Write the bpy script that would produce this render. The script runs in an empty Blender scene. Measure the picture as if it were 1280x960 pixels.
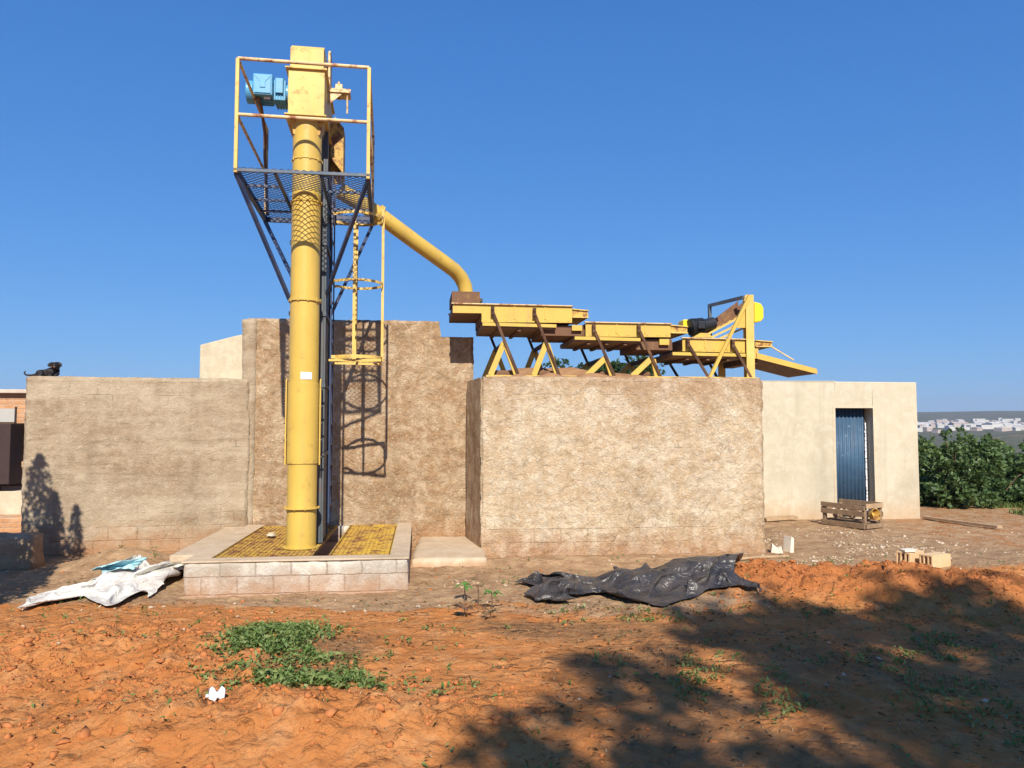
import bpy, bmesh, math, random
import numpy as np
from mathutils import Matrix, Vector
random.seed(7)
R = math.radians
SC = bpy.context.scene
COL = SC.collection

# ---------------------------------------------------------------- camera, sky, sun, exposure
EYE = 1.9
PITCH = R(3.28)
FPX = 960.0                                   # focal length in pixels of a 1280 wide frame
SUN_EL, SUN_AZ = R(38.5), R(7.0)              # sun behind the camera, a touch to the right
cam_d = bpy.data.cameras.new('camera')
cam = bpy.data.objects.new('camera', cam_d)
COL.objects.link(cam)
cam.location = (0, 0, EYE)
cam.rotation_euler = (math.pi / 2 + PITCH, 0, 0)
cam_d.sensor_width = 36.0
cam_d.lens = 27.0
cam_d.clip_start = 0.05
cam_d.clip_end = 20000
SC.camera = cam

W = bpy.data.worlds.new('World')
SC.world = W
W.use_nodes = True
nt = W.node_tree
bg = nt.nodes['Background']
sky = nt.nodes.new('ShaderNodeTexSky')
sky.sky_type = 'NISHITA'
sky.sun_disc = False
sky.sun_elevation = SUN_EL
sky.sun_rotation = math.pi - SUN_AZ
sky.altitude = 600
sky.air_density = 1.0
sky.dust_density = 0.15
sky.ozone_density = 3.0
sep = nt.nodes.new('ShaderNodeSeparateColor'); comb = nt.nodes.new('ShaderNodeCombineColor')
nt.links.new(sky.outputs[0], sep.inputs[0])
for i, (g, k) in enumerate(((.90, .325), (.63, .96), (.45, 2.36))):      # film response of the phone to the clear sky, per channel
    pw = nt.nodes.new('ShaderNodeMath'); pw.operation = 'POWER'; pw.inputs[1].default_value = g
    ml = nt.nodes.new('ShaderNodeMath'); ml.operation = 'MULTIPLY'; ml.inputs[1].default_value = k
    nt.links.new(sep.outputs[i], pw.inputs[0]); nt.links.new(pw.outputs[0], ml.inputs[0]); nt.links.new(ml.outputs[0], comb.inputs[i])
nt.links.new(comb.outputs[0], bg.inputs['Color'])
bg.inputs['Strength'].default_value = 0.10

sd = bpy.data.lights.new('sun', 'SUN')
sun = bpy.data.objects.new('sun', sd)
COL.objects.link(sun)
sd.energy = 4.7
sd.angle = R(0.53)
sd.color = (1.0, 0.93, 0.80)
SUN_DIR = Vector((math.sin(SUN_AZ) * math.cos(SUN_EL), -math.cos(SUN_AZ) * math.cos(SUN_EL), math.sin(SUN_EL)))
sun.rotation_euler = SUN_DIR.to_track_quat('Z', 'Y').to_euler()
sun.location = (2, -20, 30)

SC.view_settings.view_transform = 'Standard'
SC.view_settings.look = 'None'
SC.view_settings.exposure = 0.56
SC.view_settings.gamma = 1
SC.view_settings.use_curve_mapping = False
SC.render.engine = 'CYCLES'
SC.cycles.max_bounces = 6
SC.cycles.use_denoising = True

# ---------------------------------------------------------------- helpers
cp, sp = math.cos(PITCH), math.sin(PITCH)
def ray(px, py):
    a, b = (px - 640) / FPX, (480 - py) / FPX
    return Vector((a, cp - b * sp, sp + b * cp))
def at(px, py, Y):
    """the place at distance Y (metres north of the camera) seen at a photo pixel"""
    d = ray(px, py)
    return Vector((0, 0, EYE)) + d * (Y / d.y)
def gnd(px, py, z=0.0):
    d = ray(px, py)
    return Vector((0, 0, EYE)) + d * ((z - EYE) / d.z)
class Frame:
    """local frame of a thing: origin, turn about z; on(px,py,ly) meets the local plane y=ly"""
    def __init__(s, o, rot):
        s.o, s.rot = Vector(o), rot
        s.u = Vector((math.cos(rot), math.sin(rot), 0)); s.v = Vector((-math.sin(rot), math.cos(rot), 0))
    def loc(s, p):
        d = Vector(p) - s.o
        return Vector((d.dot(s.u), d.dot(s.v), d.z))
    def wld(s, p):
        return s.o + s.u * p[0] + s.v * p[1] + Vector((0, 0, p[2]))
    def on(s, px, py, ly=0.0):
        d = ray(px, py); e = Vector((0, 0, EYE))
        t = (ly - (e - s.o).dot(s.v)) / d.dot(s.v)
        return s.loc(e + d * t)

def h2(ix, iy, seed):
    n = (ix.astype(np.int64) * 374761393 + iy.astype(np.int64) * 668265263 + seed * 1442695041) & 0xFFFFFFFF
    n = ((n ^ (n >> 13)) * 1274126177) & 0xFFFFFFFF
    n = (n ^ (n >> 16)) & 0xFFFFFFFF
    return n / 4294967295.0
def vn(x, y, seed=0):
    x = np.asarray(x, float); y = np.asarray(y, float)
    ix, iy = np.floor(x), np.floor(y)
    fx, fy = x - ix, y - iy
    fx = fx * fx * (3 - 2 * fx); fy = fy * fy * (3 - 2 * fy)
    a = h2(ix, iy, seed); b = h2(ix + 1, iy, seed); c = h2(ix, iy + 1, seed); d = h2(ix + 1, iy + 1, seed)
    return (a * (1 - fx) + b * fx) * (1 - fy) + (c * (1 - fx) + d * fx) * fy
def fbm(x, y, seed=0, octv=4):
    s = 0; am = .5; x = np.asarray(x, float); y = np.asarray(y, float)
    for k in range(octv):
        s = s + am * (vn(x, y, seed + k) * 2 - 1); x = x * 2.03 + 17.1; y = y * 2.03 + 3.7; am *= .5
    return s
def clods(x, y, f, seed):
    """broken earth: every lump its own height and tilt, with a crisp edge"""
    x = np.asarray(x, float) * f; y = np.asarray(y, float) * f
    ix, iy = np.floor(x), np.floor(y); best = np.full(x.shape, 9.); hh = np.zeros(x.shape)
    for dx in (-1, 0, 1):
        for dy in (-1, 0, 1):
            cx, cy = ix + dx, iy + dy
            px, py = cx + h2(cx, cy, seed), cy + h2(cx, cy, seed + 1)
            d = (x - px) ** 2 + (y - py) ** 2
            r = h2(cx, cy, seed + 2); tilt = (x - px) * (h2(cx, cy, seed + 3) - .5) + (y - py) * (h2(cx, cy, seed + 4) - .5)
            m = d < best; best = np.where(m, d, best)
            hh = np.where(m, r ** 2 * np.clip(1.15 - 1.5 * d, 0, 1) + tilt * 1.1 * r, hh)
    return hh
def sstep(a, b, x):
    t = np.clip((np.asarray(x, float) - a) / (b - a), 0, 1)
    return t * t * (3 - 2 * t)

def link(o, parent=None):
    COL.objects.link(o)
    if parent is not None: o.parent = parent
    return o
def tag(o, label=None, cat=None, group=None, kind=None):
    if label: o['label'] = label
    if cat: o['category'] = cat
    if group: o['group'] = group
    if kind: o['kind'] = kind
    return o
def empty(name, loc, rot=0.0, label=None, cat=None, group=None):
    o = bpy.data.objects.new(name, None)
    o.location = loc; o.rotation_euler = (0, 0, rot); o.empty_display_size = .2
    link(o)
    return tag(o, label, cat, group)
def mesh_obj(name, V, F, m, parent=None, smooth=False, loc=None, rot=None):
    me = bpy.data.meshes.new(name)
    V = np.asarray(V, np.float32).reshape(-1, 3)
    if isinstance(F, np.ndarray):
        n, k = F.shape
        me.vertices.add(len(V)); me.vertices.foreach_set('co', V.ravel())
        me.loops.add(n * k); me.loops.foreach_set('vertex_index', F.astype(np.int32).ravel())
        me.polygons.add(n)
        me.polygons.foreach_set('loop_start', np.arange(0, n * k, k, dtype=np.int32))
        me.polygons.foreach_set('loop_total', np.full(n, k, np.int32))
        me.update(calc_edges=True); me.validate()
    else:
        me.from_pydata(V.tolist(), [], F)
    if smooth:
        me.polygons.foreach_set('use_smooth', np.ones(len(me.polygons), bool))
    me.materials.append(m)
    o = bpy.data.objects.new(name, me)
    if loc is not None: o.location = loc
    if rot is not None: o.rotation_euler = rot
    return link(o, parent)

class MB:
    def __init__(s): s.bm = bmesh.new()
    def box(s, c, d, rot=None):
        M = Matrix.Translation(Vector(c)) @ (rot.to_4x4() if rot else Matrix.Identity(4)) @ Matrix.Diagonal((d[0], d[1], d[2], 1))
        bmesh.ops.create_cube(s.bm, size=1, matrix=M); return s
    def bx(s, x0, x1, y0, y1, z0, z1):
        return s.box(((x0 + x1) / 2, (y0 + y1) / 2, (z0 + z1) / 2), (abs(x1 - x0), abs(y1 - y0), abs(z1 - z0)))
    def bar(s, a, b, w, h=None, up=(0, 0, 1)):
        a, b = Vector(a), Vector(b); h = h or w
        x = (b - a).normalized(); up = Vector(up)
        if abs(x.dot(up)) > .98: up = Vector((0, 1, 0))
        y = up.cross(x).normalized(); z = x.cross(y)
        return s.box((a + b) / 2, ((b - a).length, w, h), Matrix((x, y, z)).transposed())
    def cyl(s, a, b, r, r2=None, n=20, caps=True):
        a, b = Vector(a), Vector(b)
        q = (b - a).to_track_quat('Z', 'Y').to_matrix().to_4x4()
        bmesh.ops.create_cone(s.bm, cap_ends=caps, segments=n, radius1=r, radius2=r if r2 is None else r2, depth=(b - a).length,
                              matrix=Matrix.Translation((a + b) / 2) @ q); return s
    def tube(s, pts, r, n=10, closed=False, caps=True):
        pts = [Vector(p) for p in pts]; N = len(pts); rings = []
        rr = r if isinstance(r, (list, tuple)) else [r] * N
        up = None
        for i, p in enumerate(pts):
            t = (pts[(i + 1) % N] - pts[i - 1]) if (closed or 0 < i < N - 1) else (pts[1] - pts[0] if i == 0 else pts[-1] - pts[-2])
            t.normalize()
            if up is None:
                up = Vector((0, 0, 1)) if abs(t.z) < .9 else Vector((0, 1, 0))
            x = up.cross(t).normalized(); up = t.cross(x).normalized()
            rings.append([s.bm.verts.new(p + (x * math.cos(k * 2 * math.pi / n) + up * math.sin(k * 2 * math.pi / n)) * rr[i]) for k in range(n)])
        for i in range(N if closed else N - 1):
            A, B = rings[i], rings[(i + 1) % N]
            for k in range(n): s.bm.faces.new((A[k], A[(k + 1) % n], B[(k + 1) % n], B[k]))
        if caps and not closed:
            s.bm.faces.new(rings[0][::-1]); s.bm.faces.new(rings[-1])
        return s
    def prism(s, poly, axis, a0, a1):
        """poly: 2-D outline, pushed along axis ('y': poly is x,z; 'x': poly is y,z; 'z': poly is x,y)"""
        def P(p, a): return {'y': (p[0], a, p[1]), 'x': (a, p[0], p[1]), 'z': (p[0], p[1], a)}[axis]
        A = [s.bm.verts.new(P(p, a0)) for p in poly]; B = [s.bm.verts.new(P(p, a1)) for p in poly]
        n = len(poly)
        fs = [s.bm.faces.new(A), s.bm.faces.new(B[::-1])]
        for k in range(n): fs.append(s.bm.faces.new((A[k], B[k], B[(k + 1) % n], A[(k + 1) % n])))
        bmesh.ops.recalc_face_normals(s.bm, faces=fs)
        return s
    def lathe(s, prof, n=28, c=(0, 0, 0)):
        rings = [[s.bm.verts.new((c[0] + r * math.cos(k * 2 * math.pi / n), c[1] + r * math.sin(k * 2 * math.pi / n), c[2] + z)) for k in range(n)] for r, z in prof]
        for A, B in zip(rings, rings[1:]):
            for k in range(n): s.bm.faces.new((A[k], A[(k + 1) % n], B[(k + 1) % n], B[k]))
        return s
    def build(s, name, m, parent=None, bevel=0, smooth=False, loc=None, rot=None):
        me = bpy.data.meshes.new(name)
        bmesh.ops.recalc_face_normals(s.bm, faces=s.bm.faces)
        s.bm.to_mesh(me); s.bm.free(); me.materials.append(m)
        if smooth:
            me.polygons.foreach_set('use_smooth', np.ones(len(me.polygons), bool))
            try: me.set_sharp_from_angle(angle=R(35))
            except Exception: pass
        o = bpy.data.objects.new(name, me)
        if loc is not None: o.location = loc
        if rot is not None: o.rotation_euler = rot
        link(o, parent)
        if bevel:
            b = o.modifiers.new('bevel', 'BEVEL'); b.width = bevel; b.segments = 2; b.limit_method = 'ANGLE'; b.angle_limit = R(40)
        return o

# ---------------------------------------------------------------- materials
class NT:
    def __init__(s, name):
        s.m = bpy.data.materials.new(name); s.m.use_nodes = True
        s.t = s.m.node_tree; s.b = s.t.nodes['Principled BSDF']; s.out = s.t.nodes['Material Output']
        s.tc = s.t.nodes.new('ShaderNodeTexCoord')
        s.co = s.tc.outputs['Object']
    def n(s, typ, **kw):
        nd = s.t.nodes.new('ShaderNode' + typ)
        for k, v in kw.items():
            if k.startswith('i_'):
                key = k[2:].replace('_', ' ')
                nd.inputs[int(key) if key.isdigit() else key].default_value = v
            else: setattr(nd, k, v)
        return nd
    def l(s, a, b): s.t.links.new(a, b)
    def val(s, sock, v):
        if hasattr(v, 'links'): s.l(v, sock)
        else: sock.default_value = v
    def noise(s, scale, detail=5, rough=.55, dist=0, vec=None, stretch=None):
        nd = s.n('TexNoise'); nd.inputs['Scale'].default_value = scale; nd.inputs['Detail'].default_value = detail
        nd.inputs['Roughness'].default_value = rough; nd.inputs['Distortion'].default_value = dist
        v = vec or s.co
        if stretch:
            mp = s.n('Mapping'); mp.inputs['Scale'].default_value = stretch; s.l(v, mp.inputs['Vector']); v = mp.outputs[0]
        s.l(v, nd.inputs['Vector']); return nd.outputs['Fac']
    def ramp(s, fac, a, b, ca=(0, 0, 0, 1), cb=(1, 1, 1, 1)):
        nd = s.n('ValToRGB'); e = nd.color_ramp.elements
        e[0].position, e[1].position = a, b; e[0].color, e[1].color = ca, cb
        s.l(fac, nd.inputs[0]); return nd.outputs[0]
    def mix(s, fac, a, b, mode='MIX'):
        nd = s.n('MixRGB', blend_type=mode)
        s.val(nd.inputs[0], fac)
        for i, c in ((1, a), (2, b)):
            if hasattr(c, 'links'): s.l(c, nd.inputs[i])
            else: nd.inputs[i].default_value = (*c, 1) if len(c) == 3 else c
        return nd.outputs[0]
    def math(s, op, a, b=0.0):
        nd = s.n('Math', operation=op); s.val(nd.inputs[0], a); s.val(nd.inputs[1], b); return nd.outputs[0]
    def sep(s):
        nd = s.n('SeparateXYZ'); s.l(s.co, nd.inputs[0]); return nd.outputs
    def bump(s, h, strength, dist, prev=None):
        nd = s.n('Bump'); nd.inputs['Strength'].default_value = strength; nd.inputs['Distance'].default_value = dist
        s.l(h, nd.inputs['Height'])
        if prev is not None: s.l(prev, nd.inputs['Normal'])
        return nd.outputs[0]
    def done(s, col=None, rough=.8, normal=None, metal=0, spec=.3):
        if col is not None: s.val(s.b.inputs['Base Color'], col if hasattr(col, 'links') else (*col, 1))
        s.val(s.b.inputs['Roughness'], rough); s.b.inputs['Metallic'].default_value = metal
        s.b.inputs['Specular IOR Level'].default_value = spec
        if normal is not None: s.l(normal, s.b.inputs['Normal'])
        return s.m

def paint(name, c, c2, rust=(.16, .06, .03), amount=.12, rough=.45, spec=.4):
    n = NT(name)
    a = n.noise(2.2, 5); col = n.mix(n.ramp(a, .3, .7), c, c2)
    r = n.noise(9, 7, .65); k = n.ramp(r, .62 - amount * .6, .70 - amount * .4)
    col = n.mix(n.math('MULTIPLY', k, min(1, amount * 5)), col, rust)
    d = n.noise(1.3, 4, .6, 0, None, (4, 4, .5)); col = n.mix(n.math('MULTIPLY', n.ramp(d, .5, .75), .32), col, (.36, .23, .12))
    rg = n.math('ADD', n.math('MULTIPLY', r, .25), rough - .1)
    return n.done(col, rg, n.bump(n.noise(30, 3), .08, .01), spec=spec)
def plain(name, c, c2=None, rough=.7, scale=6, bump=.15, spec=.3, metal=0):
    n = NT(name)
    c2 = c2 or tuple(v * .7 for v in c)
    a = n.noise(scale, 6, .6)
    return n.done(n.mix(n.ramp(a, .32, .68), c, c2), rough, n.bump(n.noise(scale * 6, 5), bump, .01), spec=spec, metal=metal)
def masonry(name, ca, cb, cc, mortar, rough_cast=.6, block_vis=.5, bands=0, stain=(.42, .2, .09), stain_h=.5, bw=.4, bh=.2, pale=.3, cracks=.3, low=0, top=None):
    n = NT(name)
    x, y, z = n.sep()
    uv = n.n('CombineXYZ'); n.l(n.math('ADD', x, y), uv.inputs[0]); n.l(z, uv.inputs[1])
    wob = n.noise(3.5, 4, .6)
    uv2 = n.n('VectorMath', operation='ADD'); n.l(uv.outputs[0], uv2.inputs[0])
    wc = n.n('CombineXYZ'); n.l(n.math('MULTIPLY', n.math('SUBTRACT', wob, .5), .04), wc.inputs[0]); n.l(n.math('MULTIPLY', n.math('SUBTRACT', n.noise(4.5, 4, .6), .5), .035), wc.inputs[1])
    n.l(wc.outputs[0], uv2.inputs[1])
    br = n.n('TexBrick'); n.l(uv2.outputs[0], br.inputs['Vector'])
    br.inputs['Scale'].default_value = 1; br.inputs['Brick Width'].default_value = bw; br.inputs['Row Height'].default_value = bh
    br.inputs['Mortar Size'].default_value = .010; br.inputs['Mortar Smooth'].default_value = .6; br.inputs['Bias'].default_value = 0
    br.inputs['Color1'].default_value = (.35, .35, .35, 1); br.inputs['Color2'].default_value = (.65, .65, .65, 1); br.inputs['Mortar'].default_value = (.5, .5, .5, 1)
    f = br.outputs['Fac']
    vis = n.ramp(n.noise(1.1, 6, .65), .62 - block_vis * .32, .74 - block_vis * .22)
    if low: vis = n.math('MAXIMUM', vis, n.math('MULTIPLY', n.ramp(n.math('ADD', z, n.math('MULTIPLY', n.math('SUBTRACT', wob, .5), .35)), low * .75, low, (1, 1, 1, 1), (0, 0, 0, 1)), n.math('ADD', .15, n.math('MULTIPLY', n.ramp(n.noise(1.9, 5, .65), .42, .58), .7))))
    lines = n.math('MULTIPLY', f, n.math('MULTIPLY', vis, 1.0 if block_vis else 0.0))
    big = n.noise(.9, 6, .62, .4); mid = n.noise(5, 8, .68, .6); fin = n.noise(32, 6, .7, .3)
    col = n.mix(n.ramp(big, .36, .64), ca, cb)
    col = n.mix(n.math('MULTIPLY', n.ramp(mid, .46, .62), .62), col, cc)
    pt = n.noise(1.7, 8, .74, .7); col = n.mix(n.math('MULTIPLY', n.ramp(pt, .56, .66), .5 * rough_cast), col, tuple(v * .70 for v in ca))
    blotch = n.noise(.7, 5, .6, .5, None, (1, 1, .8)); col = n.mix(n.math('MULTIPLY', n.ramp(blotch, .50, .66), .42), col, tuple(v * .74 for v in ca))
    if block_vis: col = n.mix(n.math('MULTIPLY', vis, .45), col, br.outputs['Color'], 'OVERLAY')
    if top:
        tz = n.math('ADD', n.math('DIVIDE', z, top), n.math('MULTIPLY', n.math('SUBTRACT', n.noise(1.4, 6, .65, .3, None, (1, 1, .5)), .5), 1.1))
        col = n.mix(n.math('MULTIPLY', n.ramp(tz, .72, 1.02), .55), col, (.40, .22, .11))
    if bands:
        fb_ = n.noise(3, 7, .7, .5, None, (1, 1, 7)); col = n.mix(n.math('MULTIPLY', n.ramp(fb_, .5, .68), .55), col, tuple(v * .62 for v in ca))
        hb = n.noise(1.1, 4, .6, .2, None, (.35, .35, 3.2)); col = n.mix(n.math('MULTIPLY', n.ramp(hb, .42, .62), bands), col, cc)
    vs = n.noise(1.6, 4, .6, .2, None, (2.2, 2.2, .25)); col = n.mix(n.math('MULTIPLY', n.ramp(vs, .52, .74), .35), col, tuple(v * .62 for v in ca))
    ps = n.ramp(n.noise(1.25, 9, .76, .35), .50, .60); col = n.mix(n.math('MULTIPLY', ps, pale * .85), col, cc)
    cr = n.ramp(fin, .57, .66); col = n.mix(n.math('MULTIPLY', cr, pale), col, tuple(min(.85, v * 1.55) for v in cc))
    dk = n.ramp(n.noise(14, 8, .74, 1.4), .58, .67); col = n.mix(n.math('MULTIPLY', dk, cracks), col, tuple(v * .38 for v in cb))
    col = n.mix(n.math('MULTIPLY', lines, .55), col, mortar)
    zz = n.math('SUBTRACT', 1, n.math('DIVIDE', n.math('ADD', z, n.math('MULTIPLY', n.math('SUBTRACT', mid, .5), stain_h * 1.6)), stain_h))
    zc = n.n('Clamp'); n.l(zz, zc.inputs[0])
    col = n.mix(n.math('MULTIPLY', zc.outputs[0], .6), col, stain)
    b1 = n.bump(n.noise(9, 8, .72, 1.6), rough_cast, .06)
    b2 = n.bump(fin, min(1, rough_cast * 1.0), .022, b1)
    vo = n.n('TexVoronoi', feature='DISTANCE_TO_EDGE'); vo.inputs['Scale'].default_value = 1.3
    wv = n.n('VectorMath', operation='ADD'); n.l(n.co, wv.inputs[0]); cw_ = n.n('CombineXYZ')
    for q in range(3): n.l(n.math('MULTIPLY', n.noise(2.5 + q, 6, .7), .5), cw_.inputs[q])
    n.l(cw_.outputs[0], wv.inputs[1]); n.l(wv.outputs[0], vo.inputs['Vector'])
    ck_ = n.math('MULTIPLY', n.ramp(vo.outputs[0], .0, .008, (1, 1, 1, 1), (0, 0, 0, 1)), n.ramp(n.noise(.9, 3), .50, .60))
    col = n.mix(n.math('MULTIPLY', ck_, 1.1 * min(.5, max(0, cracks - .1))), col, tuple(v * .35 for v in cb))
    b2 = n.bump(n.math('MULTIPLY', ck_, -1.0), min(.6, max(0.0, cracks - .1) * 1.5), .02, b2)
    inv = n.math('MULTIPLY', lines, -1.0)
    b3 = n.bump(inv, .6, .02, b2)
    return n.done(col, .92, b3, spec=.15)

M = {}
M['yellow'] = paint('yellow_paint', (.62, .42, .085), (.55, .365, .07), amount=.05, rough=.42)
M['yellow_pale'] = paint('faded_yellow_paint', (.72, .50, .14), (.60, .39, .09), amount=.10, rough=.5)
M['yellow_rusty'] = paint('rusty_yellow_paint', (.62, .40, .08), (.50, .28, .07), amount=.25, rough=.6)
M['yellow_bright'] = paint('bright_yellow_paint', (.86, .66, .02), (.80, .58, .02), amount=.02, rough=.35)
M['cream_rail'] = paint('cream_rail_paint', (.72, .58, .32), (.62, .42, .2), rust=(.3, .12, .05), amount=.2, rough=.55)
M['rust'] = paint('rusty_steel', (.18, .095, .055), (.135, .068, .042), rust=(.26, .15, .06), amount=.15, rough=.75, spec=.2)
M['dark_rust'] = paint('dark_rusty_steel', (.085, .042, .026), (.06, .032, .022), rust=(.2, .09, .04), amount=.12, rough=.75, spec=.2)
M['navy'] = paint('navy_paint', (.025, .05, .12), (.035, .06, .14), amount=.02, rough=.5)
M['edge_grey'] = paint('blue_grey_edge_paint', (.07, .11, .16), (.06, .09, .14), amount=.05, rough=.5)
M['slate'] = paint('slate_grey_shade_and_paint', (.085, .10, .115), (.07, .08, .09), amount=.06, rough=.5)  # dark slate also carries the shade on the elevator's rear casing
M['blue_motor'] = paint('blue_enamel', (.08, .30, .52), (.10, .34, .55), amount=.02, rough=.35)
M['black_motor'] = plain('black_enamel', (.018, .02, .025), (.03, .03, .035), .4)
M['white_sticker'] = plain('white_sticker', (.8, .8, .82), (.6, .6, .72), .4)
M['dark_bolt'] = plain('dark_bolt_steel', (.08, .07, .06), None, .5)
M['wood'] = plain('old_timber', (.30, .20, .12), (.18, .115, .07), .85, 9, .4)
M['wood_pale'] = plain('pale_timber', (.46, .32, .19), (.33, .21, .12), .85, 9, .4)
M['grate_rusty'] = paint('rust_brown_grating', (.46, .28, .05), (.34, .19, .04), amount=.25, rough=.8)
M['grate'] = paint('rusty_yellow_grating', (.52, .33, .04), (.40, .22, .04), amount=.22, rough=.7)
M['wall_left'] = masonry('brown_scraped_render', (.30, .215, .14), (.375, .28, .185), (.48, .39, .28), (.20, .14, .09), .5, .16, .75, pale=.35, cracks=.35, low=.42)
M['wall_tall'] = masonry('brown_rough_render', (.40, .24, .13), (.50, .335, .20), (.70, .55, .38), (.28, .18, .10), .95, .10, 0, pale=.5, cracks=.45)
M['wall_block'] = masonry('pale_rough_render', (.60, .425, .26), (.69, .53, .345), (.80, .69, .52), (.36, .24, .15), .95, .22, 0, pale=.6, cracks=.5, low=.58, top=2.67)
M['plinth'] = masonry('grey_block_render', (.42, .36, .285), (.52, .465, .385), (.64, .60, .53), (.24, .16, .11), .45, .95, 0, stain_h=.3, pale=.3)
M['ledge'] = masonry('cement_screed', (.48, .36, .24), (.53, .41, .285), (.60, .48, .35), (.4, .3, .2), .3, .0, 0, stain_h=.12, pale=.2, cracks=.15)
M['cream'] = masonry('cream_plaster', (.47, .41, .30), (.53, .47, .35), (.58, .525, .41), (.5, .42, .3), .10, .0, 0, stain=(.46, .29, .16), stain_h=.5, pale=.12, cracks=.02)
M['cream_old'] = masonry('old_cream_plaster', (.50, .42, .30), (.58, .50, .36), (.64, .56, .42), (.4, .33, .24), .2, .1, 0, pale=.1, cracks=.2)
M['brick'] = masonry('orange_brick', (.48, .24, .12), (.55, .30, .16), (.58, .36, .22), (.5, .42, .33), .3, .95, 0, bw=.22, bh=.08)
M['fired_clay'] = plain('pale_fired_clay', (.66, .47, .27), (.58, .38, .2), .9, 8, .3)
M['fired_clay_top'] = plain('pale_cement_face', (.74, .66, .54), (.66, .56, .44), .9, 8, .3)
M['shade_and_frame'] = plain('dark_brown_shade_and_frame', (.055, .033, .03), (.04, .026, .024), .8, 4)  # dark brown stands for porch shade; the window frame shares it
n_ = NT('pale_stone'); ge_ = n_.n('NewGeometry')
M['stone_pale'] = n_.done(n_.mix(n_.math('MULTIPLY', n_.noise(14, 5), .4), n_.mix(ge_.outputs['Random Per Island'], (.30, .20, .12), (.66, .57, .44)), (.40, .29, .19)), .9, n_.bump(n_.noise(60, 4), .4, .01), spec=.2)
M['clod'] = plain('orange_earth_clod', (.47, .18, .065), (.38, .13, .044), .95, 5, .6, spec=.1)
M['black_sheet'] = None
M['paper'] = plain('white_litter', (.8, .78, .78), (.55, .58, .68), .5, 22, .1)
M['tan_slab'] = plain('tan_roof_slab', (.62, .50, .40), None, .85)
M['glass_pale'] = plain('dusty_window_pane', (.46, .44, .40), (.40, .37, .33), .25, 2, .02, .5)
M['bark'] = plain('grey_bark', (.16, .11, .07), (.09, .06, .04), .95, 14, .8)
M['fur'] = plain('black_dog_fur', (.012, .011, .013), (.03, .024, .022), .6, 30, .3)
M['fur_tan'] = plain('tan_dog_fur', (.20, .11, .06), None, .7, 30, .3)
M['eye'] = plain('dark_eye', (.01, .008, .006), None, .15, 5, 0)

def leafmat(name, c, c2, tr=.3, rough=.5):
    n = NT(name)
    oi = n.n('NewGeometry')
    col = n.mix(oi.outputs['Random Per Island'], c, c2)
    n.done(col, rough, spec=.35)
    t = n.n('BsdfTranslucent'); n.l(n.mix(.5, col, (.25, .32, .04)), t.inputs[0])
    mx = n.n('MixShader'); mx.inputs[0].default_value = tr
    n.l(n.b.outputs[0], mx.inputs[1]); n.l(t.outputs[0], mx.inputs[2]); n.l(mx.outputs[0], n.out.inputs[0])
    return n.m
M['leaf'] = leafmat('dark_green_leaves', (.04, .085, .025), (.13, .20, .075))
M['leaf_mid'] = leafmat('mid_green_leaves', (.06, .11, .03), (.15, .21, .07))
M['leaf_fine'] = leafmat('acacia_leaves', (.03, .07, .02), (.07, .12, .04))
M['leaf_bright'] = leafmat('bright_seedling_leaves', (.07, .19, .035), (.12, .26, .06))
M['leaf_dry'] = leafmat('dry_brown_leaves', (.09, .05, .03), (.16, .09, .05), .1, .8)
M['grass'] = leafmat('green_grass_blades', (.085, .165, .035), (.25, .30, .10), .3)
M['straw'] = leafmat('dry_straw', (.34, .24, .12), (.55, .43, .26), .15, .8)

n = NT('black_plastic_sheet')
M['black_sheet'] = n.done(n.mix(n.math('MULTIPLY', n.ramp(n.noise(4, 6, .65), .4, .7), .6), (.026, .025, .028), (.13, .105, .085)), .34,
                          n.bump(n.noise(9, 2, .4, 2.0), .3, .03, n.bump(n.noise(4, 3, .5, 3.), .6, .08)), spec=.5)
n = NT('white_tarpaulin')
M['white_sheet'] = n.done(n.mix(n.math('MULTIPLY', n.ramp(n.noise(2.6, 6, .65), .44, .62), .75), (.72, .69, .62), (.36, .32, .30)), .6,
                          n.bump(n.noise(14, 5, .6, 1.5), .45, .03, n.bump(n.noise(5, 4, .6, 2.), .4, .06)), spec=.3)
n = NT('pale_blue_sheet')
M['blue_sheet'] = n.done(n.mix(n.ramp(n.noise(5, 5), .4, .7), (.36, .62, .68), (.55, .74, .76)), .55, n.bump(n.noise(12, 5, .6, 1.5), .45, .03), spec=.3)
n = NT('blue_corrugated_iron')
col = n.mix(n.ramp(n.noise(2.5, 5), .35, .7), (.035, .08, .145), (.055, .115, .19))
col = n.mix(n.math('MULTIPLY', n.ramp(n.noise(11, 7, .7), .62, .68), .5), col, (.35, .42, .5))
col = n.mix(n.math('MULTIPLY', n.ramp(n.noise(2, 4, .6, 0, None, (6, 6, .4)), .55, .75), .35), col, (.12, .10, .09))
M['blue_iron'] = n.done(col, .5, spec=.4)

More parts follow.
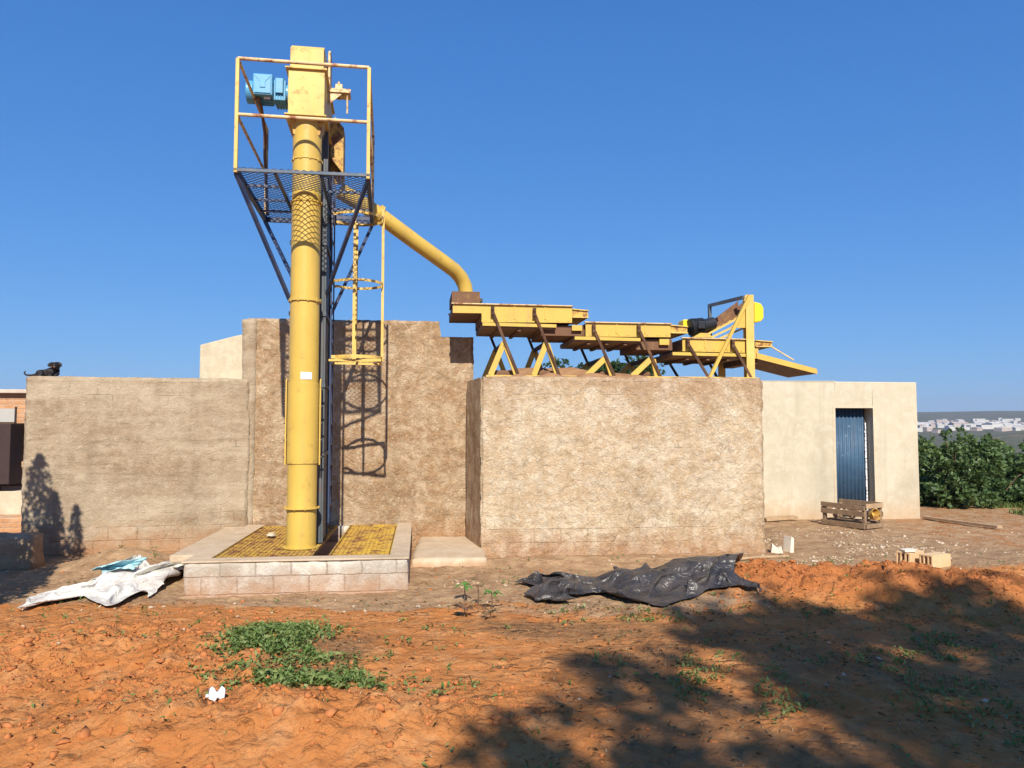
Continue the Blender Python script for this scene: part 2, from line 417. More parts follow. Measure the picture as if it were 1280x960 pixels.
# ground: attribute masks say where the earth is fresh, dusty, gravelly or littered
n = NT('orange_earth')
at_d = n.n('Attribute', attribute_name='dust').outputs['Fac']
at_g = n.n('Attribute', attribute_name='litter').outputs['Fac']
at_f = n.n('Attribute', attribute_name='far').outputs['Fac']
at_r = n.n('Attribute', attribute_name='fresh').outputs['Fac']
big = n.noise(.6, 6, .6, .3); mid = n.noise(3.5, 8, .65, .4); fin = n.noise(24, 7, .7)
col = n.mix(n.ramp(big, .35, .65), (.50, .205, .066), (.43, .158, .046))
col = n.mix(n.math('MULTIPLY', n.ramp(mid, .46, .66), .65), col, (.56, .285, .12))
col = n.mix(n.math('MULTIPLY', n.ramp(fin, .52, .72), .4), col, (.36, .105, .03))
frm = n.math('MULTIPLY', n.ramp(n.math('ADD', at_r, n.math('MULTIPLY', n.math('SUBTRACT', mid, .5), .8)), .35, .75), .7)
col = n.mix(frm, col, n.mix(n.ramp(fin, .4, .62), (.44, .155, .05), (.31, .098, .032)))
dcol = n.mix(n.ramp(mid, .38, .62), (.28, .165, .088), (.43, .275, .152))
dcol = n.mix(n.math('MULTIPLY', n.ramp(fin, .54, .70), .5), dcol, (.52, .40, .27))
dm = n.math('ADD', at_d, n.math('MULTIPLY', n.math('SUBTRACT', mid, .5), .9)); dmr = n.ramp(dm, .35, .65)
col = n.mix(dmr, col, dcol)
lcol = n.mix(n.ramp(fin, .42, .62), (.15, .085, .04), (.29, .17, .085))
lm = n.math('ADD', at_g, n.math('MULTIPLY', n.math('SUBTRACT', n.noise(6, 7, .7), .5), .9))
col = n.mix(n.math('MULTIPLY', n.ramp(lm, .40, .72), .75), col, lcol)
fcol = n.mix(n.ramp(n.noise(.012, 8, .7), .38, .62), (.10, .085, .05), (.055, .07, .03))
fcol = n.mix(n.math('MULTIPLY', n.ramp(n.noise(.05, 6, .7), .55, .7), .5), fcol, (.30, .20, .12))
col = n.mix(at_f, col, fcol)
wv = n.n('VectorMath', operation='ADD'); n.l(n.co, wv.inputs[0]); cw_ = n.n('CombineXYZ')
for q in range(2): n.l(n.math('MULTIPLY', n.noise(7 + q, 4, .6), .12), cw_.inputs[q])
n.l(cw_.outputs[0], wv.inputs[1])
def lumps(f):
    v = n.n('TexVoronoi'); v.inputs['Scale'].default_value = f; n.l(wv.outputs[0], v.inputs['Vector'])
    sc_ = n.n('SeparateColor'); n.l(v.outputs['Color'], sc_.inputs[0])
    return n.math('MULTIPLY', n.math('SUBTRACT', 1.0, v.outputs['Distance']), n.math('POWER', sc_.outputs[0], 1.5))
lm1, lm2 = lumps(11), lumps(26)
msk = n.math('MULTIPLY', n.ramp(n.noise(1.3, 4), .38, .58), n.math('SUBTRACT', 1.0, n.math('MULTIPLY', dmr, .6)))
bb_ = n.bump(n.math('MULTIPLY', lm1, msk), .9, .09, n.bump(n.noise(9, 8, .7, .5), .6, .045))
M['earth'] = n.done(col, .95, n.bump(fin, .6, .02, n.bump(lm2, .5, .03, bb_)), spec=.1)

# ---------------------------------------------------------------- ground: one sheet out to the hills
BR = R(6.5)                                           # the buildings are turned a little from the camera
PL_A, PL_B = gnd(228, 745), gnd(510, 738)             # front foot of the plinth
def gauss(x, y, cx, cy, sx, sy, a=0.0):
    c, s = math.cos(a), math.sin(a)
    u = ((x - cx) * c + (y - cy) * s) / sx; v = (-(x - cx) * s + (y - cy) * c) / sy
    return np.exp(-(u * u + v * v))
def masks(x, y):
    fresh = np.clip(1.15 * gauss(x, y, -3.3, 6.2, 1.3, .95, -.15) + 1.1 * gauss(x, y, -1.5, 4.9, 1.7, .55, .1)
                    + 1.2 * gauss(x, y, 3.9, 8.55, 2.3, .55, -.30) + .7 * gauss(x, y, 3.0, 9.3, .7, .4, 0) + .5 * gauss(x, y, -5, 5.5, 1.5, 1.0), 0, 1)
    return fresh
def far_height(x, y):
    d = np.sqrt(x * x * .55 + y * y)
    h = -9 * sstep(24, 120, d) - 9 * sstep(120, 560, d) + 20 * sstep(650, 1150, d) + 44 * sstep(1250, 2250, d)
    h = h + 9 * fbm(x / 420, y / 420, 40, 4) * sstep(300, 900, d) + 13 * fbm(x / 900 + 3, y / 900, 60, 3) * sstep(1300, 2200, d)
    h = h + 17 * gauss(x, y, 520, 700, 120, 60) 
    return h - 70 * sstep(2500, 3100, d)
def height(x, y, fine=True):
    x = np.asarray(x, float); y = np.asarray(y, float)
    h = .05 * fbm(x * .45, y * .45, 5, 3) * sstep(4, 7, y + 2)
    h = h + .20 * gauss(x, y, -2.7, 6.5, 1.9, 1.0, -.15) + .20 * gauss(x, y, -1.4, 4.75, 1.6, .50, .1) + .06 * gauss(x, y, -4.3, 4.6, 1.2, 1.0)
    h = h + .36 * gauss(x, y, 3.9, 8.6, 2.2, .55, -.30) + .16 * gauss(x, y, 3.1, 9.45, .6, .3, 0) + .10 * gauss(x, y, 5.2, 8.0, 1.2, .5)
    h = h + .05 * gauss(x, y, 1.2, 6.2, 2.2, 1.2) + .10 * gauss(x, y, 7.4, 10.5, 1.3, .7) - .05 * gauss(x, y, -4.9, 6.2, .9, .5)
    h = h + .30 * gauss(x, y, -5.25, 10.5, .75, .5, .2) + .10 * gauss(x, y, .2, 10.9, 2.6, .35, .08) + .08 * gauss(x, y, -4.6, 9.6, .9, .5)
    if fine:
        fr = masks(x, y)
        near = (1 - sstep(14, 20, y)) * (1 - sstep(10, 14, np.abs(x)))
        rid = 1 - np.abs(fbm(x * 4.2 + .3 * fbm(x * 4, y * 4, 3, 2), y * 4.2, 21, 4)) * 2.4
        h = h + near * (fr * (.06 * fbm(x * 1.7, y * 1.7, 9, 3) + .03 * np.clip(rid, -.5, 1) - .02 + .045 * fbm(x * 8, y * 9, 31, 3) + (.05 * clods(x, y, 4.3, 101) * sstep(.35, .65, vn(x * .9, y * .9, 111)) + .05 * clods(x + .1 * fbm(x * 5, y * 5, 2, 2), y, 8.5, 121)))
                        + .024 * fbm(x * 3.3, y * 3.3, 11, 5) + .016 * fbm(x * 12, y * 14, 15, 2))
    return h + far_height(x, y)
def gz(x, y): return float(height(np.array([x]), np.array([y]))[0])
def onground(px, py):
    p = gnd(px, py, 0.0)
    for _ in range(8): p = gnd(px, py, gz(p.x, p.y))
    return p

def axis(parts):
    return np.unique(np.concatenate(parts).round(4))
gx = axis([np.arange(-6, 6.5, .028), np.arange(6.5, 8.5, .05), np.arange(-7.5, -6, .05), np.arange(8.5, 13, .09), np.arange(-12, -7.5, .09), np.geomspace(13, 3200, 60), -np.geomspace(12, 3200, 60)])
gy = axis([np.arange(3.4, 9.6, .028), np.arange(9.6, 11.5, .04), np.arange(11.5, 20, .09), np.linspace(-60, 3.4, 40), np.geomspace(20, 3300, 110)])
X, Y = np.meshgrid(gx, gy)
Z = height(X, Y)
nx, ny = len(gx), len(gy)
idx = np.arange(nx * ny).reshape(ny, nx)
F = np.stack([idx[:-1, :-1], idx[:-1, 1:], idx[1:, 1:], idx[1:, :-1]], -1).reshape(-1, 4)
ground = mesh_obj('ground', np.stack([X, Y, Z], -1), F, M['earth'], smooth=True)
tag(ground, 'bare orange earth with heaps of soil in front of the block walls', 'ground', kind='structure')
fr = masks(X, Y)
foot = sstep(7.6, 8.6, Y + .05 * X + .5 * fbm(X * .7, Y * .7, 71, 3)) * (1 - sstep(3.2, 4.6, X) * (1 - sstep(9.5, 11, Y)))
dust = np.clip(foot * .95 - fr * .9 - .35 * sstep(5.5, 8, X) * sstep(10, 13, Y), 0, 1)
dust = np.maximum(dust, .62 * gauss(X, Y, .9, 8.1, 2.2, .45))
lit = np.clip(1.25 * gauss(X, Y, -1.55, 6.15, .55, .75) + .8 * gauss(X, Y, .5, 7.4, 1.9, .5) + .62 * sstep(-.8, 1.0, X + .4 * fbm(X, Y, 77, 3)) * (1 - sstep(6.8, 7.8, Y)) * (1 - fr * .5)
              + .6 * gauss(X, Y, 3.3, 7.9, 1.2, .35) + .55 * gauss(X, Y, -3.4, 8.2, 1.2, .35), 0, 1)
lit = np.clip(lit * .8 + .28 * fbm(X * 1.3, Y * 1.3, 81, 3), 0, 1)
far = sstep(19, 30, Y) + sstep(25, 60, np.abs(X)); far = np.clip(far, 0, 1)
for nm, a in (('dust', dust), ('litter', lit), ('far', far), ('fresh', np.clip(1.2 * gauss(X, Y, 3.9, 8.6, 2.4, .6, -.3) + .8 * gauss(X, Y, 3.0, 9.2, .8, .4), 0, 1))):
    at_ = ground.data.attributes.new(nm, 'FLOAT', 'POINT'); at_.data.foreach_set('value', a.astype(np.float32).ravel())

# ---------------------------------------------------------------- walls and buildings
def rough_box(name, L, D, H, m, loc, rot, res=.07, jit=.008, edge=.012, seed=1, parent=None, top_fn=None, base=-.25):
    """a masonry block L x D x H with a rough-cast, uneven skin; origin at its front left foot"""
    nx, ny, nz = max(2, int(L / res)), max(2, int(D / res)), max(2, int((H - base) / res))
    vid = {}; V = []; Fq = []
    def vtx(i, j, k):
        if (i, j, k) not in vid:
            vid[(i, j, k)] = len(V); V.append((L * i / nx, D * j / ny, base + (H - base) * k / nz))
        return vid[(i, j, k)]
    for i in range(nx):
        for k in range(nz):
            Fq.append((vtx(i, 0, k), vtx(i + 1, 0, k), vtx(i + 1, 0, k + 1), vtx(i, 0, k + 1)))
            Fq.append((vtx(i, ny, k), vtx(i, ny, k + 1), vtx(i + 1, ny, k + 1), vtx(i + 1, ny, k)))
        for j in range(ny):
            Fq.append((vtx(i, j, nz), vtx(i + 1, j, nz), vtx(i + 1, j + 1, nz), vtx(i, j + 1, nz)))
    for j in range(ny):
        for k in range(nz):
            Fq.append((vtx(0, j, k), vtx(0, j, k + 1), vtx(0, j + 1, k + 1), vtx(0, j + 1, k)))
            Fq.append((vtx(nx, j, k), vtx(nx, j + 1, k), vtx(nx, j + 1, k + 1), vtx(nx, j, k + 1)))
    V = np.array(V); c = V.copy()
    a = c[:, 0] + c[:, 1] * 1.7
    onx = (c[:, 0] < 1e-6) * -1. + (c[:, 0] > L - 1e-6); ony = (c[:, 1] < 1e-6) * -1. + (c[:, 1] > D - 1e-6); onz = (c[:, 2] > H - 1e-6) * 1.
    q = jit * (fbm(a * 3, c[:, 2] * 3, seed, 2) * .6 + fbm(a * 9, c[:, 2] * 9, seed + 5, 3) * 1.3 + fbm(a * 19, c[:, 2] * 19, seed + 9, 2) * 1.2)
    corner = (np.abs(onx) + np.abs(ony) + onz) >= 2
    q2 = -edge * np.clip(vn(a * 4, c[:, 2] * 4, seed + 3) * 1.6 - .2, 0, 1.4) * corner
    V[:, 0] += onx * (q + q2); V[:, 1] += ony * (q + q2); V[:, 2] += onz * (q * .7 + q2)
    if top_fn is not None: V[:, 2] = top_fn(c, V[:, 2])
    return mesh_obj(name, V, np.array(Fq), m, parent, smooth=False, loc=loc, rot=(0, 0, rot))

def face_corner(px, py, Y):
    p = at(px, py, Y); return (p.x, p.y, 0)

# front block tank
BT = Frame((-.463, 11.42, 0), R(5.6))
blk = rough_box('block_tank', 4.36, 1.75, 2.67, M['wall_block'], BT.o, BT.rot, .03, .013, .05, 3)
tag(blk, 'pale rough rendered block tank carrying the yellow tray machine', 'tank wall')
# its left flank splays outwards towards the rear: a rough cheek wall, its shade put in as darker render
ck = MB(); ck.prism([(-.006, .03), (-.006, 1.05), (-.17, 1.05)], 'z', -.25, 2.655)
bmesh.ops.subdivide_edges(ck.bm, edges=ck.bm.edges, cuts=10, use_grid_fill=True)
for v in ck.bm.verts:
    if v.co.x < -.02:
        v.co.x += .010 * float(fbm(np.array([v.co.y * 7]), np.array([v.co.z * 7]), 5, 3)[0]) * 2
cheek = ck.build('cheek_wall', M['wall_tall'], blk)

# low wall to the left (a bin 0.6 m deep)
LW = Frame((-7.27, 11.45, 0), R(12.6))
lw = rough_box('low_block_wall', 3.2, .75, 2.68, M['wall_left'], LW.o, LW.rot, .035, .009, .022, 11)
tag(lw, 'low brown scraped block wall on the left, with the black dog on top', 'wall')

# tall wall behind the elevator
TW = Frame((-4.27, 12.20, 0), R(7.0))
TL = 3.66
def tw_top(c, z):
    x = c[:, 0]; cut = (x > 3.12) & (c[:, 2] > 3.40)
    return np.where(cut, 3.40 + .01 * fbm(x * 8, c[:, 1] * 8, 4, 2), z)
tw = rough_box('tall_block_wall', TL, .32, 3.66, M['wall_tall'], TW.o, TW.rot, .033, .015, .05, 17, top_fn=tw_top)
tag(tw, 'tall brown rough block wall behind the yellow elevator tower, stepped at its right end', 'wall')
pier = rough_box('corner_pier', .22, .30, 3.63, M['wall_left'], (-.03, -.035, 0), 0, .06, .006, .012, 23, parent=tw)

# cream wall end rising behind the low wall
cb = MB()
A_, B_ = at(250, 431, 12.78), at(293, 420, 12.78)
cb.prism([(A_.x, -.3), (B_.x + .45, -.3), (B_.x + .45, B_.z + .09), (B_.x, B_.z), (A_.x, A_.z)], 'y', 12.78, 13.05)
cbo = cb.build('cream_back_wall', M['cream_old'], None, .012)
tag(cbo, 'weathered cream wall showing behind the low wall, left of the tall wall', 'wall')

# plinth under the elevator: block upstand with a screeded top around two pits
PR = math.atan2(PL_B.y - PL_A.y, PL_B.x - PL_A.x)
PF = Frame((PL_A.x, PL_A.y, 0), PR)
PLL = (PL_B - PL_A).length
PD, PH = 3.35, .385
plinth = empty('block_plinth', PF.o, PR, 'low concrete block plinth holding the elevator and the two yellow gratings', 'plinth')
fw = rough_box('front_wall', PLL, .24, PH - .02, M['plinth'], (0, 0, 0), 0, .05, .007, .016, 31, parent=plinth)
rw = rough_box('side_wall', .22, PD - .25, PH - .02, M['plinth'], (PLL - .22, .245, 0), 0, .05, .006, .010, 33, parent=plinth)
lw2 = rough_box('side_wall', .26, PD - .25, PH - .02, M['plinth'], (0, .245, 0), 0, .05, .006, .010, 35, parent=plinth)
rough_box('back_wall', PLL - .5, .12, PH - .03, M['plinth'], (.27, PD - .13, 0), 0, .06, .004, .008, 36, parent=plinth)
rough_box('pit_floor', PLL - .5, PD - .4, .12, M['wall_left'], (.27, .25, 0), 0, .12, .01, .0, 37, parent=plinth)
cap = MB()
cap.bx(-.02, PLL + .012, -.012, .235, PH - .022, PH); cap.bx(-.02, .255, .238, PD, PH - .022, PH); cap.bx(PLL - .225, PLL + .012, .238, PD, PH - .022, PH)
cap.bx(-.32, -.024, .55, PD - .1, PH - .10, PH - .015)
cap.build('screed_top', M['ledge'], plinth, .012)
for x0, x1, lab, gm_ in ((.275, 1.36, 'rusty yellow floor grating to the left of the elevator foot, more rusted than the other', M['grate_rusty']), (1.62, PLL - .24, 'sunlit yellow floor grating to the right of the elevator foot', M['grate'])):
    g = MB()
    y0, y1, zt = .26, PD - .22, PH - .005
    nxb, nyb = int((x1 - x0) / .055), int((y1 - y0) / .085)
    for i in range(nxb + 1):
        x = x0 + (x1 - x0) * i / nxb; g.bx(x - .004, x + .004, y0, y1, zt - .032, zt)
    for j in range(nyb + 1):
        y = y0 + (y1 - y0) * j / nyb; g.bx(x0, x1, y - .005, y + .005, zt - .026, zt - .001)
    for (a, b, c, d) in ((x0 - .012, x1 + .012, y0 - .03, y0 - .008), (x0 - .012, x1 + .012, y1 + .008, y1 + .03)):
        g.bx(a, b, c, d, zt - .035, zt + .004)
    for a in (x0 - .035, x1 + .013): g.bx(a, a + .022, y0 - .03, y1 + .03, zt - .035, zt + .004)
    go = g.build('floor_grating', gm_, None, loc=PF.o, rot=(0, 0, PR)); tag(go, lab, 'grating', 'yellow gratings on the plinth')
# screeded step to the right of the plinth with a drain hole
SA = at(514, 703, 9.9)
SF = Frame((PF.wld((PLL + .02, 1.35, 0)).x, PF.wld((PLL + .02, 1.35, 0)).y, 0), R(4))
st = rough_box('concrete_step', 1.02, 2.15, .14, M['ledge'], SF.o, SF.rot, .06, .006, .02, 41)
tag(st, 'low cement step between the plinth and the pale block tank', 'step')
pp = onground(553, 699)
dp = MB(); dp.tube([(0, .35, .05), (0, -.06, .035)], .062, 16, caps=False); dp.tube([(0, .35, .05), (0, -.06, .035)], .052, 16, caps=True)
dpo = dp.build('drain_pipe', M['dark_bolt'], None, smooth=True, loc=(pp.x, pp.y + .05, .0), rot=(0, 0, R(25)))
tag(dpo, 'short dark drain pipe stub at the foot of the cement step', 'pipe')

# white building with the blue door
WB = Frame((4.1, 15.72, 0), R(7.5))
dl, dr = WB.on(1045, 570), WB.on(1092.5, 570)
re_ = WB.on(1148, 560).x
wh = WB.on(1050, 477).z
dh = WB.on(1068, 510).z
wbd = empty('plastered_building', WB.o, WB.rot, 'cream plastered flat roofed building with a blue iron door', 'building')
w = MB(); T = .30; Dp = 3.8
w.bx(0, dl.x, 0, T, -.3, wh); w.bx(dr.x, re_, 0, T, -.3, wh); w.bx(dl.x, dr.x, 0, T, dh, wh); w.bx(dl.x, dr.x, .002, T, -.3, .03)
w.bx(0, T, T, Dp, -.3, wh); w.bx(re_ - T, re_, T, Dp, -.3, wh); w.bx(T, re_ - T, Dp - T, Dp, -.3, wh)
bmesh.ops.remove_doubles(w.bm, verts=w.bm.verts, dist=.001)
wo = w.build('wall', M['cream'], wbd, .014)
MB().bx(T, re_ - T, T, Dp - T, wh - .32, wh - .14).build('roof', M['cream'], wbd)
tr = MB()
for x0, x1 in ((dl.x - .055, dl.x), (dr.x, dr.x + .06)): tr.bx(x0, x1, -.006, .0, .0, dh + .05)
tr.bx(dl.x, dr.x, -.006, 0, dh, dh + .05)
tr.build('door_trim', M['cream_old'], wbd)
door = empty('door', (0, 0, 0)); door.parent = wbd
N = 90; dv = []; df = []
for i in range(N + 1):
    x = dl.x + .015 + (dr.x - dl.x - .07) * i / N
    yy = .235 + .016 * math.cos(i / N * 2 * math.pi * 9)
    dv += [(x, yy, .04), (x, yy, dh - .01), (x, yy + .012, dh - .01), (x, yy + .012, .04)]
for i in range(N):
    a, b = i * 4, i * 4 + 4
    df += [(a, b, b + 1, a + 1), (a + 3, a + 2, b + 2, b + 3), (a + 1, b + 1, b + 2, a + 2), (a, a + 3, b + 3, b)]
mesh_obj('iron_sheet', dv, df, M['blue_iron'], door, smooth=True)
chip = MB(); random.seed(4)
for k in range(26):
    z0 = .05 + k * (dh - .35) / 26
    chip.bx(dr.x - .052 - random.uniform(0, .014), dr.x - .028, .212, .226, z0, z0 + (dh - .3) / 26 + random.uniform(-.02, .004))
chip.build('frame_strip', M['paper'], door)

# unfinished brick house at the left edge
LH = Frame((-11.4, 13.6, 0), R(4))
lh = empty('brick_house', LH.o, LH.rot, 'unfinished orange brick house at the left edge of the yard', 'house')
x1 = LH.on(29, 560).x + .9
def lz(py): return LH.on(12, py).z
zt, zb1, zp0, zd = lz(487), lz(510), lz(529), lz(603)
h = MB()
h.bx(-4, x1, 0, .22, zp0, zt - .07)
h.bx(-4, x1, .9, 1.1, -.2, zp0 - .002)
h.bx(-4, -3.8, .22, 4, -.2, zt - .07); h.bx(x1 - .2, x1, 1.1, 4, -.2, zt - .07); h.bx(-3.8, x1 - .2, 3.8, 4, -.2, zt - .07)
h.build('wall', M['brick'], lh)
MB().bx(-4.1, x1 + .1, -.12, 4.1, zt - .068, zt).build('roof', M['tan_slab'], lh, .01)
ww = MB(); ww.bx(LH.on(2, 520).x - .35, LH.on(19, 520).x, -.02, -.004, zp0 + .02, zb1 - .01)
wn = ww.build('window', M['glass_pale'], lh)
MB().bx(LH.on(19, 520).x + .003, LH.on(21, 520).x, -.03, -.004, zp0 + .0, zb1 + .02).build('frame', M['shade_and_frame'], wn)
ov = MB(); ov.bx(-4, LH.on(24, 560).x + .12, -.5, -.12, zd, zp0 - .01)
ov.build('porch_shade_box', M['shade_and_frame'], lh, .01)  # solid dark box put in for the shade of the open porch
pr_ = MB()
pr_.bx(LH.on(0, 600).x - 1, LH.on(8, 600).x, -.45, -.15, lz(640), zd - .003)
pr_.build('post', M['shade_and_frame'], lh)  # no real post: lower leg of the porch shade, built as a dark box
pc = MB(); pc.bx(-4, x1, -.4, .895, -.2, lz(612)); 
pc.build('porch_wall', M['cream_old'], lh, .01)
MB().bx(-4, x1 + .3, -.9, -.405, -.2, lz(640)).build('porch_step', M['brick'], lh, .01)

lwf = gnd(-20, 716)
lb = rough_box('garden_wall', 3.0, .30, .46, M['wall_left'], (gnd(36, 713).x - 3.0, gnd(36, 713).y - .05, 0), R(2), .06, .008, .02, 51)
tag(lb, 'knee high block wall in shade at the left edge', 'wall')

# haze
hz = MB(); hz.bx(-3400, 3400, -90, 3500, -110, 120)
nm = NT('pale_haze'); nm.t.nodes.remove(nm.b)
pv = nm.n('VolumePrincipled'); pv.inputs['Color'].default_value = (.80, .88, 1.0, 1); pv.inputs['Density'].default_value = .00024; pv.inputs['Anisotropy'].default_value = .2
nm.l(pv.outputs[0], nm.out.inputs['Volume'])
hzo = hz.build('haze', nm.m); tag(hzo, 'thin pale haze over the valley', 'haze', kind='stuff')

# ---------------------------------------------------------------- bucket elevator
EF = Frame((-2.69, 9.9, PH), R(9))
el = empty('bucket_elevator', EF.o, EF.rot, 'tall yellow bucket elevator tower with railed platform, caged ladder and blue motor', 'elevator')
RT = .186
def ez(px, py, ly=-.186): return EF.on(px, py, ly).z
zf = {k: ez(383, k) for k in (637, 580, 478, 375, 255, 197, 147, 90, 56)}
hz_b, hz_m, hz_t = zf[147], zf[90], zf[56]
mb = MB(); mb.lathe([(RT, 0), (RT, hz_b + .02)], 40)
tubeo = mb.build('leg_tube', M['yellow'], el, smooth=True)
def ring(z, r=.035, t=.014):
    g = MB(); g.lathe([(RT - .005, z), (RT + r, z), (RT + r, z + t), (RT - .005, z + t)], 40)
    for k in range(10):
        a = -math.pi / 2 + k * .628 + .3; 
        g.cyl((math.cos(a) * (RT + r * .6), math.sin(a) * (RT + r * .6), z - .012), (math.cos(a) * (RT + r * .6), math.sin(a) * (RT + r * .6), z + t + .012), .009, n=8)
    return g.build('flange', M['yellow'], tubeo)
for k, r, t in ((637, .040, .012), (375, .02, .03), (250, .012, .02), (197, .010, .014)): ring(ez(383, k), r, t)
# base ring on the plinth
MB().lathe([(RT - .01, .0), (RT + .05, .0), (RT + .05, .012), (RT - .01, .012)], 40).build('base_ring', M['yellow'], tubeo)
# inspection section: half shell with two bolted edge flanges
ins = MB()
za, zb = zf[580], zf[478]
ins.lathe([(RT + .004, za), (RT + .012, za), (RT + .012, zb), (RT + .004, zb)], 40)
for s in (-1, 1):
    ins.prism([(-.035, za - .02), (.03, za - .02), (.045, za + .05), (.045, zb - .05), (.03, zb + .06), (-.03, zb + .03)], 'x', s * (RT + .018), s * (RT + .036))
io = ins.build('inspection_cover', M['yellow'], el, .003)
for s in (-1, 1):
    for k in range(5):
        z = za + .08 + (zb - za - .16) * k / 4
        MB().cyl((s * (RT + .012), -.012, z), (s * (RT + .055), -.012, z), .012, n=8).build('bolt', M['dark_bolt'], io)
# sticker wrapped on the tube
sv, sf = [], []
zs0, zs1 = ez(383, 474), ez(383, 465)
for i in range(9):
    a = R(-96 + i * 5.5) ; 
    for z in (zs0, zs1): sv.append(((RT + .003) * math.cos(a), (RT + .003) * math.sin(a), z))
for i in range(8): sf.append((2 * i, 2 * i + 2, 2 * i + 3, 2 * i + 1))
mesh_obj('sticker', sv, sf, M['white_sticker'], tubeo, smooth=True)
# rear casing (return leg) with corner angles, its shade painted in as dark slate
cs = MB()
CX0, CX1, CY0, CY1 = -.20, .225, .205, 1.06
cs.bx(CX0, CX1, CY0, CY1, .01, hz_b + .005)
cso = cs.build('rear_casing', M['slate'], el, .006)
an = MB()
for z in (1.15, 2.05, 3.0, 3.95, 4.9):
    an.bx(CX0 - .025, CX1 + .03, CY0 - .02, CY1 + .02, z, z + .05)
an.bx(CX1 + .002, CX1 + .024, CY0 - .0, CY0 + .045, .02, hz_b - .02); an.bx(CX1 + .002, CX1 + .024, CY1 - .045, CY1, .02, hz_b - .02)
an.build('casing_flange', M['slate'], cso)

# head
hd = MB()
HX = .232
hd.bx(-HX + .01, HX, -.25, 1.12, hz_b + .012, hz_m)
hd.prism([(-.25, hz_m + .022), (1.08, hz_m + .022), (1.08, hz_t - .12), (.92, hz_t), (-.14, hz_t), (-.25, hz_t - .085)], 'x', -HX + .028, HX - .015)
ho = hd.build('head_casing', M['yellow_pale'], el, .006)
fl = MB(); fl.bx(-HX - .03, HX + .03, -.285, 1.15, hz_m + .001, hz_m + .021); fl.bx(-HX - .03, HX + .03, -.285, 1.15, hz_b - .006, hz_b + .011)
fl.build('head_flange', M['yellow_pale'], ho, .002)
hp = MB(); hp.bm.verts.ensure_lookup_table()
hp.prism([(-HX + .02, hz_b - .008), (HX - .01, hz_b - .008), (RT - .02, hz_b - .20), (-RT + .02, hz_b - .20)], 'y', -.12, 1.0)
hp.build('hopper', M['yellow_rusty'], ho, .004)
cv = MB(); p0 = EF.on(409, 66, .3); p1 = EF.on(411, 118, .3)
cv.prism([(.18, p1.z), (.46, p1.z), (.46, p0.z - .05), (.40, p0.z), (.24, p0.z), (.18, p0.z - .05)], 'x', HX + .002, HX + .035)
cv.build('drive_cover', M['cream_rail'], ho, .008)
be = MB(); bz = EF.on(418, 112, .3).z
be.bx(HX + .002, HX + .30, .2, .44, bz - .075, bz - .045); be.prism([(HX + .002, bz - .078), (HX + .2, bz - .078), (HX + .002, bz - .26)], 'y', .22, .235)
be.cyl((HX, .32, bz), (HX + .30, .32, bz), .028, n=14)
be.cyl((HX + .10, .32, bz), (HX + .19, .32, bz), .085, n=18); be.bx(HX + .09, HX + .20, .24, .40, bz - .045, bz - .0)
for yy in (.25, .39): be.cyl((HX + .145, yy, bz - .1), (HX + .145, yy, bz + .09), .014, n=8)
be.cyl((HX + .26, .24, bz - .35), (HX + .26, .24, bz - .05), .012, n=8)
be.build('shaft_bearing', M['cream_rail'], ho)
# discharge spout down the back right of the head
s0, s1 = EF.on(412, 150, .9), EF.on(414, 226, 1.0)
spo = MB()
spo.bar((.16, .98, hz_b + .05), (.20, 1.16, s1.z + .0), .34, .34)
spo.prism([(.42, s1.z + .02), (.42, hz_b + .25), (.30, hz_b + .4), (.235, hz_b + .3), (.235, s1.z + .25)], 'y', .72, 1.1)
spo.build('discharge_spout', M['yellow_rusty'], ho, .004)
pk = [EF.loc(at(*p)) for p in ((424, 238, 11.05), (470, 266, 11.3), (520, 303, 11.75), (556, 329, 12.1), (568, 338, 12.25), (576, 347, 12.36), (581, 357, 12.42), (583, 369, 12.44))]
dpipe = MB(); dpipe.tube(pk, .118, 26)
dpo2 = dpipe.build('discharge_pipe', M['yellow'], el, smooth=True)
d_ = (pk[1] - pk[0]).normalized()
q = MB(); q.cyl(pk[1] + d_ * .02, pk[1] + d_ * .045, .150, n=26); q.cyl(pk[1] + d_ * .05, pk[1] + d_ * .075, .150, n=26)
q.build('pipe_flange', M['yellow'], dpo2)

# platform
PXa, PXb, PYa, PYb = -.70, .82, -1.0, 1.17
pz = EF.loc(at(300, 214, 8.85)).z
po = empty('platform', (0, 0, 0)); po.parent = el
fr_ = MB()
fh = .065
MB().bar((PXa - .026, PYa - .001, pz), (PXb + .026, PYa - .001, pz + .012), .04, .034).build('front_edge', M['edge_grey'], po)
fr_.bar((PXa, PYb, pz), (PXb, PYb, pz), .05, fh)
fr_.bar((PXa, PYa + .026, pz), (PXa, PYb - .026, pz), .05, fh); fr_.bar((PXb, PYa + .026, pz), (PXb, PYb - .026, pz), .05, fh)
for x in (-.26, .27): fr_.bar((x, PYa + .026, pz - .006), (x, PYb - .026, pz - .006), .03, .045)
fr_.bar((.285, .50, pz - .004), (PXb - .026, .50, pz - .004), .03, .05); fr_.bar((.285, .88, pz - .004), (PXb - .026, .88, pz - .004), .03, .05)
fr_.bar((PXa + .026, .15, pz - .008), (-.276, .15, pz - .008), .025, .03); fr_.bar((PXa + .026, -.45, pz - .008), (-.276, -.45, pz - .008), .025, .03); fr_.bar((PXa + .026, .68, pz - .008), (-.276, .68, pz - .008), .025, .03)
fr_.bar((.286, -.35, pz - .008), (PXb - .026, -.35, pz - .008), .025, .03)
fr_.build('frame', M['navy'], po)
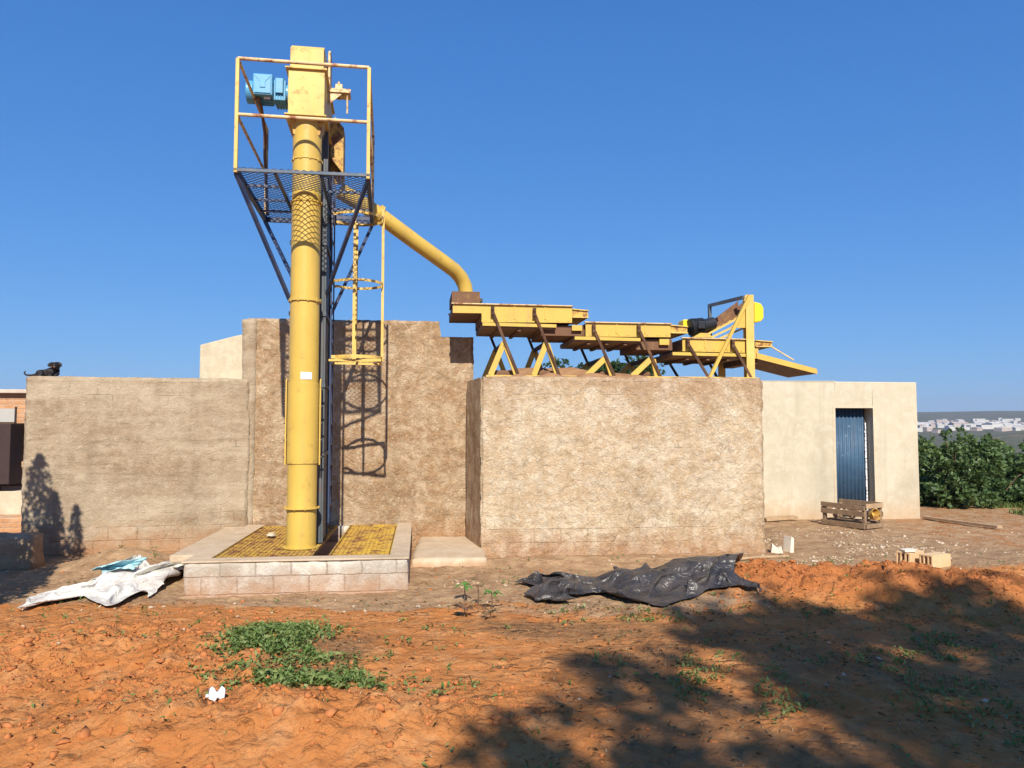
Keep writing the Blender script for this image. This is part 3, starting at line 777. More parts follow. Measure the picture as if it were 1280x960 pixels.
# expanded metal deck: diamonds, cut out round the legs and at the ladder opening
ax_, ay_ = .086, .088
def hole(x, y):
    return (x * x + y * y < .215 ** 2) or (-.24 < x < .25 and .15 < y < 1.1) or (.30 < x < PXb - .03 and .52 < y < .86)
SV, SF = [], []
def strand(a, b):
    mx, my = (a[0] + b[0]) / 2, (a[1] + b[1]) / 2
    if not (PXa < mx < PXb and PYa < my < PYb) or hole(mx, my): return
    d = Vector((b[0] - a[0], b[1] - a[1], 0)); nrm = Vector((-d.y, d.x, 0)).normalized() * .0042
    i = len(SV)
    for zz in (pz + .034, pz + .039):
        for p, s in ((a, 1), (a, -1), (b, -1), (b, 1)): SV.append((p[0] + nrm.x * s, p[1] + nrm.y * s, zz))
    SF.extend([(i, i + 1, i + 2, i + 3), (i + 4, i + 7, i + 6, i + 5), (i, i + 4, i + 5, i + 1), (i + 1, i + 5, i + 6, i + 2), (i + 2, i + 6, i + 7, i + 3), (i + 3, i + 7, i + 4, i)])
ni, nj = int((PXb - PXa) / ax_) + 2, int((PYb - PYa) / ay_) + 2
for i in range(ni):
    for j in range(nj):
        x, y = PXa + i * ax_, PYa + j * ay_
        strand((x, y), (x + ax_ / 2, y + ay_ / 2)); strand((x + ax_ / 2, y + ay_ / 2), (x + ax_, y))
        strand((x, y), (x + ax_ / 2, y - ay_ / 2)); strand((x + ax_ / 2, y - ay_ / 2), (x + ax_, y))
mesh_obj('deck_mesh', SV, np.array(SF), M['navy'], po)
# braces
def brace(a, b):
    MB().bar(a, b, .042, .042).build('brace', M['navy'], el)
zb1 = EF.on(367, 378, .2).z; zb2 = EF.on(369, 352, .6).z
brace((PXa, PYa + .03, pz - .03), (-.19, -.02, zb1)); brace((PXa, PYb - .03, pz - .03), (-.215, .9, zb2))
zb3 = EF.on(412, 372, .3).z; zb4 = EF.on(414, 392, .9).z
brace((PXb, PYa + .03, pz - .03), (.235, .26, zb3)); brace((PXb, PYb - .03, pz - .03), (.26, .98, zb4))
# railing
rl = empty('railing', (0, 0, 0)); rl.parent = el
zt_ = EF.on(296, 73, PYa).z; zm_ = EF.on(297, 143, PYa).z
for x, y in ((PXa, PYa), (PXb, PYa), (PXa, PYb), (PXb, PYb)):
    MB().bar((x, y, pz - .03), (x, y, zt_), .042, .042).build('post', M['yellow_pale'] if y == PYa else M['cream_rail'], rl, .004)
for z in (zt_ + .002, zm_):
    MB().tube([(PXa + .0, PYa - .002, z), (PXb, PYa - .002, z)], .021, 10).build('rail', M['cream_rail'], rl, smooth=True)
    for x in (PXa, PXb):
        MB().tube([(x, PYa + .022, z), (x, PYb - .02, z)], .019, 10).build('rail', M['cream_rail'], rl, smooth=True)
# gear motor bolted to the left of the head
gm = empty('gear_motor', (0, 0, 0)); gm.parent = el
g0 = EF.on(316, 118, .02); g1 = EF.on(341, 93.5, .02); mz = EF.on(330, 110, .1).z - .02
my = .22
body = MB(); xl = EF.on(310, 110, my).x; xr = EF.on(344, 110, my).x
body.cyl((xl + .08, my, mz), (xr, my, mz), .135, n=28)
for k in range(14):
    a = R(20 + k * 24.3); c, s = math.cos(a), math.sin(a)
    body.box(((xl + xr) / 2 + .05, my + c * .145, mz + s * .145), (xr - xl - .14, .006, .03), Matrix.Rotation(a - math.pi / 2, 3, 'X'))
body.build('motor_body', M['blue_motor'], gm, smooth=True)
MB().cyl((xl - .01, my, mz), (xl + .085, my, mz), .148, n=28).build('fan_cover', M['blue_motor'], gm, .012)
tb = MB(); tb.bx(g0.x, g1.x, .0, .1, g0.z, g1.z)
tbo = tb.build('terminal_box', M['blue_motor'], gm, .012)
td = MB(); w_, h_ = g1.x - g0.x, g1.z - g0.z
td.prism([(g0.x + .02, g0.z + .02), (g1.x - .02, g0.z + .02), (g1.x - .02, g1.z - .02), (g0.x + .02, g1.z - .02)], 'y', -.012, -.001)
td.bx(g0.x + w_ * .36, g0.x + w_ * .64, -.022, -.0125, g0.z + h_ * .32, g0.z + h_ * .62)
for s in (0, 1): td.bar((g0.x + w_ * (.12 if s == 0 else .88), -.014, g1.z - .035), (g0.x + w_ * (.38 if s == 0 else .62), -.014, g0.z + h_ * .60), .006, .012)
td.build('box_lid', M['blue_motor'], tbo, .003)
np0 = EF.on(333, 122, .08)
MB().bx(np0.x - .03, np0.x + .05, .068, .074, np0.z - .025, np0.z + .025).build('nameplate', M['white_sticker'], gm)
gb = MB(); x0 = xr; x1_ = EF.on(360, 110, my).x
gb.bx(x0 + .005, x1_ - .01, my - .15, my + .15, mz - .14, mz + .13); gb.cyl((x0, my, mz), (x1_ + .02, my, mz), .125, n=24)
gb.bx(x0 + .03, x1_ - .04, my - .19, my - .152, mz - .06, mz + .14)
for k in range(4): gb.bx(x0 + .02 + k * .036, x0 + .03 + k * .036, my - .165, my + .165, mz - .155, mz + .155)
gb.build('gearbox', M['blue_motor'], gm, .008)
sf_ = MB(); sf_.cyl((x1_ + .02, my, mz), (-HX + .01, my, mz), .035, n=14); sf_.bx(x1_ + .022, x1_ + .036, my - .16, my + .16, mz - .17, mz + .16)
sf_.build('output_flange', M['cream_rail'], gm)
cpts = [(g0.x + .05, .08, g0.z - .0), (g0.x + .08, .2, mz - .2), EF.on(331, 166, .95), EF.on(331, 195, 1.1), (PXa + .04, PYb - .05, pz + .05)]
MB().tube(cpts, .022, 8).build('power_cable', M['rust'], gm, smooth=True)
# ladder with safety cage on the right of the casing
ld = empty('ladder', (0, 0, 0)); ld.parent = el
lx, la, lb_ = .30, .44, .88
for y in (la, lb_): MB().bar((lx, y, .25), (lx, y, pz + .45), .018, .04).build('ladder_rail', M['navy'], ld)
for k in range(16): MB().cyl((lx, la, .45 + k * .28), (lx, lb_, .45 + k * .28), .011, n=8).build('rung', M['slate'], ld)
cg = empty('safety_cage', (0, 0, 0)); cg.parent = el
hcx, hcy, hr = .64, (la + lb_) / 2, .35
zbm = EF.on(440, 448, hcy).z
zh = [zbm, EF.on(440, 355, hcy).z, EF.on(440, 273, hcy).z]
def hoop(z, t):
    pts = [(lx, la, z)] + [(hcx - math.cos(a) * hr * 1.0, hcy - math.sin(a) * hr, z) for a in np.linspace(R(38), R(322), 30)] + [(lx, lb_, z)]
    g = MB()
    for a, b in zip(pts, pts[1:]): g.bar(a, b, .008, t)
    return g
for i, z in enumerate(zh): hoop(z, .045 if i == 0 else .036).build('hoop', M['yellow_pale'], cg)
bb = MB(); bb.bar((lx - .02, la - .02, zbm - .05), (hcx + .31, la - .12, zbm - .05), .03, .03); bb.bar((lx - .02, lb_ + .02, zbm - .05), (hcx + .31, lb_ + .1, zbm - .05), .03, .03)
bb.bar((hcx + .32, la - .13, zbm - .05), (hcx + .32, lb_ + .11, zbm - .05), .03, .03)
bb.build('cage_foot', M['yellow_pale'], cg)
for a, dz in ((R(85), 0), (R(180), .12), (R(275), 0)):
    x, y = hcx - math.cos(a) * hr * .99, hcy - math.sin(a) * hr * .99
    MB().bar((x, y, zbm - .04), (x, y, zh[2] + .03 + dz), .036, .008 if dz == 0 else .036).build('cage_strap', M['yellow_pale'], cg)

# ---------------------------------------------------------------- cascade tray machine on the block tank
MF = Frame((-.36, 11.80, 2.67), R(7.5))
mc = empty('tray_machine', MF.o, MF.rot, 'yellow three step vibrating tray machine standing on top of the pale block tank', 'machine')
MW = 1.15
def mp(px, py, ly=0.0):
    p = MF.on(px, py, ly); return p.x, p.z
def panel_tray(L, Rr, top, bot, name, stub=None):
    t = empty(name, (0, 0, 0)); t.parent = mc
    (xl, zl), (xr, zr) = mp(L, top[0]), mp(Rr, top[1])
    zbl, zbr = mp(L, bot[0])[1], mp(Rr, bot[1])[1]
    if stub:
        xs, zs = mp(stub[0], 400)[0], mp(L, stub[1])[1]; zs2 = mp(stub[0], stub[2])[1]
        poly = [(xl, zl), (xl, zs), (xs, zs2), (xs, zbl), (xr, zbr), (xr, zr)]
    else: poly = [(xl, zl), (xl, zbl), (xr, zbr), (xr, zr)]
    for y in (0, MW):
        sp_ = MB(); sp_.prism(poly, 'y', y, y + .008)
        xa_ = xl if not stub else xs
        for q in range(9):
            xx = xa_ + .06 + (xr - xa_ - .12) * q / 8; zz = zbl + (zbr - zbl) * q / 8 + .03
            sp_.cyl((xx, y - .010, zz), (xx, y + .018, zz), .010, n=6)
        for q in (.36, .70):
            xx = xa_ + (xr - xa_) * q; zt2 = zl + (zr - zl) * q - .012; zb2 = zbl + (zbr - zbl) * q + .05
            sp_.bx(xx - .012, xx + .012, y - .010 if y == 0 else y + .0085, y - .0005 if y == 0 else y + .018, zb2, zt2)
        sp_.build('side_panel', M['yellow'], t)
    # bottom deck and end plates
    b = MB()
    if stub:
        b.prism([(xl, zs), (xs, zs2), (xs, zs2 + .01), (xl, zs + .01)], 'y', .009, MW - .001)
        b.prism([(xs, zbl), (xs + .01, zbl), (xs + .01, zs2), (xs, zs2)], 'y', .009, MW - .001)
        b.prism([(xs + .011, zbl), (xr, zbr), (xr, zbr + .01), (xs + .011, zbl + .01)], 'y', .009, MW - .001)
    else: b.prism([(xl + .011, zbl), (xr, zbr), (xr, zbr + .01), (xl + .011, zbl + .01)], 'y', .009, MW - .001)
    b.prism([(xl, zl - .01), (xl + .01, zl - .01), (xl + .01, (zs if stub else zbl) + .011), (xl, (zs if stub else zbl) + .011)], 'y', .009, MW - .001)
    b.build('deck_plate', M['rust'], t)
    for y in (-.03, MW - .012): MB().bar((xl - .02, y + .02, zl + .009), (xr + .01, y + .02, zr + .009), .05, .016).build('top_lip', M['cream_rail'], t)
    return t, (xl, zl, xr, zr, zbl, zbr)
def lower_frame(t, L, Rr, y0, y1, h=4.5):
    """flange angle, belly box and cross members under a tray"""
    (xa, za), (xb, zb_) = mp(L, y0), mp(Rr, y1)
    hh = .05
    for y in (-.028, MW + .010): MB().bar((xa, y + .012, za - hh / 2 - .003), (xb, y + .012, zb_ - hh / 2 - .003), .03, hh).build('flange_angle', M['yellow'], t)
    g = MB()
    g.prism([(xa, za - .006), (xb, zb_ - .006), (xb, zb_ - hh - .03), (xa, za - hh - .03)], 'y', .012, MW - .004)
    g.build('belly_pan', M['wood'], t)
    for q in (.22, .5, .78):
        x = xa + (xb - xa) * q; MB().bar((x, .03, za + (zb_ - za) * q - hh - .05), (x, MW - .03, za + (zb_ - za) * q - hh - .05), .05, .03).build('cross_member', M['rust'], t)
def spout_box(t, L, Rr, y0, y1, mat='yellow_rusty'):
    (xa, za), (xb, zb_) = mp(L, y0, .05), mp(Rr, y1, .05)
    s = MB(); s.prism([(xa, za), (xb, za - .02), (xb, zb_), (xa, zb_)], 'y', .05, MW * .8); so = s.build('outlet_spout', M[mat], t)
    e = MB(); e.bar((xa, .036, za + .006), (xb + .02, .036, za - .014), .026, .014); e.bar((xa, .036, zb_ - .006), (xb + .02, .036, zb_ - .006), .026, .014)
    e.bx(xb + .002, xb + .014, .05, MW * .8, zb_ - .012, za + .0)
    e.build('spout_rim', M['yellow_pale'], so)
t1, q1 = panel_tray(566, 715, (380, 383.5), (402, 403.5), 'upper_tray', stub=(602, 391, 391.5))
lower_frame(t1, 603, 695, 403, 405.5); spout_box(t1, 715, 734, 387, 396.5)
t2, q2 = panel_tray(732, 838, (403.5, 405.5), (420.5, 421.5), 'middle_tray')
lower_frame(t2, 718, 800, 420.5, 422.5); spout_box(t2, 838, 858, 407, 416)
t3, q3 = panel_tray(853, 931, (423, 425), (439, 441), 'lower_tray')
lower_frame(t3, 840, 931, 440, 442); spout_box(t3, 944, 964, 426, 433)
# transfer boxes under the ends of the trays
for t, L, Rr, ya, yb in ((t1, 676, 733, 406.5, 420.5), (t2, 795, 840, 424, 438), (t3, 934, 947, 436, 455)):
    (xa, za), (xb, zb_) = mp(L, ya, .1), mp(Rr, yb, .1)
    o_ = MB(); o_.bx(xa, xb, .08, MW - .08, zb_, za); bx_ = o_.build('transfer_box', M['rust'], t, .004)
    xm = xb - (xb - xa) * .12
    MB().bx(xm - .16, xm, .02, .078, zb_ + .08, za).build('box_flap', M['yellow'], bx_)
# left end plate of each step (brown)
# feed box below the pipe
fb = empty('feed_box', (0, 0, 0)); fb.parent = mc
(xa, za), (xb, zb_) = mp(566, 366.5, .25), mp(599, 379, .25)
w = MB()
w.bx(xa - .02, xb, .12, .13, zb_ - .02, za); w.bx(xa - .02, xb, .92, .93, zb_ - .02, za); w.bx(xa - .02, xa - .01, .131, .919, zb_ - .02, za); w.bx(xb - .01, xb, .131, .919, zb_ - .02, za)
w.bx(xa - .018, xb - .002, .122, .928, za + .001, za + .009)
w.build('box_wall', M['rust'], fb)
bp = MB(); bp.cyl((xb + .035, .3, za - .09), (xb + .035, .36, za - .09), .03, n=12); bp.bx(xb + .001, xb + .05, .2, .5, za - .13, za - .12)
bp.build('clamp', M['dark_bolt'], fb)
# spring legs and A struts, front and rear
tops = [((615, 389), (647, 468)), ((667, 391), (698, 468)), ((741, 411), (766, 468)), ((797, 411), (822, 466)), ((858, 429), (881, 467)), ((914, 430), (934, 467))]
astr = [((630, 428), (613, 467)), ((683, 428), (667, 467)), ((757, 447), (733, 466)), ((815, 447), (790, 466))]
for rear in (0, 1):
    y = -.055 if not rear else MW + .055
    for (a, b) in tops:
        (xa, za), (xb, zb_) = mp(*a), mp(*b)
        sl = MB(); zlo = .03
        xb2 = xa + (xb - xa) * (za - zlo) / (za - zb_)
        sl.bar((xa, y, za), (xb2, y, zlo), .042, .02, up=(0, 1, 0)); so = sl.build('spring_leg', M['dark_rust'], mc)
        cl = MB(); cl.box((xa + .004, y, za), (.05, .05, .13)); cl.cyl((xa, y - .04, za + .02), (xa, y + .04, za + .02), .018, n=8); cl.build('clamp', M['dark_rust'], so)
    for k, (a, b) in enumerate(astr):
        (xa, za), (xb, zb_) = mp(*a), mp(*b)
        st_ = MB(); yy = y + (.045 if not rear else -.045)
        xe, ze = mp(*tops[k][1])
        st_.bar((xa, yy, za), (xb, yy, .045), .085, .05, up=(0, 1, 0)); st_.bar((xa + .012, yy, za - .03), (xe - .02, yy, .045), .075, .05, up=(0, 1, 0))
        st_.build('strut', M['yellow'], mc)
for k, (a, b) in enumerate(astr):
    xa, za = mp(*a)
    MB().bar((xa, .02, za - .01), (xa, MW - .02, za - .01), .04, .06).build('tie_bar', M['dark_rust'], mc)
xa, xb = mp(607, 466)[0], mp(944, 466)[0]
for y in (-.04, MW + .01): MB().bx(xa, xb, y - .045, y + .035, -.01, .042).build('base_rail', M['yellow'], mc, .004)
for (L, Rr) in ((612, 648), (668, 698), (740, 766), (788, 820)):
    xm = (mp(L, 460)[0] + mp(Rr, 460)[0]) / 2
    MB().bx(xm - .16, xm + .16, .1, .2, .0, .13).build('footing_pad', M['rust'], mc, .03)
# end frame with post, stay, gusset and top bracket
ef = empty('end_frame', (0, 0, 0)); ef.parent = mc
(xp0, zp0_), (xp1, zp1_) = mp(930, 369), mp(940, 369)
p_ = MB(); p_.bx(xp0, xp1, -.06, -.05, 0, zp0_); p_.bx(xp0, xp1, .05, .06, 0, zp0_); p_.bx(xp1 - .01, xp1, -.049, .049, 0, zp0_)
p_.build('post', M['yellow_pale'], ef, .003); p_ = MB(); p_.bx(xp0, xp1, MW - .05, MW - .04, 0, .5); p_.bx(xp1 - .01, xp1, MW - .039, MW + .05, 0, .5)
p_.build('post', M['yellow_pale'], ef, .003)
xs_, _ = mp(884, 468); 
MB().bar((xp0 + .05, -.10, zp0_ - .02), (xs_, -.10, .03), .05, .05, up=(0, 1, 0)).build('stay', M['yellow'], ef)
tbk = MB(); xq, zq = mp(887, 382, .9); _, zlow = mp(887, 402, .9)
tbk.bar((xp0, .02, zp0_ - .03), (xq, .9, zq), .05, .05); tbk.bar((xq, .9, zq + .02), (xq, .9, zlow - .25), .05, .05)
tbk.build('top_bracket', M['slate'], ef)
gq = MB(); gq.prism([mp(912, 410), mp(931, 386), mp(931, 410)], 'y', -.03, -.02); gq.build('gusset', M['yellow'], ef)
# inclined conveyor with its drive motor, belt guard
ic = empty('inclined_chute', (0, 0, 0)); ic.parent = mc
(xa, za), (xb, zb_) = mp(872, 420, .5), mp(934, 388, .5)
for yy in (.30, .85): MB().prism([(xa, za), (xb, zb_), (xb, zb_ + .22), (xa + .3, za + .24)], 'y', yy, yy + .01).build('side_plate', M['rust'], ic)
MB().prism([(xa, za - .03), (xb, zb_ - .03), (xb, zb_ - .001), (xa, za - .001)], 'y', .28, .88).build('floor_plate', M['yellow_rusty'], ic)
sb = MB()
for k in (0, 1, 2): sb.bar((xa - .05 + k * .1, .22, za - .06 - k * .03), (xb - .1 + k * .02, .22, zb_ - .08 - k * .10), .05, .03)
sb.build('slide_rails', M['yellow_pale'], ic)
mt = empty('drive_motor', (0, 0, 0)); mt.parent = mc
xm0, zm0 = mp(869, 408, .2); xm1, zm1 = mp(888, 404, .25)
m1 = MB(); m1.cyl((xm0 - .10, .17, zm0 - .02), (xm0 + .12, .20, zm0 + .01), .135, n=24); m1.cyl((xm0 + .10, .2, zm0 + .01), (xm1 + .05, .24, zm1), .10, n=20)
for k in range(10): m1.cyl((xm0 - .08 + k * .02, .172, zm0 - .018), (xm0 - .072 + k * .02, .173, zm0 - .018), .145, n=20)
m1.build('motor_body', M['black_motor'], mt, smooth=True)
MB().bx(xm0 - .02, xm0 + .10, .0, .07, zm0 - .06, zm0 + .06).build('terminal_box', M['black_motor'], mt, .01)
mk = MB(); x_, z_ = mp(855, 405, .3); mk.bx(x_ - .03, x_ + .09, .25, .5, z_ - .07, z_ + .07); mk.build('pulley_cover', M['yellow_bright'], mt, .02)
pl_ = MB(); (xa, za), (xb, zb_) = mp(868, 421), mp(892, 421)
pl_.prism([(xa, za), (xa + .12, za + .07), (xb - .05, za + .07), (xb, za)], 'y', .05, .5); pl_.build('motor_plate', M['yellow'], mt)
bg_ = MB(); (xa, za), (xb, zb_) = mp(940.5, 380, .15), mp(952.5, 404, .15)
bg_.prism([(xa, za + .03), (xa + (xb - xa) * .75, za), (xb, za - .07), (xb, zb_ + .08), (xa + (xb - xa) * .7, zb_ + .02), (xa, zb_)], 'y', .08, .42)
bg_.build('belt_guard', M['yellow_bright'], mc, .015)
# last tray, tipping down to the right
lt = empty('outfeed_tray', (0, 0, 0)); lt.parent = mc
(xa, za), (xb, zb_) = mp(946, 441), mp(1021, 461)
h0 = .085
for y in (0, .95): MB().prism([(xa, za), (xb, zb_), (xb + .01, zb_ - h0), (xa, za - h0 * 1.1)], 'y', y, y + .012).build('side_panel', M['yellow'], lt)
MB().prism([(xa, za - h0 * .9), (xb, zb_ - h0 * .8), (xb, zb_ - h0 * .95), (xa, za - h0 * 1.06)], 'y', .013, .949).build('deck_plate', M['rust'], lt)
MB().bx(xb - .012, xb + .004, .013, .949, zb_ - h0 * .78, zb_ - .01).build('end_lip', M['yellow'], lt)
(x0, z0), (x1, z1) = mp(962, 432, .5), mp(992, 450, .5)
MB().bar((x0, .5, z0), (x1, .5, z1), .02, .02).build('hanger', M['cream_rail'], lt)
BLACK_CLOTH = [
150,2,8,8,7,7,17,27,31,28,24,18,9,-1,-11,-25,-18,16,9,11,5,13,23,26,26,23,22,15,15,11,9,12,11,11,4,9,15,16,14,15,22,26,25,22,21,19,17,14,12,11,13,9,21,22,26,31,31,30,25,21,
16,13,11,11,11,16,18,22,23,24,24,23,23,19,16,21,18,13,-8,-12,144,0,0,8,13,10,13,20,27,26,19,13,7,0,2,-11,-15,21,20,10,9,3,10,25,27,26,25,18,16,10,7,6,9,12,12,11,11,10,14,15,
19,22,24,26,22,20,18,15,14,13,13,16,20,24,26,29,29,26,22,19,14,11,9,10,9,17,20,23,24,25,24,23,23,20,18,17,20,17,6,-14,139,-3,-2,0,11,18,20,13,24,19,13,10,7,4,10,10,-5,10,27,14,
9,7,-4,14,27,27,25,22,15,15,10,6,4,5,13,20,14,8,10,14,15,18,24,24,22,21,18,17,15,15,17,18,22,24,27,29,24,23,20,16,12,6,8,7,14,16,22,24,26,25,24,24,19,22,20,15,19,18,19,-2,
136,-5,-5,-4,4,17,26,21,19,22,20,5,3,3,6,14,19,3,27,21,10,8,-12,0,25,23,22,28,19,16,15,9,7,6,2,15,20,11,6,14,16,16,20,25,21,20,18,17,15,18,18,21,25,27,27,26,27,15,14,11,
11,3,6,9,20,15,23,27,25,26,24,21,18,18,21,15,23,20,18,19,127,-1,-6,-7,0,15,26,27,22,22,19,19,9,5,6,8,11,11,21,24,18,9,-25,-10,22,20,24,22,25,18,12,11,11,13,9,5,11,11,10,13,
16,20,22,22,22,20,17,15,16,18,20,22,25,27,30,30,21,17,11,5,6,4,7,11,20,15,26,28,25,24,21,21,18,13,19,17,21,21,21,24,114,7,-5,-7,-4,11,25,32,26,18,16,20,14,8,6,8,13,18,21,19,
17,14,-17,-21,4,29,24,23,20,19,9,15,15,15,12,9,7,7,10,13,17,20,22,22,21,20,16,13,16,17,21,23,24,28,31,35,22,13,17,-4,0,6,8,10,22,17,26,27,24,23,21,20,16,10,16,16,19,22,23,27,
99,13,1,-7,2,5,23,35,33,2,23,18,10,4,6,7,12,17,30,28,13,16,-6,-17,-5,19,26,20,16,18,12,13,17,17,16,14,10,7,8,12,17,20,20,21,20,21,17,10,12,17,21,23,25,27,30,34,32,8,11,-3,
-2,9,9,16,21,24,23,24,23,22,20,19,14,8,14,10,19,22,23,29,87,11,6,5,2,9,20,28,28,13,14,15,11,4,6,11,12,19,20,19,23,22,4,-6,-9,2,21,22,19,19,14,10,13,18,17,14,15,13,10,12,
17,19,18,19,21,20,19,13,8,8,20,25,27,26,29,31,32,22,1,-4,3,8,15,18,23,24,22,17,20,23,21,18,12,8,9,12,16,21,23,26,75,8,15,13,6,3,16,21,26,18,7,16,6,10,13,15,8,20,24,12,
14,23,14,4,-9,3,15,20,22,22,15,7,8,16,18,16,14,16,14,14,15,20,20,17,21,23,17,13,12,7,10,22,27,28,26,28,31,31,12,-11,4,15,10,19,23,25,24,11,17,23,17,15,14,13,7,8,19,16,20,24,
61,11,16,17,12,8,12,17,14,18,7,14,19,17,10,12,20,8,9,24,7,21,17,10,6,4,12,17,22,20,16,11,2,13,17,16,16,16,16,16,16,18,20,21,22,24,17,12,9,7,1,24,28,27,25,27,31,28,24,-8,
11,15,7,15,25,24,22,11,11,22,22,14,12,14,8,7,18,15,14,20,54,15,17,17,18,16,11,9,16,9,4,11,20,15,14,19,13,7,11,25,19,16,10,9,7,9,13,18,22,22,16,10,3,10,16,17,16,17,17,18,
19,19,18,22,24,24,13,6,13,7,4,16,28,26,29,27,26,28,28,1,12,15,9,5,26,23,21,15,5,21,20,17,15,12,7,14,14,11,12,17,55,16,17,24,22,18,3,6,12,13,14,-4,8,21,25,15,5,14,19,23,
17,12,12,5,10,2,17,20,22,21,20,14,5,6,16,15,17,18,16,21,20,21,22,20,23,26,14,-2,12,7,11,7,25,30,29,28,24,26,29,11,11,15,12,4,11,25,24,17,4,17,18,18,16,15,14,9,11,12,10,8,
52,17,23,27,27,14,11,7,2,10,12,9,4,16,16,11,19,23,19,18,15,11,6,7,5,8,10,23,22,23,20,12,10,6,15,17,18,17,16,22,20,22,23,23,23,26,15,-6,15,9,6,7,20,29,30,28,24,24,29,20,
8,4,14,10,14,20,23,17,6,14,16,16,18,15,13,15,14,7,12,15,60,13,21,30,29,15,8,18,0,-1,13,16,14,11,-2,25,25,23,16,14,8,2,6,8,12,4,13,24,22,24,22,15,10,8,12,18,21,18,14,21,
22,22,22,24,24,26,16,-6,16,11,10,1,12,27,29,29,21,27,29,22,12,5,3,19,16,20,20,15,7,11,15,11,20,18,14,16,14,11,12,10,72,3,18,27,29,26,14,12,2,-4,10,19,24,14,-5,21,25,21,15,3,
4,8,1,8,14,6,16,26,24,24,24,18,12,8,9,19,21,14,23,18,22,22,23,22,24,26,17,-4,18,10,13,-3,6,25,26,29,23,26,29,23,9,14,4,15,14,20,18,12,12,10,13,16,14,17,21,17,16,10,7,4,
73,12,16,23,27,28,18,13,-6,13,10,7,24,7,16,18,20,13,3,7,6,5,4,7,13,9,21,28,25,26,21,22,14,6,10,17,15,24,23,24,19,17,14,23,28,28,21,-3,10,14,7,4,6,20,27,28,25,24,27,23,
12,11,9,14,19,17,13,8,12,14,15,16,16,20,23,20,13,9,7,5,92,6,16,17,19,24,26,11,4,16,14,9,6,17,20,14,13,1,10,11,-1,2,8,10,4,19,25,29,27,24,23,25,16,5,8,15,18,21,24,21,
15,14,18,25,27,27,26,4,3,11,6,11,11,16,23,27,25,25,24,22,16,11,11,12,19,21,22,7,5,9,15,17,18,21,24,21,18,7,6,-2,109,12,13,15,15,13,19,15,15,10,20,13,0,17,15,11,3,8,13,12,
4,-6,11,4,5,28,29,29,28,20,27,24,19,7,7,11,16,23,21,12,16,22,23,23,22,25,25,18,2,10,6,9,15,16,21,25,24,24,22,20,15,12,11,14,21,25,24,17,2,1,11,17,18,22,25,24,20,4,-4,5,
130,14,12,13,12,7,-2,20,16,18,17,16,9,10,9,5,8,9,13,11,6,4,9,0,9,28,32,29,24,22,26,25,14,12,10,6,11,23,23,20,18,16,23,22,21,21,21,22,10,12,11,11,13,18,21,20,23,22,21,17,
13,9,12,20,24,25,26,17,-3,10,7,11,18,22,27,25,24,5,-7,-3,148,19,10,-4,6,0,-2,24,17,20,17,19,7,9,14,4,10,14,10,7,7,4,12,6,14,26,29,28,24,23,26,18,17,14,10,10,12,15,25,22,
20,17,21,19,18,17,18,19,19,17,16,15,15,17,20,20,21,19,18,17,9,11,15,19,26,27,28,14,-5,11,6,9,18,21,25,29,21,8,-5,-8,166,19,-3,-12,-6,-1,19,25,13,21,22,17,-2,16,20,8,12,10,8,6,
10,-4,9,20,21,25,25,26,23,23,23,19,12,20,11,11,11,18,17,24,18,22,19,15,15,13,15,17,22,24,22,21,19,17,18,18,19,18,15,14,11,11,18,19,26,24,21,21,-6,10,5,11,14,16,21,31,26,9,-2,-7,
177,12,-10,-9,-8,6,16,23,20,22,21,20,1,8,19,21,8,4,5,6,7,9,11,19,23,26,24,22,23,22,22,18,13,19,13,11,11,17,20,19,21,21,18,14,9,8,12,21,22,22,27,21,24,22,22,19,17,17,17,7,
12,10,17,21,25,26,11,23,-2,10,10,9,7,7,20,30,31,14,2,-7,178,12,-11,-10,-6,7,22,23,23,15,21,21,13,-4,19,20,20,3,0,8,7,11,19,19,19,23,22,20,23,21,25,18,12,16,11,13,12,18,18,21,
23,20,18,8,6,7,6,19,33,18,21,29,27,25,20,18,22,18,16,8,9,11,13,22,24,22,13,22,1,15,14,7,0,4,14,27,32,22,-1,2,182,4,-3,-6,-6,10,19,19,19,22,19,19,14,6,14,15,17,16,6,6,
7,13,18,19,16,20,23,21,19,21,22,21,15,11,11,10,15,16,21,22,21,20,9,9,7,8,7,9,37,22,23,29,26,27,19,21,22,17,16,7,11,13,13,16,24,19,15,18,11,14,15,11,-1,4,9,23,25,22,8,6,
178,11,-2,-1,-4,12,15,16,21,19,18,20,18,11,10,10,14,15,15,10,9,9,14,15,19,24,24,22,21,18,20,19,15,9,12,10,17,15,19,22,23,15,13,4,5,7,10,6,38,26,23,23,20,29,29,20,23,15,14,11,
13,12,15,17,15,17,18,15,12,18,14,10,10,1,13,23,15,17,7,7,174,14,8,-1,-5,12,12,18,18,18,21,20,18,13,10,11,9,12,13,12,4,10,18,19,21,23,25,21,17,26,19,17,10,12,9,19,15,16,21,15,
23,20,12,2,-4,11,7,8,37,29,26,7,29,29,30,22,21,13,14,11,15,16,17,16,17,12,15,17,13,14,15,15,7,13,11,17,19,19,11,3,165,14,10,7,-2,7,11,18,22,19,17,23,20,15,10,10,11,10,10,9,
10,13,10,20,21,23,26,22,14,22,24,17,12,7,14,21,20,17,12,19,19,15,5,15,0,11,2,10,33,31,20,19,18,30,31,21,19,14,8,16,17,18,18,17,15,17,12,15,15,5,15,11,14,17,19,19,19,16,11,6,
152,17,12,8,-3,7,13,18,24,20,17,23,18,17,14,6,13,14,12,10,9,13,11,13,21,23,23,26,17,17,25,19,6,11,14,24,21,14,10,19,21,21,-1,17,4,10,8,7,27,23,18,20,23,27,28,23,19,14,11,15,
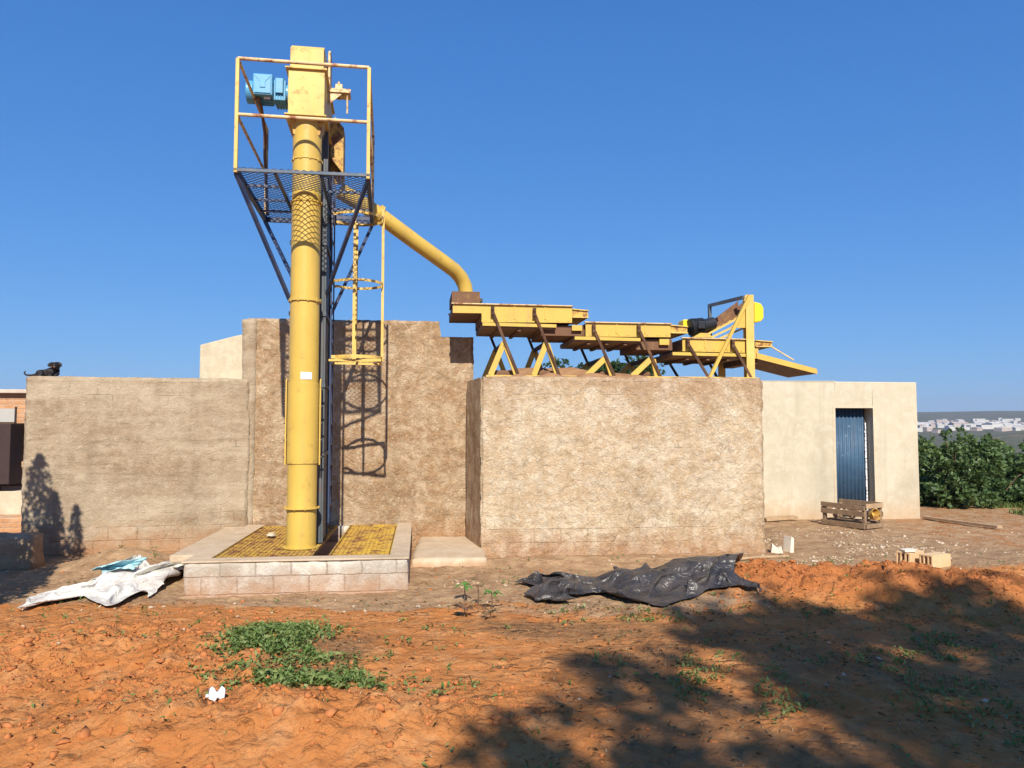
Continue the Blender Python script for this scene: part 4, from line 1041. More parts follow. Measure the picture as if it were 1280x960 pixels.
18,19,19,20,14,14,13,14,15,4,4,17,19,22,20,22,22,14,8,4,138,21,15,9,-2,3,6,23,24,20,16,21,21,17,15,13,13,13,16,13,5,10,13,15,16,24,25,24,22,18,20,19,12,6,16,19,27,0,14,19,
27,27,13,3,12,7,14,8,18,21,22,11,20,23,25,24,20,19,13,14,17,20,18,21,15,13,13,11,12,7,2,22,24,23,17,26,20,13,9,1,125,23,17,13,-4,4,0,13,27,23,22,19,19,18,15,11,16,13,18,15,
11,12,8,18,17,19,24,24,24,15,22,21,11,7,11,20,28,-1,21,15,27,23,23,15,8,10,10,11,14,13,16,16,14,20,23,22,24,21,16,17,16,18,18,21,18,13,11,9,7,8,7,23,21,25,24,24,22,12,5,5,
112,25,21,14,-4,5,-1,-2,24,29,26,21,19,17,11,12,17,17,19,18,17,12,5,17,19,20,20,24,23,19,23,25,8,9,-1,20,25,5,23,24,20,25,22,15,13,11,9,11,17,13,10,4,18,16,20,21,27,21,19,21,
20,18,18,18,17,15,12,11,10,11,9,11,23,24,19,26,23,13,3,7,98,25,22,19,0,-5,-1,1,10,31,26,29,20,21,17,6,12,19,20,21,19,14,12,9,17,20,23,22,19,19,26,28,14,6,-2,3,28,29,13,26,
18,22,20,15,13,14,16,16,16,14,12,-6,7,19,17,17,30,21,23,25,24,19,16,16,15,14,12,11,10,18,19,11,6,20,24,24,20,14,6,-2,83,24,23,21,5,-11,-3,-1,12,24,28,34,25,22,20,14,6,9,20,21,
21,19,15,12,14,17,20,21,23,21,23,33,15,4,-3,-7,21,28,30,21,22,20,19,16,14,15,17,19,21,18,14,2,-11,14,22,14,25,24,25,27,26,19,15,14,13,13,14,13,12,13,22,21,7,10,20,21,18,16,13,6,
67,23,23,21,9,-6,-9,1,15,13,31,37,27,23,24,17,3,10,11,20,21,22,18,17,13,16,19,21,20,21,23,35,26,-4,-10,-8,16,26,30,28,26,20,18,17,14,16,18,20,23,22,18,10,-7,-11,23,22,19,32,15,33,
26,21,12,11,12,15,12,16,10,15,19,15,18,16,15,14,14,16,16,16,54,19,22,20,6,-3,-3,10,5,13,30,37,32,19,24,25,-1,8,12,17,20,21,21,20,17,15,17,19,20,21,21,32,28,5,-10,-9,14,24,30,27,
26,21,20,15,14,16,20,22,22,24,11,14,3,-9,13,16,22,24,27,35,31,24,7,8,9,9,16,15,14,12,16,15,16,14,15,13,15,18,18,19,41,20,17,16,9,7,2,5,6,17,20,32,29,29,20,23,1,3,17,20,
19,19,22,21,19,17,17,17,20,18,20,27,26,17,7,-9,17,17,20,25,25,23,19,18,15,16,19,19,21,24,9,13,7,1,8,18,21,26,29,32,31,24,13,7,-4,5,15,18,15,13,16,16,17,16,16,9,10,19,20,20,
29,18,16,13,16,11,-1,5,7,16,17,26,28,26,28,16,6,3,14,22,19,22,24,22,21,17,17,17,16,17,21,23,23,18,20,9,10,14,16,20,24,23,22,17,15,16,18,21,19,18,18,11,8,3,12,16,19,27,25,35,
27,22,13,7,3,2,16,12,16,17,18,14,15,17,17,13,17,3,21,19,17,17,15,19,16,5,5,2,8,11,20,26,23,26,22,9,8,13,11,22,24,23,24,24,24,19,17,15,16,17,18,20,20,20,19,17,13,15,17,20,
23,23,21,18,15,15,18,20,18,20,18,15,9,6,6,17,20,22,26,30,26,21,17,6,4,6,13,15,16,16,21,20,18,13,11,18,16,14,5,20,8,17,18,20,12,4,4,6,11,6,16,22,25,20,9,9,14,16,17,21,
25,27,26,26,24,22,18,14,14,14,18,19,20,21,20,18,18,18,19,19,21,22,21,18,15,15,17,18,20,22,18,15,10,10,4,13,20,22,23,24,24,20,16,10,6,12,10,15,16,18,20,23,22,21,6,16,24,13,3,5,
0,18,20,19,11,7,6,10,1,14,14,20,7,12,9,10,16,21,21,22,27,27,28,28,26,23,19,15,12,13,15,19,21,23,22,21,21,19,19,18,20,21,20,18,16,13,16,19,21,21,20,16,11,8,9,10,17,22,20,19,
21,20,14,12,10,11,14,16,17,18,21,22,24,26,15,9,23,16,-8,-10,162,-11,1,-5,-10,-14,-13,10,4,8,7,2,6,13,4,3,17,9,26,23,23,17,11,5,3,10,9,-10,5,-4,-15,-19,-22,-26,-24,-18,-13,-12,-16,-19,
-20,-20,-21,-21,-16,-15,-9,-5,1,9,14,23,21,27,23,19,12,14,16,15,13,10,8,5,6,0,0,-2,-3,-4,-4,-3,-7,-14,-22,-13,-19,-17,-7,-2,174,-20,-3,4,0,-8,-18,-13,-9,10,14,14,11,-2,13,7,17,18,14,22,
22,23,17,8,0,-3,4,0,-1,3,-15,-19,-21,-23,-21,-20,-15,-15,-13,-12,-18,-20,-20,-15,-16,-13,-10,-6,-1,4,12,17,22,23,24,19,17,15,14,13,9,9,8,5,2,3,3,0,-2,-5,-5,-5,-7,-9,-17,-14,-13,-17,-11,-4,
185,-21,-16,3,8,0,-9,-17,-14,-1,16,16,12,9,5,10,20,20,9,13,22,23,26,16,1,-9,-6,1,2,-3,-11,-16,-22,-26,-23,-12,-13,-15,-15,-13,-15,-17,-15,-12,-14,-10,-9,-5,-2,2,7,13,17,21,20,19,22,17,11,7,
6,9,7,4,2,3,2,6,0,-3,-5,-8,-7,-4,-10,-17,-9,-15,-12,-6,202,-23,-23,-11,11,9,-1,-14,-14,-11,0,15,13,14,17,18,16,21,9,5,19,22,28,15,19,-16,0,-4,-5,-1,-8,-14,-21,-25,-30,-20,-11,-12,-12,-10,
-13,-14,-13,-10,-9,-7,-6,-4,-1,1,5,9,10,14,17,18,17,23,10,6,6,9,4,2,4,0,6,5,4,-1,-6,-4,-8,-7,-5,-16,-6,-10,-13,-6,221,-26,-24,-22,1,8,10,-5,-12,-13,-9,4,12,13,16,22,23,23,15,5,
13,17,24,29,22,-16,-4,1,-9,-8,-2,-11,-16,-21,-26,-28,-21,-15,-11,-10,-10,-9,-9,-7,-6,-3,-3,-1,0,2,4,6,7,8,10,13,17,20,18,9,-1,7,5,1,0,-2,5,8,7,2,-5,-1,-6,-13,-3,-9,-6,-8,-10,-4,
239,-25,-26,-23,-11,5,12,4,-15,-9,-9,-3,4,12,18,22,23,18,14,17,16,15,22,31,22,-10,-3,-3,-2,-7,-8,-7,-12,-19,-24,-26,-24,-23,-15,-12,-9,-7,-6,-5,-4,-1,1,2,2,2,3,5,5,6,5,5,14,14,13,14,
3,8,5,-7,6,-2,3,11,9,1,-1,-1,-4,-13,-6,-4,-7,-3,-6,-3,258,-24,-28,-23,-14,-3,4,3,2,-2,-9,-4,3,8,17,21,19,21,13,15,21,14,14,28,25,2,-10,-1,-5,-6,-8,-9,-8,-13,-20,-23,-24,-20,-20,-15,
-10,-8,-7,-6,-4,0,3,5,4,4,3,3,4,4,3,-2,8,14,4,11,11,8,1,3,-1,5,3,8,8,7,3,-2,-7,-9,-7,-5,-3,-5,0,0,277,-25,-27,-23,-16,-6,6,6,4,5,-8,-2,1,6,13,5,17,21,21,21,
16,15,10,21,20,10,-11,4,-8,-2,-5,-7,-10,-12,-16,-21,-21,-20,-18,-14,-11,-10,-8,-9,-6,-1,3,3,8,8,3,2,3,2,2,-5,4,7,6,11,12,3,0,6,6,7,4,1,9,6,4,-1,-9,-11,1,-4,-2,-1,1,2,
294,-27,-23,-21,-16,-8,5,4,11,3,1,0,-3,10,1,4,15,14,17,27,21,13,6,16,18,14,-1,-8,-2,0,-2,-7,-12,-12,-13,-19,-19,-19,-17,-14,-9,-10,-8,-10,-8,-8,5,4,4,8,9,3,1,2,-3,-3,5,-1,6,11,
13,-2,6,8,10,6,2,-5,7,7,3,-5,-8,-6,-1,2,-2,5,3,4,305,-21,-23,-19,-14,-8,1,4,11,11,7,-3,0,2,5,6,13,12,16,20,20,7,10,14,13,11,-1,-4,-4,0,0,-3,-8,-12,-13,-17,-18,-17,-17,-14,
-9,-6,-8,-11,-7,-10,-1,6,6,6,10,3,1,0,-5,1,2,0,2,9,7,0,11,13,8,4,-2,-5,6,6,1,-3,-6,-6,-1,4,1,5,7,6,314,-12,-21,-21,-9,-8,-3,7,6,8,14,7,3,-1,-1,11,12,14,13,17,
17,5,10,10,7,9,-3,-4,-3,-1,-4,-1,0,-13,-10,-15,-17,-17,-15,-13,-12,-6,-3,-9,-8,-8,-3,6,5,5,7,7,-1,-5,-3,2,3,-1,-1,8,0,0,12,19,5,2,-3,0,4,4,1,-6,-3,-1,-1,3,4,6,9,7,
320,-10,-15,-19,-11,-6,4,8,8,0,9,14,11,-2,0,13,14,15,12,6,2,17,7,7,6,-1,1,-1,-3,-1,-3,-4,-7,-2,-11,-11,-17,-16,-15,-11,-10,-8,-6,1,-8,-8,-2,7,5,0,5,10,-2,-6,-2,0,3,-1,-3,0,
1,0,8,19,17,-4,-1,1,4,0,2,-1,-1,-2,1,2,5,5,7,8,324,-5,-7,-11,-11,-5,-3,7,14,4,-1,8,14,9,-3,18,16,7,-4,12,17,14,6,0,1,-2,-1,3,-2,-5,-2,-7,-3,-3,-9,-11,-16,-16,-15,-9,
-10,-7,-4,-2,-2,-7,-2,8,1,-3,7,9,3,-5,-5,-1,1,0,-5,-9,1,7,8,8,16,9,3,0,2,-3,1,5,1,-2,3,2,1,8,5,2,332,-5,5,-3,-11,-12,0,-3,20,8,-1,-3,5,10,11,8,10,10,17,20,
15,11,2,-5,-6,-5,0,3,-2,-3,-6,-6,-3,-4,-6,-12,-15,-16,-14,-13,-9,-4,-1,-3,-1,-4,-2,7,-3,-4,1,13,8,-2,-4,-3,-1,0,-6,-12,-7,4,13,2,9,11,9,12,4,-4,-3,10,2,2,5,0,3,3,0,5,
334,11,3,-7,-6,-6,-3,-2,9,9,8,-5,1,8,20,8,10,17,22,17,18,10,-3,-9,-10,-11,0,0,0,-2,-7,-6,-5,-1,-6,-11,-14,-18,-11,-10,-9,-9,-4,0,4,-2,-4,6,-6,-4,-4,14,6,1,3,-4,-3,0,-5,-13,
-11,1,14,2,8,5,11,17,7,-3,-4,6,11,6,2,-2,4,3,-4,-8,354,3,6,-1,-6,-4,-3,-6,5,-3,9,13,2,8,13,13,13,19,19,20,15,11,-3,-12,-13,-13,-4,-2,0,0,-2,-7,-6,-1,-4,-10,-17,-12,-12,-12,
-3,-9,-1,-1,-2,0,-5,4,-9,-6,-4,8,8,7,2,-2,-4,0,-4,-11,-7,-5,5,9,7,7,14,11,1,2,-1,3,13,4,-2,-2,10,-2,-7,2,366,10,2,-1,-4,-5,-2,-4,5,-8,1,15,13,7,11,15,19,16,21,19,
12,6,-2,-10,-17,-12,-6,-7,0,6,0,-7,-7,-1,0,-8,-18,-17,-14,-6,-9,4,5,-1,-5,-7,-3,-1,-8,-9,-8,-2,6,13,6,0,-1,1,-3,-7,-7,-3,3,9,10,6,-1,5,9,3,1,0,11,3,2,-2,3,7,-3,5,
372,10,9,-4,-5,7,-6,1,-3,-1,-5,13,20,2,21,17,14,18,17,17,7,9,-9,-12,-17,-11,-5,-7,0,11,-3,-6,-5,-3,1,-1,-16,-17,-17,-4,-2,6,0,-8,-3,-2,-5,-6,-8,-14,-9,1,1,7,12,2,2,1,-1,-4,
-4,0,6,9,8,3,-8,-8,8,12,0,5,3,5,-1,2,-2,12,6,-10,373,12,12,4,-5,3,0,3,3,-7,-2,14,10,14,17,16,18,16,15,9,7,4,-12,-17,-12,-6,-5,-9,5,7,0,-3,-8,3,-1,4,-12,-13,-11,-12,
-8,-6,0,2,1,0,-2,-7,-12,-17,-9,-2,3,3,4,9,5,1,-1,-2,-1,2,8,7,3,0,-7,1,6,1,2,8,2,1,-2,-1,-2,11,9,1,383,2,13,6,6,6,0,5,-9,-9,7,1,18,17,9,20,20,17,14,10,
-1,-8,-10,-20,-8,4,-5,-2,6,2,4,-5,-6,7,-4,4,-4,-8,-6,-12,-8,1,2,4,0,-4,-9,-11,-13,-12,-12,-8,-2,1,8,4,4,4,0,0,-2,1,5,8,4,2,-5,4,6,-4,0,5,0,3,-1,-7,4,10,9,4,
389,1,10,7,8,7,6,8,-10,-9,-1,10,21,1,7,21,19,16,12,9,-1,-13,-12,-8,-6,0,2,-1,7,3,3,-6,-1,5,1,-1,0,-4,-5,-5,2,3,7,4,-1,-8,-14,-18,-15,-10,-8,-6,-5,-5,-1,5,2,2,-3,1,
4,-3,-1,8,-8,10,13,2,6,-6,-1,3,1,-4,6,-6,2,12,10,4,391,14,13,11,3,3,10,7,-7,-5,0,7,17,10,-4,3,20,18,14,-1,-2,-12,-7,-3,-1,0,1,4,4,3,1,-2,-1,2,3,1,2,-2,0,2,
5,8,10,5,-2,-10,-19,-19,-23,-14,-6,-10,-4,-5,-4,4,4,-1,-2,-2,2,5,-7,3,-7,8,23,5,2,-8,-5,-2,5,2,2,0,2,11,10,7,408,14,12,9,7,2,6,8,2,-4,5,5,10,14,-5,-6,-2,16,10,7,
-2,-2,-8,0,-3,0,7,3,-1,5,3,-5,2,0,7,0,0,-3,8,1,7,9,9,12,3,-7,-20,-22,-23,-20,-11,-7,-8,-10,-1,6,2,-2,-1,-5,-3,4,6,-6,-1,11,21,5,-3,-13,-4,-7,13,10,7,1,-1,6,10,7,
420,16,14,6,11,4,6,8,0,4,8,6,5,9,-6,-3,-5,-3,8,1,2,2,0,-2,2,2,2,3,1,-1,2,0,-1,3,4,4,-2,3,6,1,11,10,6,9,7,-1,-16,-20,-23,-16,-16,-14,-7,-4,-1,2,-5,-4,-3,-6,
-2,-1,8,6,-1,10,13,-1,-8,-6,-5,-5,10,17,12,5,2,6,7,4,436,15,14,9,12,5,8,5,0,8,9,6,4,-5,-7,7,-4,-5,-4,2,2,5,3,-3,3,1,0,-6,4,4,-1,2,1,3,1,7,-1,-1,10,1,
4,15,10,11,6,-3,-8,-17,-19,-13,-19,-15,-13,-5,3,-7,-6,-9,-4,-4,-2,2,4,6,8,7,3,5,-9,-10,-2,-2,6,20,10,4,10,-1,10,8,453,16,13,13,12,8,8,2,-2,9,1,7,-5,3,-6,-1,7,-3,-1,-2,
-2,2,-1,5,2,0,-3,-8,5,4,-3,0,6,0,7,1,6,-1,-4,18,-3,4,16,10,10,0,-4,-11,-14,-10,-20,-19,-9,-8,-1,-13,-10,-11,-2,-5,0,4,2,6,4,10,6,-3,-6,-9,3,-3,7,14,15,7,-2,-4,6,9,
473,17,14,14,13,11,7,-1,0,-1,-2,-7,-2,-1,3,0,4,5,1,2,-4,-5,3,3,0,-2,-4,-4,-1,0,4,2,2,6,5,7,5,-2,-7,11,10,-1,17,3,13,4,-4,-5,-9,-19,-10,-18,-10,-9,-7,-16,-14,-9,-5,1,
2,0,3,2,4,3,8,0,-4,-14,-2,8,13,12,11,7,-1,-3,0,-1,493,17,16,16,13,12,9,0,-1,-6,-8,-6,-8,-1,0,2,2,5,2,2,-2,-4,-4,9,-2,-3,-4,-2,-2,-2,2,5,3,6,9,10,3,-2,-2,5,
8,0,17,3,10,5,-3,1,-8,-16,-17,-4,-12,-12,-14,-15,-14,-10,-2,0,2,0,1,-3,2,2,3,5,-1,-13,-10,7,12,10,15,11,0,-1,3,-7,514,16,18,19,14,15,8,2,-2,-9,-15,-12,-11,-1,2,0,-7,12,5,1,
1,-6,-6,5,5,-4,-6,-2,-3,-3,1,8,5,7,10,7,9,-4,2,-1,5,9,0,17,3,6,0,1,-8,-17,-11,2,-12,-14,-16,-15,-12,-9,-2,-1,0,-1,-4,-2,0,1,1,4,0,-11,-14,-4,8,13,22,3,9,5,3,-8,
535,16,18,21,14,17,9,3,-2,-11,-13,-16,-15,-12,1,-1,1,6,8,-2,3,-5,-6,-2,4,-1,-8,2,-3,-2,0,6,9,5,13,14,11,-2,4,-1,3,2,0,5,6,3,9,1,-4,-12,-11,-2,-8,-15,-15,-15,-10,-8,-5,-2,
-2,-5,-4,-2,-2,0,2,-1,-4,-2,-13,-1,11,4,7,10,5,6,8,-6,554,16,18,22,15,15,12,3,-4,-8,-12,-15,-15,-14,-7,-1,0,3,2,4,0,1,-9,-3,-1,-2,-2,-3,0,0,-3,6,14,8,8,12,13,9,5,0,
-5,4,4,-1,2,4,8,4,-5,-6,-9,-1,-11,-14,-14,-14,-10,-11,-7,-1,-3,-3,-6,-4,-3,-1,-1,0,-1,-7,-6,3,7,9,5,-1,1,5,9,1,572,16,17,22,15,9,13,6,-3,-7,-14,-7,-12,-12,-12,-5,1,0,0,-2,
-2,4,-10,-9,-4,5,-4,1,-5,-4,3,8,16,14,11,6,13,8,12,2,-7,3,5,0,2,4,5,-1,-4,-4,-6,1,-9,-16,-17,-10,-12,-17,-4,-3,2,0,-5,-7,-6,-4,-4,-1,-3,0,-5,5,12,6,8,-2,-2,-3,2,3,
591,15,16,21,14,4,6,6,5,-7,-12,1,-8,-9,-11,-13,-3,2,-2,-3,-4,-4,-2,-10,-6,-4,-1,2,-5,-1,2,6,18,18,13,-1,16,14,3,8,-1,0,1,1,2,3,4,-1,-5,-7,-4,3,-1,-19,-21,-10,-6,-17,-16,8,
0,1,0,-5,-9,-8,-5,-3,-3,3,3,2,13,9,3,1,0,-2,-1,1,611,14,15,19,4,-8,7,5,5,4,-3,7,-6,-4,-10,-14,-16,2,1,-5,-4,-6,-6,-8,-5,-6,-2,-2,-4,0,3,3,16,18,10,9,5,9,7,12,
3,3,2,3,5,6,-2,-6,-7,-7,-2,3,-1,-6,-25,-17,-12,0,-28,11,8,13,0,-8,-12,-12,-10,-4,-5,1,7,10,9,8,7,4,1,-1,-2,0,630,14,15,15,-11,-12,5,6,15,5,8,8,-2,-13,-9,-5,-16,-11,4,-4,
-5,-7,-5,-8,-8,-6,-8,-1,1,-2,2,0,8,14,9,8,11,8,8,13,8,11,8,6,3,2,0,-4,-9,-9,-6,1,2,-3,-20,-16,-16,-15,-6,0,15,12,4,-3,-15,-18,-9,-7,-4,-2,10,14,10,8,8,5,3,2,0,-1,
645,17,16,3,-15,2,6,3,11,15,5,9,-7,-2,-13,-4,-20,-18,-4,-6,1,1,-10,-9,-8,-4,-7,-3,0,-1,1,-2,2,6,9,7,10,12,17,14,17,13,12,9,7,3,0,-6,-11,-12,-12,-6,2,-4,-10,-21,-11,-17,0,-3,
10,-2,3,2,-9,-17,-10,-6,-3,-2,10,12,12,13,11,8,6,6,3,0,657,19,14,-8,1,5,4,6,6,18,7,4,-2,-6,-2,-12,-21,-23,-9,-3,-4,2,-6,-8,-8,-6,-5,-4,-2,-1,0,-1,-2,4,0,13,8,13,21,24,
19,17,14,13,7,5,0,-6,-12,-16,-12,-13,-3,-6,-6,-20,-21,-11,4,-8,6,3,-3,-2,-10,-8,-7,-9,-3,-1,7,13,13,15,14,11,8,15,7,2,665,20,9,3,5,1,8,6,10,15,10,6,1,-2,-12,-22,-24,-18,-15,-4,
-1,-8,-4,-4,-4,-6,-5,-1,-3,-2,0,0,-3,2,1,8,15,18,22,23,22,19,16,13,10,7,0,-6,-15,-16,-16,-15,-7,-10,-9,-15,-22,-13,1,-5,-3,6,0,-6,-13,-11,-9,2,-2,1,4,6,11,18,21,13,14,17,16,9,
671,19,13,5,9,4,5,9,12,16,14,9,3,-9,-27,-24,-23,-16,-9,-9,-2,-4,-11,-6,-4,-3,-2,0,-1,-1,0,-1,0,2,6,9,13,18,21,24,23,21,17,13,11,7,-1,-8,-14,-14,-17,-16,-12,-11,-14,-17,-20,-15,-11,-5,
-6,13,-4,-7,-10,-12,-10,5,2,5,6,5,7,11,23,21,14,21,23,18,679,17,12,10,8,11,5,9,11,11,13,7,5,-20,-18,-25,-23,-12,-9,-11,-5,-3,-8,-8,-4,-2,-1,0,0,2,1,2,2,4,6,10,12,17,21,25,
25,22,17,13,8,2,-3,-5,-10,-13,-16,-18,-14,-15,-15,-19,-20,-18,-18,-9,-7,11,1,-11,-9,-9,-3,4,5,7,6,7,7,1,20,25,21,20,22,21,8,13,5,-9,-2,14,-4,11,5,-2,-5,-9,-5,7,-14,-4,5,21,-6,-8,
-5,-7,0,-1,9,-6,0,1,4,7,-9,8,11,-1,5,3,-1,-2,-4,-8,3,0,-3,-7,-8,0,2,-3,3,-3,3,5,-6,-3,2,-1,4,-4,0,1,2,3,2,0,4,-4,-1,0,1,1,1,4,2,-3,-5,12,1,-3,0,-17,
9,1,10,-1,-5,9,-5,-3,8,-5,-4,-3,5,11,6,-1,-1,3,-3,-8,-6,1,-6,-2,11,4,-3,-11,-1,9,2,1,9,2,7,1,8,1,-7,-13,-5,-5,-5,1,-1,-3,-2,1,-1,6,-4,-1,3,2,-2,-2,-3,3,6,7,
6,4,-2,-2,-12,-4,2,-1,-1,-1,1,2,2,-1,-3,6,9,-6,9,-3,14,-4,2,9,3,0,-2,-7,-2,2,-6,2,7,9,15,9,-11,-7,1,-16,-3,2,-1,-1,13,11,-11,-6,-12,0,4,7,9,-4,9,4,10,7,-3,-10,
-13,-13,-6,3,-4,-1,0,2,-1,4,-1,-1,-4,2,4,1,-2,8,13,13,9,-2,-3,-9,-12,-9,2,-6,-3,1,2,0,-6,6,-3,-2,12,-5,3,19,14,-5,-2,7,8,0,-1,-1,-8,11,-4,6,8,9,8,0,1,-15,-4,-13,
-9,6,5,9,9,-11,-3,1,-5,-9,0,6,6,-1,0,6,8,9,3,-3,-10,-16,-10,0,0,-1,0,0,2,-1,3,-2,5,0,-6,9,8,8,17,16,11,-5,-7,-14,-9,-20,-2,0,-7,-5,2,8,-10,5,-2,-6,5,4,-2,18,
18,-4,-5,-1,9,-1,0,9,-10,7,8,3,7,9,10,6,-2,-14,-15,-15,-9,15,8,-3,-4,-8,12,10,-4,-11,-4,4,6,0,-5,-3,4,10,4,-2,-8,-11,-8,-3,0,0,0,1,1,2,2,4,0,-6,-1,0,21,14,16,17,
14,-4,-10,-14,-13,-24,-12,1,1,-2,0,2,-4,4,-3,-8,5,4,-7,15,23,-8,-3,-4,5,1,6,7,0,-5,13,9,9,8,8,6,1,-11,-21,-19,-10,10,19,0,-25,-8,14,14,5,-14,-6,2,1,-5,-2,3,-3,0,5,1,
-5,-6,-5,0,0,2,0,2,1,2,0,-1,-4,-1,2,-4,20,26,19,17,12,-4,-16,-18,-14,-24,-13,9,-3,6,-1,0,0,3,-6,-12,5,5,-8,7,22,-10,-3,3,2,7,10,9,2,-21,-1,13,15,13,6,1,-7,5,-3,-19,
-20,2,20,8,-23,-18,6,18,3,-15,-7,-1,0,-4,-2,4,7,-6,-4,0,-2,0,3,-2,2,0,6,-4,-6,1,8,-6,-3,3,1,2,6,30,26,15,6,-6,-16,-17,-19,-13,-16,7,7,1,6,6,4,-2,-6,-17,-6,0,3,-1,
20,-8,0,4,4,1,7,13,-1,-14,-10,9,14,14,5,-13,-10,3,13,4,-13,-8,18,9,-14,-16,-3,7,-11,-10,-2,7,0,-6,2,6,-4,4,-4,-7,-1,6,-5,5,-3,5,0,8,-7,-7,3,0,-2,2,-1,11,-7,18,26,15,
3,-11,-16,-17,-13,-5,-7,16,1,5,8,9,7,0,-12,-16,-13,-6,5,-3,14,1,4,1,5,8,5,5,-5,4,-22,4,14,9,-11,0,-10,-12,2,20,17,-10,13,10,-7,-18,-17,-6,-7,-2,3,6,-1,6,-6,1,-3,0,1,3,
-9,3,-2,7,-8,2,9,6,2,-9,-10,6,-5,1,9,11,-12,2,23,11,5,-7,-23,-17,4,-9,1,17,8,-4,15,13,7,-1,-13,-16,-9,-13,-4,1,8,11,8,5,6,7,7,4,-2,-10,-14,3,-6,0,11,6,-6,-17,-10,4,
24,19,8,5,-11,-15,-14,-15,1,2,1,-1,-9,5,10,-5,-6,-2,0,0,7,-8,4,-1,0,-5,11,5,6,-6,-12,1,-3,5,6,8,1,-14,14,11,5,-3,-18,-16,4,0,2,9,16,-6,5,15,10,2,-11,-14,-8,-10,-10,-1,
15,2,11,6,12,7,8,9,5,-6,-15,-17,-8,12,1,-5,-10,-4,-10,3,14,22,12,2,-10,-15,-14,-14,-1,7,8,-2,-10,-4,5,4,-7,-3,-1,1,3,3,-7,0,5,-5,7,16,-2,1,-10,-10,3,2,-3,8,14,-15,-2,21,
6,-5,-10,-16,-4,7,4,1,22,-1,-2,7,7,8,-11,-7,-7,-10,-8,-3,29,-10,-7,3,13,14,21,19,11,6,-12,-19,-23,-13,-5,5,-14,4,-7,14,21,1,4,1,-7,-18,-13,-10,7,8,6,-1,-9,-6,-3,8,-6,0,4,-2,
1,1,3,-10,0,1,5,22,-3,6,-6,-15,-9,-1,0,6,18,-7,-12,21,12,3,-12,-13,-12,-3,0,14,20,7,-6,0,8,-2,0,-8,-7,-3,-5,-8,17,4,1,-12,10,19,26,22,15,10,5,-19,-24,-23,-10,-13,-4,7,14,12,
3,-2,-1,3,-12,-18,-19,1,6,-1,3,-1,2,-10,-2,7,-5,8,5,0,2,1,-3,-5,-8,-2,10,24,4,7,-6,-14,-15,-9,-1,4,18,-3,-14,18,12,13,-3,-11,-13,-9,-4,12,17,10,-1,-8,3,6,-9,-5,4,-8,-4,-4,
13,0,0,1,10,16,27,25,14,11,7,-3,-25,-28,-15,-3,2,6,-2,2,-10,6,4,7,-11,-23,-20,0,9,-4,-2,-4,7,-5,-1,0,2,10,-10,4,5,5,5,-1,-10,-9,11,26,10,8,-5,-10,-15,-16,-9,5,18,-5,-13,17,
13,16,-3,-6,-12,-8,-2,3,15,10,6,-10,4,2,-13,1,3,-1,-2,-5,26,-7,5,10,9,-5,25,32,30,9,-2,-8,-11,-29,-16,-5,5,-8,-3,-12,7,0,10,8,-14,-22,-23,3,7,-2,-6,-3,2,1,-4,1,9,-9,5,-2,
-4,0,5,10,6,-12,8,29,9,10,2,-6,-10,-19,-17,1,14,-8,-10,12,12,16,4,-8,-11,0,2,1,5,13,9,-7,-6,-3,-1,7,2,-1,2,-2,28,8,3,2,2,3,18,26,25,18,5,-12,-12,-20,-13,-15,-8,-2,-9,10,
7,-2,6,6,-16,-23,-23,-2,9,7,-13,-4,2,4,-3,3,0,-5,5,3,-2,-1,5,-9,2,6,7,29,21,9,5,-5,-10,-19,-17,-5,8,-11,-6,7,14,1,2,-3,-4,-6,7,14,14,6,7,-4,-6,-1,5,6,3,0,1,-11,
31,12,8,6,7,5,3,12,26,13,8,-2,-15,-14,-12,-13,-7,-17,-4,7,11,9,-1,3,-19,-23,-23,2,3,11,-14,-4,4,10,-6,-2,4,7,-3,4,13,-9,-12,-4,2,5,5,25,25,15,5,-1,-12,-14,-17,-7,-6,-8,-3,3,
8,2,-3,-5,0,-1,4,21,16,15,2,1,-3,0,0,12,2,-2,-6,-15,43,-5,9,1,3,14,0,14,18,15,2,2,-9,-14,-5,-13,-15,-11,6,3,9,10,2,-9,-23,-16,-18,7,-6,10,-7,-1,3,12,-2,-3,6,5,1,8,
-9,1,2,2,0,-3,-2,10,22,11,4,7,-1,-14,-16,-10,-11,-4,1,1,2,1,0,4,2,1,2,5,23,12,10,-6,8,-6,6,7,10,-4,-12,-7,41,0,0,6,-5,8,17,11,13,3,-2,5,-5,-7,-6,-15,-8,-3,4,5,
7,7,-2,-15,-21,-16,-5,3,-4,-2,2,3,15,7,5,-5,7,0,-12,8,15,10,2,1,-3,-7,-9,-5,8,6,9,5,2,-4,-12,-14,-6,-1,1,2,3,0,-8,-8,-9,-3,5,24,25,17,13,-6,1,-2,-2,9,6,4,-9,-15,
31,4,0,-2,-2,9,21,13,-5,-5,2,3,4,-5,-8,-13,-4,4,6,6,5,4,-5,-8,-19,-16,-7,9,-2,-13,11,13,17,2,11,-7,-5,10,-8,3,10,6,-1,3,2,-3,-5,-6,-4,-3,-1,1,2,0,0,-2,-6,0,0,2,
8,-4,-11,-15,-10,-7,2,29,29,21,16,-4,-1,-4,-7,-4,11,6,-6,-16,22,4,-3,-7,6,12,12,10,-10,-9,-1,7,8,-3,-7,-5,6,4,6,3,3,-4,-5,-4,-8,-12,-13,4,3,-9,11,17,20,-1,9,1,-6,-2,13,0,
-12,-1,5,4,2,1,-1,1,-4,-4,-4,-3,-4,-7,-4,6,9,0,5,3,0,2,-10,-17,-12,-6,-9,28,33,25,17,-5,-8,-14,-11,-4,9,9,0,-14,12,5,5,-8,6,14,7,-1,-13,-6,-4,7,10,9,-13,-2,2,5,3,6,
